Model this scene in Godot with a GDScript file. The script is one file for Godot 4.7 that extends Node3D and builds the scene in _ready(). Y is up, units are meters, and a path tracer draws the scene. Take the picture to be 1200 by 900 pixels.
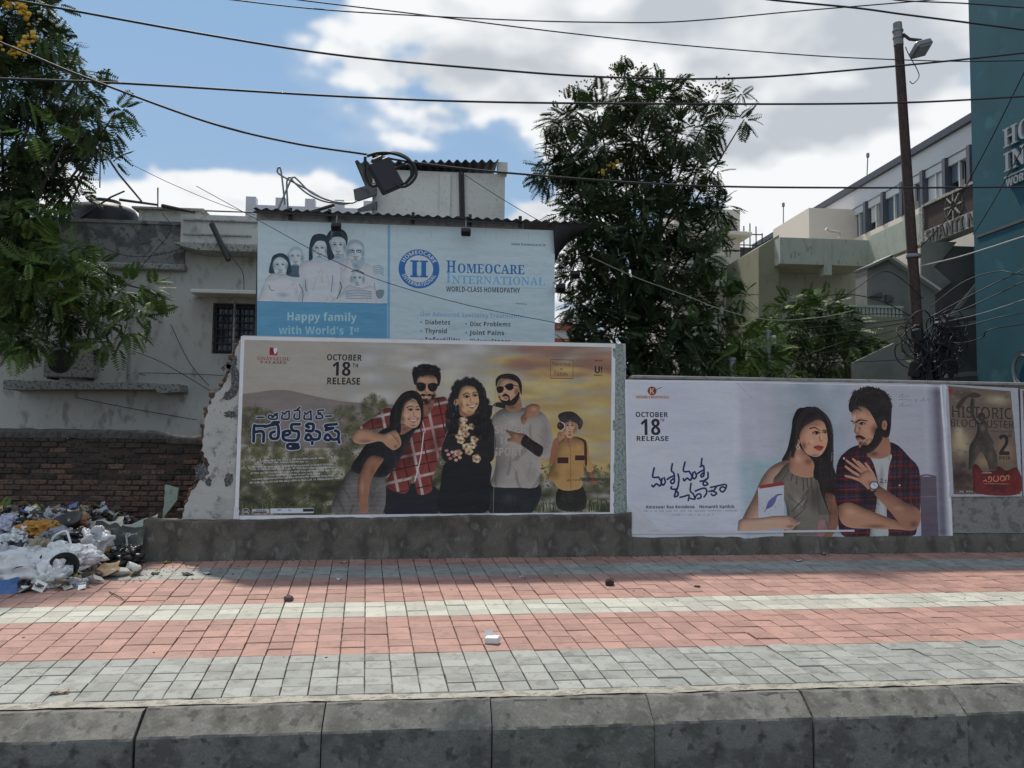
extends Node3D

var rng := RandomNumberGenerator.new()
var M := {}

func _ready():
	rng.seed = 20231
	# camera
	var cam := Camera3D.new()
	cam.position = Vector3(0, 1.63, 0)
	cam.rotation_degrees = Vector3(3.7, -5.4, 0.66)
	cam.fov = 48.455
	cam.near = 0.05
	cam.far = 4000
	add_child(cam)
	# sky, sun, exposure
	var env := Environment.new()
	env.background_mode = Environment.BG_SKY
	env.sky = Sky.new()
	var pano := PanoramaSkyMaterial.new()
	pano.panorama = paint_sky()
	pano.energy_multiplier = 1.0
	env.sky.sky_material = pano
	env.tonemap_mode = Environment.TONE_MAPPER_LINEAR
	env.tonemap_exposure = 1.0
	env.sdfgi_enabled = true
	env.ssao_enabled = true
	env.ssil_enabled = true
	var we := WorldEnvironment.new()
	we.environment = env
	add_child(we)
	var sun := DirectionalLight3D.new()
	sun.light_energy = 1.25
	sun.light_color = Color(1.0, 0.965, 0.91)
	sun.light_angular_distance = 3.0
	sun.shadow_enabled = true
	add_child(sun)
	sun.look_at_from_position(Vector3(-0.30, 1.82, -1.0) * 100, Vector3.ZERO, Vector3.UP)
	rng.seed = 41
	make_materials()
	print("materials ", Time.get_ticks_msec())
	rng.seed = 42; make_pavement()
	rng.seed = 43; make_walls()
	rng.seed = 44; make_posters()
	print("posters ", Time.get_ticks_msec())
	rng.seed = 45; make_brick_wall()
	rng.seed = 46; make_white_building()
	rng.seed = 47; make_hoarding()
	rng.seed = 48; make_right_side()
	rng.seed = 49; make_far_buildings()
	print("buildings ", Time.get_ticks_msec())
	rng.seed = 50; make_trees()
	print("trees ", Time.get_ticks_msec())
	rng.seed = 51; make_poles_and_cables()
	rng.seed = 52; make_rubbish()
	rng.seed = 53; make_litter()
	print("done ", Time.get_ticks_msec())

func paint_sky() -> ImageTexture:
	var w := 2048
	var h := 1024
	var im := Image.create(w, h, false, Image.FORMAT_RGBF)
	var big := noise(11, 2.0, 5)
	var small := noise(23, 6.5, 6)
	var wisp := noise(35, 2.6, 5)
	# cloud banks and clear gaps: direction (azimuth, height in degrees), width, height, how much cloud, how grey
	var banks := [
		[Vector2(-20.12, 22.58), 13.0, 9.0, -0.95, 0.0], [Vector2(-14.53, 21.06), 7.0, 5.0, -0.7, 0.0], [Vector2(-23.63, 17.72), 8.0, 5.0, -0.6, 0.0], [Vector2(-10.18, 18.78), 5.5, 2.4, -0.75, 0.0], [Vector2(-16.24, 18.85), 6.0, 2.2, -0.5, 0.0],
		[Vector2(-16.86, 14.98), 9.0, 2.8, 1.2, 0.3], [Vector2(-10.06, 14.59), 7.0, 2.2, 1.1, 0.3], [Vector2(-21.22, 14.94), 7.0, 2.6, 0.9, 0.3],
		[Vector2(-6.47, 24.42), 4.0, 4.6, 0.6, 0.4], [Vector2(1.59, 25.91), 9.0, 5.5, 0.38, 0.12], [Vector2(-0.67, 21.79), 4.0, 2.0, 0.1, 0.1], [Vector2(10.42, 25.47), 8.0, 5.0, 0.35, 0.1], [Vector2(5.16, 23.24), 6.0, 2.0, 0.15, -0.05],
		[Vector2(-4.65, 20.01), 2.6, 2.2, -0.8, 0.0], [Vector2(-2.32, 18.04), 5.0, 1.5, -0.6, 0.0], [Vector2(4.61, 20.39), 3.0, 2.0, -0.75, 0.0], [Vector2(6.40, 17.48), 3.6, 1.8, -0.7, 0.0], [Vector2(-0.61, 19.08), 2.0, 1.0, 0.6, 0.4], [Vector2(8.13, 19.99), 2.2, 1.1, 0.7, 0.3], [Vector2(8.17, 14.75), 3.0, 1.6, 1.0, 0.3],
		[Vector2(18.45, 23.09), 9.0, 6.0, 0.5, -0.22], [Vector2(27.52, 22.64), 9.0, 6.0, 0.6, -0.3], [Vector2(34.69, 22.42), 9.0, 7.0, 0.6, -0.25], [Vector2(22.24, 17.72), 4.0, 1.6, 0.2, -0.3], [Vector2(20.73, 16.36), 2.5, 1.3, -0.7, 0.0], [Vector2(25.38, 15.91), 5.0, 2.6, 1.1, 0.55], [Vector2(30.42, 18.88), 5.0, 2.2, 0.9, 0.4], [Vector2(22.48, 14.30), 3.5, 1.8, 1.1, 0.6]]
	for y in h:
		var el := (0.5 - (y + 0.5) / h) * PI
		var se := sin(el)
		var ce := cos(el)
		for x in w:
			if el < -0.02:
				im.set_pixel(x, y, Color(0.20, 0.19, 0.175)); continue
			var az := TAU * (x + 0.5) / w
			if az > PI: az -= TAU
			var d := Vector3(sin(az) * ce, se, -cos(az) * ce)
			var q := d / (se + 0.30)
			var cover := 0.03
			var light := 0.0
			var ad := rad_to_deg(az)
			var ed := rad_to_deg(el)
			if absf(ad) < 62 and ed < 62:
				for b in banks:
					var u: float = (ad - b[0].x) / b[1]
					var v: float = (ed - b[0].y) / b[2]
					var k := u * u + v * v
					if k < 6.0:
						k = exp(-k)
						cover += b[3] * k
						light += b[4] * k
			var n1 := big.get_noise_3d(q.x, q.z * 1.15, 4.0)
			var n2 := small.get_noise_3d(q.x, q.z * 1.2, 1.0)
			var n3 := wisp.get_noise_3d(q.x + 3.0, q.z * 1.2, 9.0)
			var dens := cover + n1 * 1.5 + n2 * 0.7
			var a := smoothstep(-0.06, 0.36, dens)
			var hor := pow(1.0 - clampf(se, 0, 1), 3.0)
			var blue := Vector3(0.25, 0.43, 0.69).lerp(Vector3(0.46, 0.60, 0.76), hor)
			blue = blue.lerp(Vector3(0.70, 0.75, 0.80), clampf(0.12 + 0.5 * n3, 0.0, 0.4) * smoothstep(-0.7, 0.1, dens))
			var lit := clampf(0.88 + light + n3 * 1.7 + n2 * 0.9 - 0.30 * smoothstep(0.2, 1.1, dens), 0.0, 1.0)
			var white := Vector3(0.54, 0.585, 0.64).lerp(Vector3(0.94, 0.955, 0.965), lit)
			var c := blue.lerp(white, a)
			im.set_pixel(x, y, Color(c.x, c.y, c.z))
	return ImageTexture.create_from_image(im)

func make_materials():
	var dirt := lin(0.05, 0.042, 0.034)
	M.grey_tile = []
	M.red_tile = []
	M.cream_tile = []
	var g := grain(lin(0.285, 0.295, 0.27), [[1, 0.012, 4, 0.45, 0.8, lin(0.21, 0.215, 0.195), 0.7], [2, 0.09, 3, 0.5, 0.95, lin(0.36, 0.36, 0.33), 0.5], [3, 0.2, 2, 0.62, 0.9, lin(0.18, 0.18, 0.165), 0.45], [4, 0.02, 5, 0.62, 0.8, lin(0.16, 0.145, 0.12), 0.5]])
	var r := grain(lin(0.375, 0.218, 0.182), [[5, 0.012, 4, 0.45, 0.8, lin(0.31, 0.18, 0.15), 0.7], [6, 0.09, 3, 0.5, 0.95, lin(0.43, 0.265, 0.22), 0.5], [7, 0.2, 2, 0.62, 0.9, lin(0.23, 0.155, 0.13), 0.4], [8, 0.02, 5, 0.64, 0.82, lin(0.20, 0.14, 0.115), 0.45]])
	var c := grain(lin(0.43, 0.425, 0.375), [[9, 0.012, 4, 0.45, 0.8, lin(0.39, 0.388, 0.345), 0.7], [10, 0.09, 3, 0.5, 0.95, lin(0.54, 0.53, 0.46), 0.5], [11, 0.2, 2, 0.62, 0.9, lin(0.28, 0.275, 0.23), 0.4], [12, 0.02, 5, 0.64, 0.82, lin(0.26, 0.24, 0.19), 0.5]])
	for i in 5:
		var t := 0.93 + i * 0.03
		var off := Vector3(i * 0.37, i * 0.11, i * 0.71)
		M.grey_tile.append(tri_mat(g, 1.7, 0.7, 0.25, 0.06, Color(t, t, t * 1.005), off))
		M.red_tile.append(tri_mat(r, 1.7, 0.7, 0.25, 0.06, Color(t, t * 0.985, t * 0.975), off))
		M.cream_tile.append(tri_mat(c, 1.7, 0.7, 0.25, 0.06, Color(t, t, t * 0.99), off))
	M.bed = tri_mat(grain(lin(0.085, 0.074, 0.062), [[13, 0.05, 4, 0.4, 0.8, lin(0.11, 0.095, 0.075), 0.7]]), 0.9, 1.0, 0.6)
	M.mortar = tri_mat(grain(lin(0.36, 0.34, 0.29), [[14, 0.015, 5, 0.45, 0.7, lin(0.22, 0.205, 0.17), 0.8], [15, 0.1, 3, 0.55, 0.9, lin(0.46, 0.44, 0.38), 0.5], [16, 0.04, 4, 0.66, 0.78, lin(0.12, 0.105, 0.085), 0.7]]), 1.3, 0.95, 0.7)
	M.kerb = []
	for i in 4:
		M.kerb.append(tri_mat(grain(lin(0.155 + 0.010 * i, 0.148 + 0.0095 * i, 0.13 + 0.009 * i), [[20 + i, 0.008, 5, 0.35, 0.75, lin(0.08, 0.075, 0.066), 0.7], [30 + i, 0.03, 5, 0.5, 0.85, lin(0.25, 0.24, 0.21), 0.5], [40 + i, 0.16, 3, 0.5, 0.95, lin(0.07, 0.066, 0.06), 0.5], [50 + i, 0.02, 5, 0.66, 0.86, lin(0.04, 0.037, 0.034), 0.6]]), 1.6, 0.95, 0.5, 0.05))
	M.road = tri_mat(grain(lin(0.05, 0.05, 0.048), [[60, 0.2, 2, 0.55, 0.9, lin(0.12, 0.118, 0.11), 0.5], [61, 0.01, 4, 0.5, 0.8, lin(0.085, 0.08, 0.07), 0.5]]), 1.5, 0.95, 0.5)
	M.earth = tri_mat(grain(lin(0.11, 0.085, 0.06), [[62, 0.05, 4, 0.5, 0.8, lin(0.055, 0.043, 0.033), 0.7], [63, 0.15, 3, 0.6, 0.9, lin(0.2, 0.17, 0.13), 0.5]]), 2.0, 1.0, 1.5)
	M.whitewash = tri_mat(grain(lin(0.45, 0.45, 0.42), [[64, 0.008, 5, 0.45, 0.85, lin(0.31, 0.31, 0.285), 0.7], [65, 0.016, 5, 0.66, 0.80, lin(0.13, 0.13, 0.125), 0.6], [66, 0.14, 3, 0.55, 0.95, lin(0.27, 0.265, 0.245), 0.5], [67, 0.05, 4, 0.74, 0.86, lin(0.05, 0.05, 0.055), 0.7]]), 2.1, 0.95, 0.8, 0.03)
	M.plinth = tri_mat(grain(lin(0.135, 0.118, 0.096), [[68, 0.010, 5, 0.35, 0.75, lin(0.065, 0.056, 0.047), 0.8], [69, 0.02, 5, 0.56, 0.84, lin(0.25, 0.235, 0.205), 0.6], [70, 0.16, 3, 0.5, 0.95, lin(0.06, 0.055, 0.05), 0.5]]), 2.0, 0.98, 1.2, 0.03)
	M.plinth.uv1_scale = Vector3(0.5, 0.3, 0.5)
	M.green_plaster = tri_mat(grain(lin(0.33, 0.355, 0.32), [[71, 0.03, 5, 0.5, 0.62, lin(0.12, 0.26, 0.23), 0.75], [72, 0.05, 4, 0.6, 0.7, lin(0.06, 0.07, 0.065), 0.7], [73, 0.1, 3, 0.62, 0.85, lin(0.45, 0.45, 0.42), 0.6]]), 0.9, 0.95, 0.8)
	M.wall_grey = tri_mat(grain(lin(0.24, 0.235, 0.215), [[74, 0.012, 5, 0.48, 0.7, lin(0.13, 0.125, 0.115), 0.7], [75, 0.05, 4, 0.6, 0.75, lin(0.33, 0.325, 0.30), 0.6], [76, 0.12, 3, 0.62, 0.85, lin(0.07, 0.066, 0.06), 0.5]]), 1.2, 0.95, 0.8)
	M.brick = []
	for i in 3:
		M.brick.append(tri_mat(grain([lin(0.125, 0.078, 0.056), lin(0.15, 0.092, 0.066), lin(0.10, 0.066, 0.05)][i], [[77 + i, 0.04, 4, 0.45, 0.75, lin(0.045, 0.027, 0.021), 0.7], [80 + i, 0.12, 3, 0.6, 0.85, lin(0.15, 0.095, 0.07), 0.5]], 256), 0.6, 0.95, 0.6))
	for i in 2:
		M.brick.append(tri_mat(grain([lin(0.040, 0.032, 0.027), lin(0.055, 0.040, 0.032)][i], [[83 + i, 0.04, 4, 0.5, 0.75, lin(0.012, 0.011, 0.011), 0.7], [85 + i, 0.1, 3, 0.62, 0.85, lin(0.07, 0.055, 0.045), 0.5]], 256), 0.6, 0.95, 0.6))
	M.flaked = tri_mat(grain(lin(0.05, 0.051, 0.056), [[120, 0.05, 4, 0.5, 0.75, lin(0.26, 0.26, 0.25), 0.7], [121, 0.12, 3, 0.58, 0.8, lin(0.42, 0.42, 0.4), 0.7]], 256), 0.5)
	M.soot_cap = tri_mat(grain(lin(0.075, 0.068, 0.06), [[144, 0.03, 5, 0.4, 0.8, lin(0.035, 0.032, 0.03), 0.8], [145, 0.06, 4, 0.62, 0.85, lin(0.17, 0.16, 0.14), 0.6]], 256), 1.0, 0.95, 0.8)
	M.mortar_dark = tri_mat(grain(lin(0.06, 0.042, 0.034), [[87, 0.06, 4, 0.5, 0.8, lin(0.075, 0.063, 0.052), 0.6]], 256), 0.7, 1.0, 0.8)
	M.cream_wall = tri_mat(grain(lin(0.60, 0.595, 0.54), [[88, 0.007, 5, 0.5, 0.8, lin(0.47, 0.465, 0.42), 0.7], [89, 0.05, 4, 0.66, 0.95, lin(0.30, 0.29, 0.26), 0.45], [90, 0.02, 5, 0.66, 0.92, lin(0.2, 0.19, 0.17), 0.5]]), 3.5, 0.9, 0.3)
	M.cream_wall.uv1_scale = Vector3(0.28, 0.14, 0.28)
	M.sooty_wall = tri_mat(grain(lin(0.27, 0.265, 0.245), [[91, 0.009, 5, 0.45, 0.62, lin(0.1, 0.1, 0.097), 0.75], [92, 0.04, 4, 0.62, 0.78, lin(0.04, 0.042, 0.044), 0.6], [93, 0.05, 4, 0.68, 0.85, lin(0.38, 0.375, 0.35), 0.4]]), 2.4, 0.92, 0.4)
	M.stained_ledge = tri_mat(grain(lin(0.40, 0.395, 0.36), [[94, 0.03, 5, 0.55, 0.68, lin(0.10, 0.095, 0.085), 0.7], [95, 0.08, 3, 0.62, 0.8, lin(0.05, 0.048, 0.043), 0.6]]), 1.2, 0.92, 0.5)
	M.pale_paint = tri_mat(grain(lin(0.74, 0.73, 0.66), [[96, 0.01, 4, 0.5, 0.8, lin(0.66, 0.65, 0.585), 0.6], [97, 0.06, 4, 0.68, 0.85, lin(0.3, 0.29, 0.25), 0.4]]), 3.0, 0.88, 0.2)
	M.beige = tri_mat(grain(lin(0.74, 0.655, 0.57), [[98, 0.01, 4, 0.5, 0.8, lin(0.68, 0.60, 0.52), 0.6]], 256), 4.0, 0.88)
	M.cool_white = tri_mat(grain(lin(0.56, 0.575, 0.60), [[99, 0.01, 4, 0.5, 0.8, lin(0.50, 0.515, 0.54), 0.6]], 256), 4.0, 0.88)
	M.mint = tri_mat(grain(lin(0.42, 0.455, 0.385), [[100, 0.012, 4, 0.45, 0.85, lin(0.35, 0.38, 0.32), 0.6], [101, 0.02, 5, 0.72, 0.9, lin(0.17, 0.175, 0.145), 0.55]]), 3.0, 0.9, 0.3)
	M.mint.uv1_scale = Vector3(0.4, 0.16, 0.4)
	M.olive = tri_mat(grain(lin(0.25, 0.245, 0.165), [[102, 0.012, 4, 0.5, 0.8, lin(0.2, 0.195, 0.135), 0.6]], 256), 3.0, 0.9)
	M.teal = tri_mat(grain(lin(0.010, 0.082, 0.11), [[103, 0.006, 4, 0.45, 0.8, lin(0.008, 0.068, 0.093), 0.7], [104, 0.01, 3, 0.72, 0.85, lin(0.05, 0.17, 0.20), 0.5]]), 5.0, 0.85)
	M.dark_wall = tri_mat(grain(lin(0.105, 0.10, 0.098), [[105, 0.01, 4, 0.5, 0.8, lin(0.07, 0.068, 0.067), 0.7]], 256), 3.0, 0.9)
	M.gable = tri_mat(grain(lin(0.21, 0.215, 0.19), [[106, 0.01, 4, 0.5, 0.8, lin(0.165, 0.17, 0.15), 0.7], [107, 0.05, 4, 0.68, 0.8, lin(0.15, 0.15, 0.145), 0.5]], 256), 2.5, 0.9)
	M.tin = tri_mat(grain(lin(0.06, 0.062, 0.066), [[108, 0.03, 4, 0.5, 0.8, lin(0.035, 0.033, 0.033), 0.7], [109, 0.05, 4, 0.68, 0.8, lin(0.1, 0.06, 0.04), 0.6]], 256), 1.5, 0.6)
	M.asbestos = tri_mat(grain(lin(0.12, 0.13, 0.135), [[110, 0.03, 4, 0.5, 0.8, lin(0.06, 0.063, 0.065), 0.8]], 256), 1.5, 0.9)
	M.black = flat(lin(0.012, 0.013, 0.016), 0.55)
	M.cable = flat(lin(0.011, 0.012, 0.015), 0.6)
	M.iron = tri_mat(grain(lin(0.03, 0.03, 0.032), [[111, 0.05, 4, 0.6, 0.8, lin(0.08, 0.045, 0.03), 0.7]], 256), 0.8, 0.6)
	M.grey_metal = flat(lin(0.22, 0.23, 0.24), 0.45, 0.3)
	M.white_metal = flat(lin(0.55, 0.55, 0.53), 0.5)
	M.rust = tri_mat(grain(lin(0.06, 0.038, 0.033), [[112, 0.04, 5, 0.5, 0.75, lin(0.035, 0.02, 0.018), 0.8], [113, 0.08, 3, 0.62, 0.8, lin(0.12, 0.07, 0.05), 0.5]], 256), 0.9, 0.85, 0.4)
	M.concrete = tri_mat(grain(lin(0.26, 0.26, 0.25), [[114, 0.03, 4, 0.5, 0.8, lin(0.16, 0.16, 0.155), 0.7]], 256), 1.2, 0.92, 0.3)
	M.glass = flat(lin(0.035, 0.045, 0.06), 0.08)
	M.bark = tri_mat(grain(lin(0.065, 0.052, 0.04), [[115, 0.05, 4, 0.45, 0.75, lin(0.03, 0.024, 0.019), 0.8]], 256), 0.7, 0.95, 1.5)
	M.white_letters = flat(lin(0.27, 0.30, 0.33), 0.6)

# ---------------------------------------------------------------- pavement, kerb, road
const GZ := -11.7
func gy(x: float, z: float) -> float: return 0.0484 + 0.0096 * x - 0.0633 * (z - GZ)
func gp(x: float, z: float, up := 0.0) -> Vector3: return Vector3(x, gy(x, z) + up, z)
const TW := 0.2092
const SKEW := 0.0758
func tile_mesh(d: float, v: int, part := 1.0) -> ArrayMesh:   # one slightly worn tile, its corner at the origin
	var w := (TW - 0.0085) * part
	var l := d - 0.009
	var r := RandomNumberGenerator.new()
	r.seed = 900 + v
	var top := []
	var e := 0.004
	var rim := []
	for q in [[0, 0], [1, 0], [1, 1], [0, 1]]:
		var jx := r.randf_range(-0.003, 0.003)
		var jz := r.randf_range(-0.003, 0.003)
		var x: float = q[0] * w + jx
		var z: float = -q[1] * l + jz
		var xi: float = x + (e if q[0] == 0 else -e)
		var zi: float = z + (-e if q[1] == 0 else e)
		var lift := uneven(r)
		rim.append(Vector3(x + SKEW * z, 0.0096 * x - 0.0633 * z - 0.003, z))
		top.append(Vector3(xi + SKEW * zi, 0.0096 * xi - 0.0633 * zi + lift, zi))
	var m := MB.new()
	var c: Vector3 = (top[0] + top[1] + top[2] + top[3]) / 4 + Vector3(0, r.randf_range(-0.0005, 0.0015), 0)
	for i in 4:
		var j := (i + 1) % 4
		m.tri(top[i], top[j], c)
		m.quad(rim[i], rim[j], top[j], top[i])
		m.quad(rim[i] - Vector3(0, 0.03, 0), rim[j] - Vector3(0, 0.03, 0), rim[j], rim[i])
	return m.mesh()
func uneven(r: RandomNumberGenerator) -> float: return r.randf_range(-0.0012, 0.0016)

func make_pavement():
	# bed that shows in the joints
	var m := MB.new()
	var b0 := -0.022
	m.quad(gp(-16, -6.52, b0), gp(22, -6.52, b0), gp(22, -13.2, b0), gp(-16, -13.2, b0))
	struct(m, "pavement_bed", M.bed)
	# bands of tiles from the kerb to the wall: z of the near edge, rows, depth of a row, colour, visible x range
	var bands := [
		["grey paving tiles along the kerb, five rows", -6.585, 5, 0.190, "grey_tile", -3.75, 5.3],
		["salmon red paving tiles, wide band nearest the kerb", -7.535, 6, 0.1945, "red_tile", -4.15, 5.9],
		["pale cream paving tiles, the lightest band", -8.702, 3, 0.198, "cream_tile", -4.5, 6.5],
		["salmon red paving tiles just behind the cream band", -9.296, 3, 0.1945, "red_tile", -4.9, 6.8],
		["salmon red paving tiles at the edge of the wall's shade", -9.879, 3, 0.1945, "red_tile", -5.2, 7.3],
		["dull grey paving tiles in the shade of the wall", -10.463, 3, 0.206, "grey_tile", -3.9, 7.9],
		["dark red paving tiles at the foot of the wall", -11.081, 2, 0.215, "red_tile", -3.8, 8.6]]
	for b in bands:
		var root := thing("paving_band", b[0], "", Vector3.ZERO, "", "structure")
		var me := []
		for v in 6: me.append(tile_mesh(b[3], v + int(b[3] * 10000)))
		var rest := MB.new()
		for i in b[2]:
			var z: float = b[1] - i * b[3]
			var x00: float = -0.8446 + SKEW * (z - GZ)
			var j0 := int(floor((-13.0 - x00) / TW))
			var j1 := int(ceil((17.0 - x00) / TW))
			for j in range(j0, j1):
				var x := x00 + j * TW + 0.0042
				var at := gp(x, z - 0.004, rng.randf_range(-0.0025, 0.0025))
				var vi := rng.randi() % 6
				var turn := Basis.from_euler(Vector3(rng.randf_range(-1, 1) * 0.010, rng.randf_range(-1, 1) * 0.008, rng.randf_range(-1, 1) * 0.009))
				if rng.randf() < 0.14: at.y += rng.randf_range(-0.008, 0.006)
				if x > b[5] and x < b[6]:
					var mats: Array = M[b[4]]
					var o := inst(me[vi], "tile", mats[rng.randi() % mats.size()], root)
					o.transform = Transform3D(turn, at)
				else:
					var s: ArrayMesh = me[vi]
					var ar := s.surface_get_arrays(0)
					var k := rest.v.size()
					for p in ar[Mesh.ARRAY_VERTEX]: rest.v.append(turn * p + at)
					for p in ar[Mesh.ARRAY_NORMAL]: rest.n.append(turn * p)
					rest.uv.append_array(ar[Mesh.ARRAY_TEX_UV])
					for q in ar[Mesh.ARRAY_INDEX]: rest.ix.append(k + q)
		var st := put(rest, "more_tiles", M[b[4]][2], root)
		st.set_meta("kind", "stuff")
	# strip of rough mortar between the tiles and the kerb
	m = MB.new()
	var p := []
	var f := noise(5, 0.9, 4)
	var nx := 240
	for j in 4:
		for i in nx + 1:
			var x := -14.0 + 32.0 * i / nx
			var z: float = [-6.60, -6.55, -6.49, -6.44][j] + (f.get_noise_2d(x * 3, j * 10) * 0.03 if j < 2 else 0.0)
			p.append(gp(x, z, [-0.012, 0.004, 0.006, 0.004][j] + f.get_noise_2d(x * 6, j * 7.0) * 0.012))
	m.grid(p, nx, 3)
	struct(m, "mortar_strip", M.mortar)
	# kerb: separate stones with a broad chamfer
	var root := thing("kerb", "row of dirty precast concrete kerb stones with sloped upper edge", "", Vector3.ZERO, "", "structure")
	var joints := [-14.0, -12.8, -11.6, -10.4, -9.2, -8.0, -6.8, -5.62, -4.42, -3.20, -1.98, -0.72, 0.47, 1.64, 2.83, 4.02, 5.22, 6.4, 7.6, 8.8, 10.0, 11.2, 12.4, 13.6, 14.8, 16.0, 17.2]
	for i in joints.size() - 1:
		var x0: float = joints[i] + 0.004 + (0.012 if i == 10 else 0.0)
		var x1: float = joints[i + 1] - 0.004
		var a := rng.randf_range(-0.008, 0.008)
		var dz := rng.randf_range(-0.012, 0.012)
		m = MB.new()
		var pr := []
		for s in [[-6.50, -0.004], [-6.380, -0.002], [-6.366, -0.009], [-6.170, -0.128], [-6.160, -0.142], [-6.15, -0.72], [-6.50, -0.72]]: pr.append(Vector2(s[0] + dz, s[1] + a))
		var seg := 14
		for k in seg:
			var u0 := lerpf(x0, x1, float(k) / seg)
			var u1 := lerpf(x0, x1, float(k + 1) / seg)
			for t in pr.size():
				var w := (t + 1) % pr.size()
				var j := []
				for c in [[u0, t], [u1, t], [u1, w], [u0, w]]:
					var n1 := f.get_noise_3d(c[0] * 7.0, c[1] * 5.0, i * 3.0) * 0.010 * (1.6 if c[1] in [1, 2, 3] else 0.6)
					j.append(Vector3(c[0], gy(c[0], -6.40) + pr[c[1]].y + n1, pr[c[1]].x + n1))
				m.quad(j[3], j[2], j[1], j[0])
		for e in [[x0, 1], [x1, -1]]:
			var fan := []
			for t in pr: fan.append(Vector3(e[0], gy(e[0], -6.40) + t.y, t.x))
			for t in range(1, fan.size() - 1):
				if e[1] > 0: m.tri(fan[0], fan[t + 1], fan[t])
				else: m.tri(fan[0], fan[t], fan[t + 1])
		put(m, "kerb_stone", M.kerb[(i * 3) % 4], root)
	m = MB.new()
	m.box(Vector3(-14, -1.1, -6.48), Vector3(17.2, -0.36, -6.34))
	put(m, "joint_fill", M.bed, root)
	# road
	m = MB.new()
	m.quad(Vector3(-60, -0.92, 40), Vector3(60, -0.92, 40), Vector3(60, -0.92, -6.35), Vector3(-60, -0.92, -6.35))
	struct(m, "road", M.road)
	# bare earth behind the walls, out to the horizon
	m = MB.new()
	m.quad(Vector3(-600, -0.12, -11.9), Vector3(600, -0.12, -11.9), Vector3(600, -0.12, -1500), Vector3(-600, -0.12, -1500))
	struct(m, "ground", M.earth)

func ragged(p: PackedVector2Array, step: float, amp: float, closed_from := 0, closed_to := 999) -> PackedVector2Array:
	var o := PackedVector2Array()
	for i in p.size():
		var a := p[i]
		var b := p[(i + 1) % p.size()]
		o.append(a)
		if i < closed_from or i >= closed_to: continue
		var k := int((b - a).length() / step)
		for j in range(1, k):
			o.append(a.lerp(b, float(j) / k) + Vector2(rng.randf_range(-amp, amp), rng.randf_range(-amp, amp)))
	return o
func face_grid(m: MB, x0, x1, y0, y1, z, nx: int, ny: int, amp: float, f: FastNoiseLite):
	var p := []
	for j in ny + 1:
		for i in nx + 1:
			var x := lerpf(x0, x1, float(i) / nx)
			var y := lerpf(y1, y0, float(j) / ny)
			p.append(Vector3(x, y, z + amp * f.get_noise_2d(x * 10, y * 10)))
	m.grid(p, nx, ny)

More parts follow.
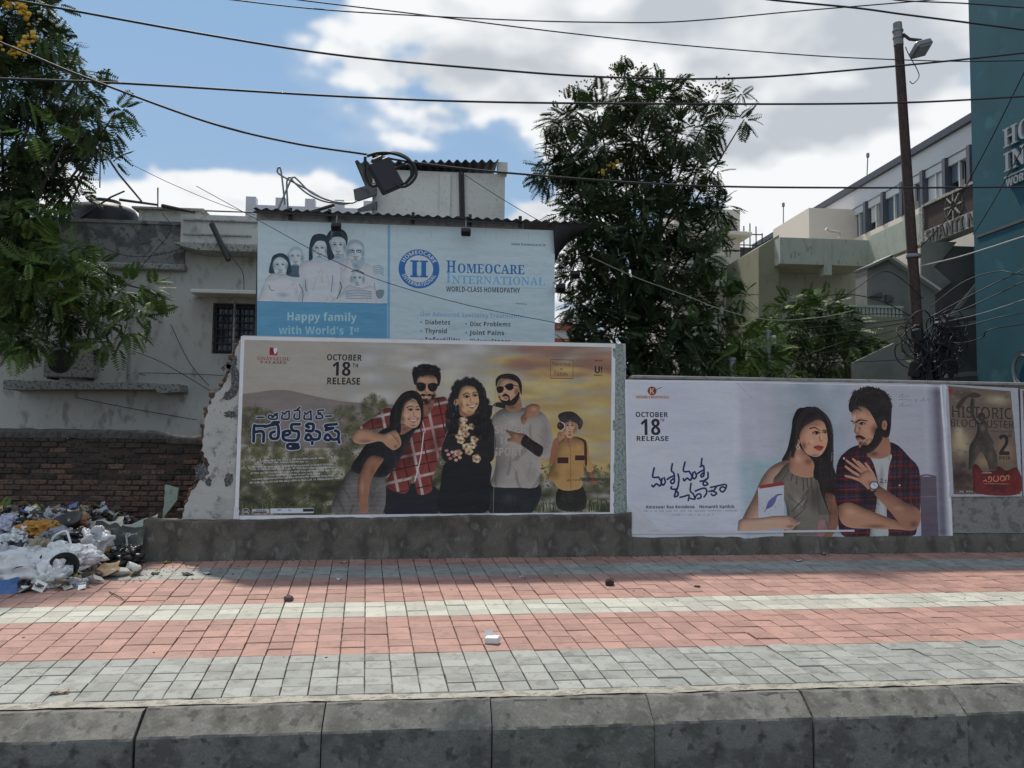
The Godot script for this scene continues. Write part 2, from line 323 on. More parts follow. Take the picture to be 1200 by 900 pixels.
func make_walls():
	var f := noise(3, 0.12, 4)
	# wall that carries the wide poster, its left end broken away
	var w := thing("rubble_wall", "whitewashed wall with a broken left end carrying the wide meadow poster", "wall", Vector3(0, 0, GZ))
	var m := MB.new()
	var edge := PackedVector2Array([Vector2(-2.543, 2.981), Vector2(-2.605, 2.841), Vector2(-2.663, 2.553), Vector2(-2.767, 2.322), Vector2(-2.873, 2.183), Vector2(-2.967, 1.999), Vector2(-2.992, 1.749), Vector2(-3.025, 1.432), Vector2(-2.908, 1.241), Vector2(-3.013, 1.071), Vector2(-3.138, 0.902), Vector2(-3.198, 0.734), Vector2(-3.256, 0.51), Vector2(-3.337, 0.343)])
	var body := PackedVector2Array([Vector2(2.74, 0.3), Vector2(2.70, 2.985)])
	for p in edge.size():
		body.append(edge[p])
		if p < edge.size() - 1:
			for k in range(1, 5): body.append(edge[p].lerp(edge[p + 1], k / 5.0) + Vector2(rng.randf_range(-0.018, 0.018), rng.randf_range(-0.012, 0.012)))
	m.prism(body, -0.045, -0.002)
	put(m, "plaster_skin", M.whitewash, w)
	# brick core, broken back a little less than its plaster
	var core := PackedVector2Array([Vector2(2.70, 0.32), Vector2(2.68, 2.95)])
	for p in range(1, edge.size()):
		for k in 4: core.append(edge[p - 1].lerp(edge[p], k / 4.0) + Vector2(rng.randf_range(-0.065, 0.012), rng.randf_range(-0.015, 0.015) - 0.02))
	core.append(edge[edge.size() - 1] + Vector2(0.0, 0.02))
	m = MB.new()
	m.prism(core, -0.27, -0.047)
	put(m, "masonry", M.brick[0], w)
	# remains of black paint with flaked outlines
	for q in [[-3.02, 1.16, 0.10, 0.13], [-2.92, 1.02, 0.05, 0.07], [-2.74, 1.22, 0.07, 0.2], [-2.66, 1.05, 0.06, 0.12], [-2.66, 1.92, 0.09, 0.06], [-2.64, 2.62, 0.05, 0.12]]:
		var o := PackedVector2Array()
		for k in 22: o.append(Vector2(q[0] + cos(TAU * k / 22) * q[2] * rng.randf_range(0.55, 1.15), q[1] + sin(TAU * k / 22) * q[3] * rng.randf_range(0.6, 1.15)))
		m = MB.new()
		m.prism(o, -0.001, 0.0015)
		put(m, "flaked_paint", M.flaked, w)
	# red rubble core seen at the break: bricks standing out of the broken edge, set behind the plaster skin
	for i in range(1, edge.size() - 1):
		for k in 2:
			var c := edge[i].lerp(edge[i + 1], k * 0.5)
			m = MB.new()
			m.bevel(Vector3.ZERO, Vector3(rng.randf_range(0.1, 0.2), rng.randf_range(0.05, 0.085), 0.12), 0.014)
			var o := put(m, "brick", M.brick[rng.randi() % 4], w)
			o.position = Vector3(c.x + 0.02 + rng.randf_range(-0.05, 0.03), c.y, -0.13 + rng.randf_range(-0.05, 0.02))
			o.rotation = Vector3(rng.randf_range(-0.15, 0.15), rng.randf_range(-0.4, 0.4), rng.randf_range(-0.25, 0.25))
	# faded painted letter on the white plaster
	m = MB.new()
	for a in [[-2.72, 2.36, 0.11, 0.2, -1.9, 1.7, 0.055], [-2.72, 2.36, 0.11, 0.2, 1.2, 2.3, 0.03]]:
		for k in 16:
			var t0: float = lerpf(a[4], a[5], k / 16.0)
			var t1: float = lerpf(a[4], a[5], (k + 1) / 16.0)
			var q := []
			for s in [[t0, -1], [t1, -1], [t1, 1], [t0, 1]]:
				var wob: float = 1.0 + 0.2 * f.get_noise_2d(s[0] * 300, s[1] * 40.0)
				q.append(Vector3(a[0] + cos(s[0]) * (a[2] + s[1] * a[6] * wob), a[1] + sin(s[0]) * (a[3] + s[1] * a[6] * wob), 0.002))
			m.quad(q[3], q[2], q[1], q[0])
	put(m, "painted_letter", M.flaked, w)
	# greenish end of the wall right of the poster
	m = MB.new()
	var strip := PackedVector2Array([Vector2(2.515, 2.989), Vector2(2.661, 2.969), Vector2(2.699, 2.478), Vector2(2.738, 1.585), Vector2(2.753, 0.642), Vector2(2.766, 0.174), Vector2(2.574, 0.174), Vector2(2.525, 0.595)])
	m.prism(ragged(strip, 0.08, 0.01, 1, 6), -0.05, 0.012)
	put(m, "green_plaster", M.green_plaster, w)
	# plinth: rough plaster base standing proud
	m = MB.new()
	var nx := 200
	var p := []
	var top := PackedVector2Array([Vector2(-3.756, 0.384), Vector2(-3.666, 0.55), Vector2(-3.309, 0.518), Vector2(-2.548, 0.531), Vector2(-1.164, 0.557), Vector2(0.655, 0.596), Vector2(2.531, 0.613), Vector2(2.782, 0.649)])
	for j in 17:
		for i in nx + 1:
			var t := float(i) / nx
			var x := lerpf(top[0].x, top[top.size() - 1].x, t)
			var k := 0
			while k < top.size() - 2 and top[k + 1].x < x: k += 1
			var yt := lerpf(top[k].y, top[k + 1].y, clampf((x - top[k].x) / (top[k + 1].x - top[k].x), 0, 1))
			var yb := gy(x, -11.55) - 0.03
			var u := maxf(j - 1, 0) / 15.0
			var n1 := f.get_noise_2d(x * 9, u * 9) * 0.03 + f.get_noise_2d(x * 40, u * 40 + 9) * 0.012
			p.append(Vector3(x, lerpf(yt, yb, u) + n1 * 0.6, (-0.05 if j == 0 else 0.045 + 0.05 * u * u) + n1))
	m.grid(p, nx, 16)
	put(m, "plinth", M.plinth, w)
	m = MB.new()
	m.box(Vector3(top[0].x + 0.02, -0.1, -0.24), Vector3(2.74, 0.52, -0.01))
	put(m, "footing", M.plinth, w)
	# lower wall to the right
	var w2 := thing("compound_wall", "lower grey plastered wall running right behind the couple poster", "wall", Vector3(0, 0, GZ))
	m = MB.new()
	m.box(Vector3(2.745, -0.1, -0.27), Vector3(15, 2.50, -0.012))
	put(m, "masonry", M.wall_grey, w2)
	m = MB.new()
	face_grid(m, 7.2, 15.0, 0.36, 2.46, 0.004, 60, 16, 0.02, f)
	put(m, "plaster", M.wall_grey, w2)
	m = MB.new()
	m.bevel(Vector3(8.9, 2.52, -0.13), Vector3(12.2, 0.05, 0.32), 0.012)
	put(m, "coping", M.concrete, w2)
	m = MB.new()
	p = []
	for j in 5:
		for i in 121:
			var x := 2.75 + 12.25 * i / 120.0
			var n1 := f.get_noise_2d(x * 9, j * 5.0 + 60) * 0.02
			p.append(Vector3(x, lerpf(0.37, gy(x, -11.6) - 0.03, j / 4.0) if j else 0.38, (-0.03 if j == 0 else 0.02 + 0.012 * j) + n1))
	m.grid(p, 120, 4)
	put(m, "plinth", M.plinth, w2)

func paper(q: Array, nx: int, ny: int, amp: float, seed_: int, lift := 0.012) -> MB:   # q: corners top left, top right, bottom right, bottom left
	var f := noise(seed_, 0.06, 3)
	var f2 := noise(seed_ + 1, 0.25, 2)
	var m := MB.new()
	var p := []
	for j in ny + 1:
		for i in nx + 1:
			var u := float(i) / nx
			var v := float(j) / ny
			var c: Vector3 = q[0].lerp(q[1], u).lerp(q[3].lerp(q[2], u), v)
			c.z += lift + amp * f.get_noise_2d(c.x * 30, c.y * 30) + amp * 0.35 * f2.get_noise_2d(c.x * 40, c.y * 40)
			p.append(c)
	m.grid(p, nx, ny)
	return m
func print_mat(t: Texture2D) -> StandardMaterial3D:
	var m := StandardMaterial3D.new()
	m.albedo_texture = t
	m.roughness = 0.5
	m.metallic_specular = 0.4
	m.heightmap_enabled = true; m.heightmap_texture = bump_tex(0.012); m.heightmap_scale = 1.2
	return m
func make_posters():
	var back := flat(lin(0.62, 0.62, 0.64), 0.7)
	var t := thing("film_poster", "wide film poster of five friends posing in a meadow, pasted on the broken wall", "poster", Vector3(0, 1.75, GZ), "film posters pasted on the walls")
	var q := []
	for c in [Vector3(-2.559, 2.969, -11.7), Vector3(2.552, 2.978, -11.7), Vector3(2.537, 0.589, -11.7), Vector3(-2.566, 0.523, -11.7)]: q.append(c - t.position)
	put(paper(q, 60, 30, 0.006, 31, 0.014), "sheet", print_mat(paint_meadow_poster()), t)
	# strip of the lower sheets standing off the wall
	var m := MB.new()
	q = []
	for c in [Vector3(-0.788, 0.585, -11.7), Vector3(0.869, 0.619, -11.7), Vector3(0.87, 0.59, -11.7), Vector3(-0.787, 0.55, -11.7)]: q.append(c - t.position)
	m = paper(q, 20, 2, 0.004, 33, 0.03)
	put(m, "loose_edge", back, t)
	q = []
	for c in [Vector3(-2.572, 0.714, -11.7), Vector3(-2.503, 0.647, -11.7), Vector3(-2.511, 0.534, -11.7), Vector3(-2.577, 0.523, -11.7)]: q.append(c - t.position)
	put(paper(q, 4, 6, 0.012, 34, 0.035), "torn_corner", back, t)
	t = thing("film_poster", "wide pale film poster of a couple, the woman holding a notebook", "poster", Vector3(0, 1.35, GZ), "film posters pasted on the walls")
	q = []
	for c in [Vector3(2.687, 2.478, -11.7), Vector3(7.428, 2.514, -11.7), Vector3(7.473, 0.233, -11.7), Vector3(2.73, 0.192, -11.7)]: q.append(c - t.position)
	put(paper(q, 60, 30, 0.007, 36, 0.02), "sheet", print_mat(paint_couple_poster()), t)
	# folds: a flap turned up along the foot and a creased corner
	for s in [[737, 0]]:
		var q2 := []
		for c in [Vector3(2.777, 0.379, -11.7), Vector3(5.994, 0.407, -11.7), Vector3(5.994, 0.379, -11.7), Vector3(2.778, 0.338, -11.7)]: q2.append(c - t.position)
		put(paper(q2, 40, 2, 0.006, 37, 0.036), "fold", back, t)
	var q3 := []
	for c in [Vector3(2.728, 0.76, -11.7), Vector3(2.813, 0.736, -11.7), Vector3(3.199, 0.397, -11.7), Vector3(2.79, 0.361, -11.7)]: q3.append(c - t.position)
	put(paper(q3, 8, 8, 0.02, 38, 0.034), "creased_flap", back, t)
	t = thing("film_poster", "sepia film poster of a leaping man with a red foot band", "poster", Vector3(8, 1.8, GZ), "film posters pasted on the walls")
	q = []
	for c in [Vector3(7.414, 2.495, -11.7), Vector3(8.526, 2.458, -11.7), Vector3(8.541, 0.889, -11.7), Vector3(7.436, 0.878, -11.7)]: q.append(c - t.position)
	var act := print_mat(paint_action_poster(1))
	put(paper(q, 20, 30, 0.006, 39, 0.022), "sheet", act, t)
	t = thing("film_poster", "second sepia film poster cut by the right edge of the view", "poster", Vector3(9, 1.8, GZ), "film posters pasted on the walls")
	q = []
	for c in [Vector3(8.552, 2.446, -11.7), Vector3(9.73, 2.415, -11.7), Vector3(9.745, 0.914, -11.7), Vector3(8.561, 0.896, -11.7)]: q.append(c - t.position)
	put(paper(q, 20, 30, 0.006, 40, 0.022), "sheet", act, t)

func make_brick_wall():
	var z := -13.0
	var w := thing("brick_wall", "soot dark brick wall behind the rubbish heap", "wall", Vector3(0, 0, z))
	var m := MB.new()
	m.box(Vector3(-9.5, -0.15, -0.24), Vector3(-3.2, 1.56, -0.012))
	put(m, "mortar", M.mortar_dark, w)
	var shapes := []
	for i in 5:
		m = MB.new()
		m.bevel(Vector3.ZERO, Vector3(0.205 + 0.006 * i, 0.06 + 0.0032 * i, 0.05), 0.008 + 0.001 * i)
		shapes.append(m.mesh())
	var rest := MB.new()
	for r in 21:
		var y := 0.0 + r * 0.0775
		for c in 30:
			var x := -9.4 + c * 0.236 + (0.118 if r % 2 else 0.0) + rng.randf_range(-0.006, 0.006)
			if x > -3.3: continue
			var sooty := r > 12 and rng.randf() < 0.3 + (r - 12) * 0.1
			if r < 6 and rng.randf() < 0.02: continue
			var at := Vector3(x, y, rng.randf_range(-0.03, 0.012) - 0.012)
			var rot := Basis.from_euler(Vector3(rng.randf_range(-0.04, 0.04), rng.randf_range(-0.04, 0.04), rng.randf_range(-0.03, 0.03)))
			if x > -6.35 and r > 2:
				var o := inst(shapes[rng.randi() % 5], "brick", M.brick[3 + rng.randi() % 2] if sooty else M.brick[rng.randi() % 3], w)
				o.transform = Transform3D(rot, at)
			else: rest.cube(at, Vector3(0.22, 0.068, 0.05), rot)
	put(rest, "more_bricks", M.brick[2], w).set_meta("kind", "stuff")
	# broken mortar cap along the top
	m = MB.new()
	var f := noise(9, 0.4, 4)
	var p := []
	for j in 7:
		for i in 81:
			var x := -9.5 + 6.3 * i / 80.0
			var n1 := f.get_noise_2d(x * 12, j * 6.0)
			var drop := 0.0 if x < -4.15 else 0.07 * smoothstep(-4.15, -3.7, x)
			p.append(Vector3(x, [1.60, 1.685, 1.70, 1.70, 1.68, 1.64, 1.57][j] - drop + n1 * 0.018, [-0.26, -0.25, -0.2, -0.05, 0.01, 0.03, 0.016][j] + n1 * 0.02))
	m.grid(p, 80, 6)
	put(m, "mortar_cap", M.soot_cap, w)
	# pale green broken slab leaning where the wall ends
	m = MB.new()
	m.prism(ragged(PackedVector2Array([Vector2(-3.78, 0.92), Vector2(-3.588, 0.872), Vector2(-3.606, 0.702), Vector2(-3.73, 0.531), Vector2(-3.808, 0.385), Vector2(-3.782, 0.652)]), 0.05, 0.006), -0.03, 0.03)
	var s := one(m, "plaster_slab", tri_mat(grain(lin(0.33, 0.41, 0.33), [[122, 0.03, 4, 0.6, 0.75, lin(0.2, 0.22, 0.18), 0.6]], 256), 0.8), "pale green broken plaster slab leaning by the brick wall", "slab")
	s.position.z = -12.75

# ---------------------------------------------------------------- buildings
func window_bars(m: MB, x0, x1, y0, y1, z, n: int, k: int):
	for i in n: m.cube(Vector3(lerpf(x0, x1, (i + 0.5) / n), (y0 + y1) / 2, z), Vector3(0.016, y1 - y0, 0.016))
	for i in k: m.cube(Vector3((x0 + x1) / 2, lerpf(y0, y1, (i + 0.5) / k), z + 0.012), Vector3(x1 - x0, 0.022, 0.01))
func corrugated(a: Vector3, b: Vector3, depth: Vector3, pitch: float, amp: float) -> MB:   # wavy sheet with its near edge from a to b
	var m := MB.new()
	var n := int((b - a).length() / pitch * 6)
	var p := []
	for j in 2:
		for i in n + 1:
			var t := float(i) / n
			p.append(a.lerp(b, t) + depth * (1 - j) + Vector3.UP * amp * sin(t * (b - a).length() / pitch * TAU))
	m.grid(p, n, 1)
	p = []
	for j in 2:
		for i in n + 1:
			var t := float(i) / n
			p.append(a.lerp(b, t) + depth * j + Vector3.UP * (amp * sin(t * (b - a).length() / pitch * TAU) - 0.008))
	m.grid(p, n, 1)
	var q := []
	for j in 2:
		for i in n + 1:
			var t := float(i) / n
			q.append(a.lerp(b, t) + Vector3.UP * (amp * sin(t * (b - a).length() / pitch * TAU) - 0.008 * j))
	m.grid(q, n, 1)
	return m

func make_white_building():
	var z := -16.0
	var b := thing("white_house", "old two storey house with stained cream walls behind the brick wall", "house", Vector3(-4, 0, z))
	var ox := Vector3(4, 0, 0)
	var m := MB.new()
	# front wall with a window opening
	var xw0 := 0.0 - 4.02
	var xw1 := -3.18
	var yw0 := 3.13
	var yw1 := 4.07
	for r in [[-11.0, xw0, -0.2, 5.0], [xw1, 1.4, -0.2, 5.0], [xw0, xw1, -0.2, yw0], [xw0, xw1, yw1, 5.0]]: m.box(Vector3(r[0], r[2], -0.3) + ox, Vector3(r[1], r[3], 0) + ox)
	m.box(Vector3(-11, -0.2, -6) + ox, Vector3(-10.8, 5, -0.3) + ox)
	m.box(Vector3(1.2, -0.2, -6) + ox, Vector3(1.4, 5, -0.3) + ox)
	put(m, "wall", M.cream_wall, b)
	m = MB.new()
	m.box(Vector3(-10.8, 4.6, -6) + ox, Vector3(1.2, 4.8, -0.3) + ox)
	put(m, "roof_slab", M.concrete, b)
	# sooty parapet at left, clean one at right stepping forward
	m = MB.new()
	m.box(Vector3(-11, 4.75, -0.15) + ox, Vector3(-4.55, 5.47, 0.07) + ox)
	put(m, "parapet", M.sooty_wall, b)
	m = MB.new()
	m.bevel(Vector3(-7.7, 4.68, 0.06) + ox, Vector3(6.4, 0.11, 0.22), 0.02)
	put(m, "cornice", M.stained_ledge, b)
	m = MB.new()
	m.box(Vector3(-4.55, 5.06, -0.12) + ox, Vector3(-3.0, 5.62, 0.32) + ox)
	put(m, "parapet", M.cream_wall, b)
	m = MB.new()
	m.box(Vector3(-4.5, 5.50, 0.322) + ox, Vector3(-3.0, 5.525, 0.36) + ox); m.box(Vector3(-4.5, 5.24, 0.322) + ox, Vector3(-3.3, 5.265, 0.35) + ox)
	put(m, "moulding", M.stained_ledge, b)
	m = MB.new()
	m.prism(PackedVector2Array([Vector2(-0.62, 5.06), Vector2(1.0, 5.06), Vector2(1.0, 4.93), Vector2(-0.2, 4.93), Vector2(-0.5, 5.0)]), -0.1, 0.52)
	put(m, "balcony_slab", M.stained_ledge, b)
	m = MB.new()
	m.box(Vector3(-11, 5.47, -0.2) + ox, Vector3(-4.56, 5.53, 0.1) + ox)
	put(m, "parapet_cap", M.sooty_wall, b)
	# small hut on the roof behind the parapet
	m = MB.new()
	m.box(Vector3(-5.5, 5.3, -0.8) + ox, Vector3(-4.4, 5.83, -0.3) + ox)
	put(m, "roof_hut", M.cream_wall, b)
	m = MB.new()
	m.box(Vector3(-5.6, 5.835, -0.9) + ox, Vector3(-4.3, 5.87, -0.2) + ox)
	put(m, "hut_roof", M.stained_ledge, b)
	# ledge over the lower storey
	m = MB.new()
	var p := ragged(PackedVector2Array([Vector2(-3.35, 2.55), Vector2(-0.42, 2.53), Vector2(-0.4, 2.40), Vector2(-0.75, 2.36), Vector2(-0.82, 2.43), Vector2(-3.35, 2.39)]), 0.2, 0.012, 0, 5)
	m.prism(p, 0, 0.55)
	put(m, "ledge", M.stained_ledge, b)
	# window with grille under a thin sunshade
	var win := put(window_frame(xw0 + 4, xw1 + 4, yw0, yw1, -0.16, 0.05), "window", M.iron, b)
	m = MB.new()
	window_bars(m, xw0 + 4, xw1 + 4, yw0, yw1, -0.12, 9, 7)
	put(m, "grille", M.iron, win)
	m = MB.new()
	m.box(Vector3(xw0 + 4.02, yw0, -0.2), Vector3(xw1 + 3.98, yw1, -0.19))
	put(m, "pane", M.glass, win)
	m = MB.new()
	m.bevel(Vector3(0.35, 4.20, 0.25), Vector3(1.3, 0.07, 0.5), 0.012)
	put(m, "sunshade", M.pale_paint, b)
	# drain pipes and loose cables on the front
	for x in [-1.45, 0.38]:
		m = MB.new()
		m.tube([Vector3(x, 2.56, 0.05), Vector3(x, 4.1, 0.05)], 0.022, 0.022, 8)
		put(m, "drain_pipe", M.stained_ledge, b)
	for l in [[Vector3(-5.152, 2.702, -15.93), Vector3(-5.225, 2.746, -15.92), Vector3(-4.478, 2.745, -15.92), Vector3(-3.765, 2.726, -15.9)], [Vector3(-4.86, 5.598, -15.6), Vector3(-4.701, 5.293, -15.6), Vector3(-5.094, 4.74, -15.6), Vector3(-5.401, 4.346, -15.6), Vector3(-5.684, 4.109, -15.6)], [Vector3(-3.912, 5.395, -15.4), Vector3(-3.723, 5.048, -15.4), Vector3(-3.598, 4.822, -15.4), Vector3(-3.382, 4.552, -15.4), Vector3(-3.386, 4.25, -15.6)], [Vector3(-5.337, 3.129, -15.9), Vector3(-4.853, 2.938, -15.9), Vector3(-4.243, 2.593, -15.9), Vector3(-3.997, 2.442, -15.9)], [Vector3(-4.73, 3.639, -15.9), Vector3(-4.375, 2.947, -15.9), Vector3(-4.015, 2.535, -15.9)], [Vector3(-6.284, 2.279, -15.85), Vector3(-5.399, 2.11, -15.85), Vector3(-4.206, 1.912, -15.85)], [Vector3(-5.901, 4.967, -15.7), Vector3(-5.454, 4.827, -15.7), Vector3(-4.938, 4.859, -15.7), Vector3(-4.497, 5.013, -15.7)]]:
		m = MB.new()
		var pts := []
		for c in cable_points(l, 5): pts.append(c - b.position)
		m.tube(pts, 0.006, 0.006, 5)
		put(m, "wall_cable", M.cable, b)
	m = MB.new()
	m.tube([Vector3(-3.954, 5.406, -15.45), Vector3(-3.601, 4.724, -15.3)], 0.05, 0.05, 6)
	for i in m.v.size(): m.v[i] -= b.position
	put(m, "downpipe", M.iron, b)
	# air conditioner on the ledge
	var ac := thing("air_conditioner", "dusty white outdoor air conditioning unit on the ledge", "air conditioner", Vector3(-6.339, 2.588, -15.7))
	m = MB.new()
	m.bevel(Vector3(0, 0.31, 0), Vector3(0.82, 0.56, 0.32), 0.02)
	put(m, "casing", M.stained_ledge, ac)
	m = MB.new()
	m.lathe(Vector3(-0.13, 0.31, 0.155), [Vector2(0.0, 0.02), Vector2(0.20, 0.02), Vector2(0.215, 0.0)], 24, Basis(Vector3.RIGHT, PI / 2))
	var fan := put(m, "fan_cover", M.black, ac)
	m = MB.new()
	for i in 5: m.lathe(Vector3(-0.13, 0.31, 0.178), [Vector2(0.04 + i * 0.036, 0.0), Vector2(0.046 + i * 0.036, 0.004), Vector2(0.05 + i * 0.036, 0.0)], 20, Basis(Vector3.RIGHT, PI / 2))
	put(m, "guard_ring", M.iron, fan)
	for x in [-0.3, 0.3]:
		m = MB.new()
		m.box(Vector3(x - 0.04, -0.0, -0.16), Vector3(x + 0.04, 0.034, 0.16))
		put(m, "foot", M.iron, ac)
	# black water tanks on the roof
	for t in [[Vector3(-6.339, 5.689, -16.9), 0.62, 0.86, "black plastic water tank half hidden by the left tree"], [Vector3(-5.684, 5.993, -17.2), 0.5, 0.5, "low black water tank right of the roof hut pipe"]]:
		var k := thing("water_tank", t[3], "water tank", Vector3(t[0].x, 5.0, t[0].z), "roof water tanks")
		m = MB.new()
		var pr := [Vector2(0.0, 0.0), Vector2(t[1] * 0.96, 0.0)]
		for i in 6: pr.append(Vector2(t[1] * (1.0 if i % 2 else 0.955), 0.06 + t[2] * (i + 0.5) / 6.0))
		pr.append_array([Vector2(t[1] * 0.9, t[2] + 0.1), Vector2(t[1] * 0.45, t[2] + 0.2), Vector2(t[1] * 0.4, t[2] + 0.2)])
		m.lathe(Vector3.ZERO, pr, 24)
		put(m, "tank", M.black, k)
		m = MB.new()
		m.lathe(Vector3(0, t[2] + 0.2, 0), [Vector2(t[1] * 0.46, 0.0), Vector2(t[1] * 0.46, 0.06), Vector2(0.02, 0.09)], 20)
		put(m, "lid", M.black, k)
	# pipes, rods and planks lying about on the roof
	for r in [["iron_pipe", "dark iron pipe slanting up beside the left tree", 0.03, [Vector3(-6.287, 7.39, -16.4), Vector3(-6.433, 7.17, -16.4)]], ["iron_pipe", "thin iron stay slanting down behind the roof tank", 0.022, [Vector3(-6.432, 7.208, -16.6), Vector3(-5.984, 6.565, -16.6), Vector3(-5.557, 6.069, -16.6)]], ["iron_rod", "thin upright rod standing at the edge of the left tree", 0.014, [Vector3(-6.248, 7.323, -16.3), Vector3(-6.18, 6.191, -16.2)]], ["iron_rod", "short upright rod on the roof hut", 0.014, [Vector3(-5.269, 6.345, -16.6), Vector3(-5.252, 5.883, -16.6)]], ["wooden_plank", "dark plank lying across the roof edge", 0.035, [Vector3(-5.053, 5.896, -16.2), Vector3(-4.408, 5.737, -16)]], ["iron_pipe", "black pipe laid across the roof tanks", 0.03, [Vector3(-5.965, 6.087, -16.6), Vector3(-5.272, 6.014, -16.6)]], ["dead_branch", "forked dry stick poking over the roof parapet", 0.02, [Vector3(-6.603, 5.591, -16.3), Vector3(-6.279, 5.845, -16.3), Vector3(-6.012, 6.049, -16.3), Vector3(-5.772, 6.172, -16.3)]], ["iron_pipe", "long thin pipe lying along the cream parapet", 0.016, [Vector3(-4.199, 5.75, -15.9), Vector3(-3.281, 5.752, -15.9)]]]:
		m = MB.new()
		m.tube(r[3], r[2], r[2] * 0.8, 7)
		one(m, r[0], M.iron if r[0] != "wooden_plank" else M.bark, r[1], r[0].replace("_", " ").split(" ")[1])

func window_frame(x0, x1, y0, y1, z, t) -> MB:
	var m := MB.new()
	m.box(Vector3(x0, y0, z - t / 2), Vector3(x0 + t, y1, z + t / 2)); m.box(Vector3(x1 - t, y0, z - t / 2), Vector3(x1, y1, z + t / 2))
	m.box(Vector3(x0 + t, y0, z - t / 2), Vector3(x1 - t, y0 + t, z + t / 2)); m.box(Vector3(x0 + t, y1 - t, z - t / 2), Vector3(x1 - t, y1, z + t / 2))
	return m

func make_hoarding():
	var z := -13.4
	var h := thing("hoarding", "large clinic hoarding with a printed family and a blue ring emblem", "hoarding", Vector3(-0.4, 0, z))
	var c := [Vector3(-2.735, 4.984, -13.4), Vector3(1.927, 4.985, -13.4), Vector3(1.943, 3.03, -13.4), Vector3(-2.687, 2.958, -13.4)]
	var m := MB.new()
	var q := []
	for p in c: q.append(p - h.position)
	m = paper(q, 30, 14, 0.004, 51, 0.0)
	put(m, "panel", print_mat(paint_board()), h)
	m = MB.new()
	m.box(Vector3(q[0].x, q[2].y, -0.05), Vector3(q[1].x, q[0].y, -0.02))
	put(m, "backing", M.tin, h)
	m = MB.new()
	m.box(Vector3(q[0].x - 0.02, q[0].y, -0.07), Vector3(q[1].x - 0.5, q[0].y + 0.11, 0.0))
	put(m, "top_rail", M.concrete, h)
	for x in [q[0].x + 0.2, (q[0].x + q[1].x) / 2, q[1].x - 0.25]:
		m = MB.new()
		m.box(Vector3(x - 0.05, -0.12, -0.2), Vector3(x + 0.05, q[0].y, -0.06))
		put(m, "post", M.iron, h)
	for x in [0.5, 1.1, 2.4, 3.3, 4.1]:
		m = MB.new()
		m.box(Vector3(q[0].x + x - 0.025, q[0].y + 0.02, 0.004), Vector3(q[0].x + x + 0.025, q[0].y + 0.2, 0.06))
		put(m, "rail_bracket", M.black, h)
	# ribbed tin sheet along the top, seen edge on
	var a := Vector3(-2.774, 5.13, -13.25)
	var b := Vector3(2.481, 5.092, -13.25)
	m = corrugated(a, b, Vector3(0, 0.12, -1.3), 0.155, 0.018)
	var s := one(m, "tin_awning", M.tin, "long ribbed tin awning running above the clinic hoarding", "awning")
	m = MB.new()
	m.bar(a + Vector3(0, -0.05, -0.03), b + Vector3(-1.2, -0.05, -0.03), 0.03, 0.03)
	put(m, "edge_bar", M.black, s)
	# sagging dark sheet at the right end
	m = MB.new()
	var g := []
	var e0 := [Vector3(1.885, 4.987, -13.3), Vector3(2.021, 5.102, -13.3), Vector3(2.214, 5.109, -13.3), Vector3(2.491, 5.091, -13.3)]
	var e1 := [Vector3(1.946, 4.444, -13.6), Vector3(2.043, 4.672, -13.6), Vector3(2.182, 4.845, -13.6), Vector3(2.406, 4.994, -13.6)]
	for i in 4: g.append(e0[i])
	for i in 4: g.append((e0[i] + e1[i]) / 2 + Vector3(0, -0.06, 0.12))
	for i in 4: g.append(e1[i])
	m.grid(g, 3, 2)
	one(m, "tarpaulin", M.black, "sagging black tarpaulin at the right end of the hoarding", "tarpaulin")
	# flood lamps on the hoarding
	for l in [[Vector3(0.495, 4.859, -13.2), "small black flood lamp hanging over the clinic name"], [Vector3(-1.508, 4.87, -13.2), "small black flood lamp hanging over the printed family"]]: flood(l[0], l[1], Vector3(0, 0.26, -0.1))
	for l in [[Vector3(2.247, 4.255, -13.3), "upper black flood lamp on an arm right of the hoarding", Vector3(1.944, 4.5, -13.4)], [Vector3(2.016, 4.029, -13.3), "lower black flood lamp on an arm right of the hoarding", Vector3(1.92, 4.14, -13.4)]]: flood(l[0], l[1], l[2] - l[0])
	# hut on the roof behind, with wavy asbestos roof
	var r := thing("roof_room", "pale rooftop room with a wavy roof edge behind the hoarding", "building", Vector3(0, 0, -17.5))
	var k := PackedVector2Array([Vector2(-1.282, 7.166), Vector2(1.458, 7.317), Vector2(1.481, 5.435), Vector2(-1.243, 5.348)])
	m = MB.new()
	m.box(Vector3(k[0].x, 4.6, -3), Vector3(k[1].x, k[0].y, 0))
	put(m, "wall", M.pale_paint, r)
	m = corrugated(Vector3(k[0].x - 0.35, k[0].y + 0.07, 0.22), Vector3(k[1].x - 0.15, k[1].y + 0.06, 0.22), Vector3(0, 0.35, -3.2), 0.17, 0.035)
	put(m, "wavy_roof", M.asbestos, r)
	m = MB.new()
	m.box(Vector3(k[1].x - 0.16, k[0].y + 0.0, -0.2), Vector3(k[1].x + 0.04, k[0].y + 0.22, 0.12))
	put(m, "corner_block", M.pale_paint, r)
	m = MB.new()
	m.box(Vector3(k[0].x + 1.38, 4.6, 0.005), Vector3(k[0].x + 1.6, k[0].y - 0.05, 0.06))
	put(m, "pilaster", M.pale_paint, r)
	for d in [[0.0, 0.035], [0.06, 0.02]]:
		m = MB.new()
		m.tube([Vector3(k[0].x + 1.82 + d[0], 4.6, 0.06), Vector3(k[0].x + 1.84 + d[0], 6.0, 0.06), Vector3(k[0].x + 1.80 + d[0], k[0].y - 0.02, 0.06)], d[1], d[1], 7)
		put(m, "drain_pipe", M.iron, r)
	m = MB.new()
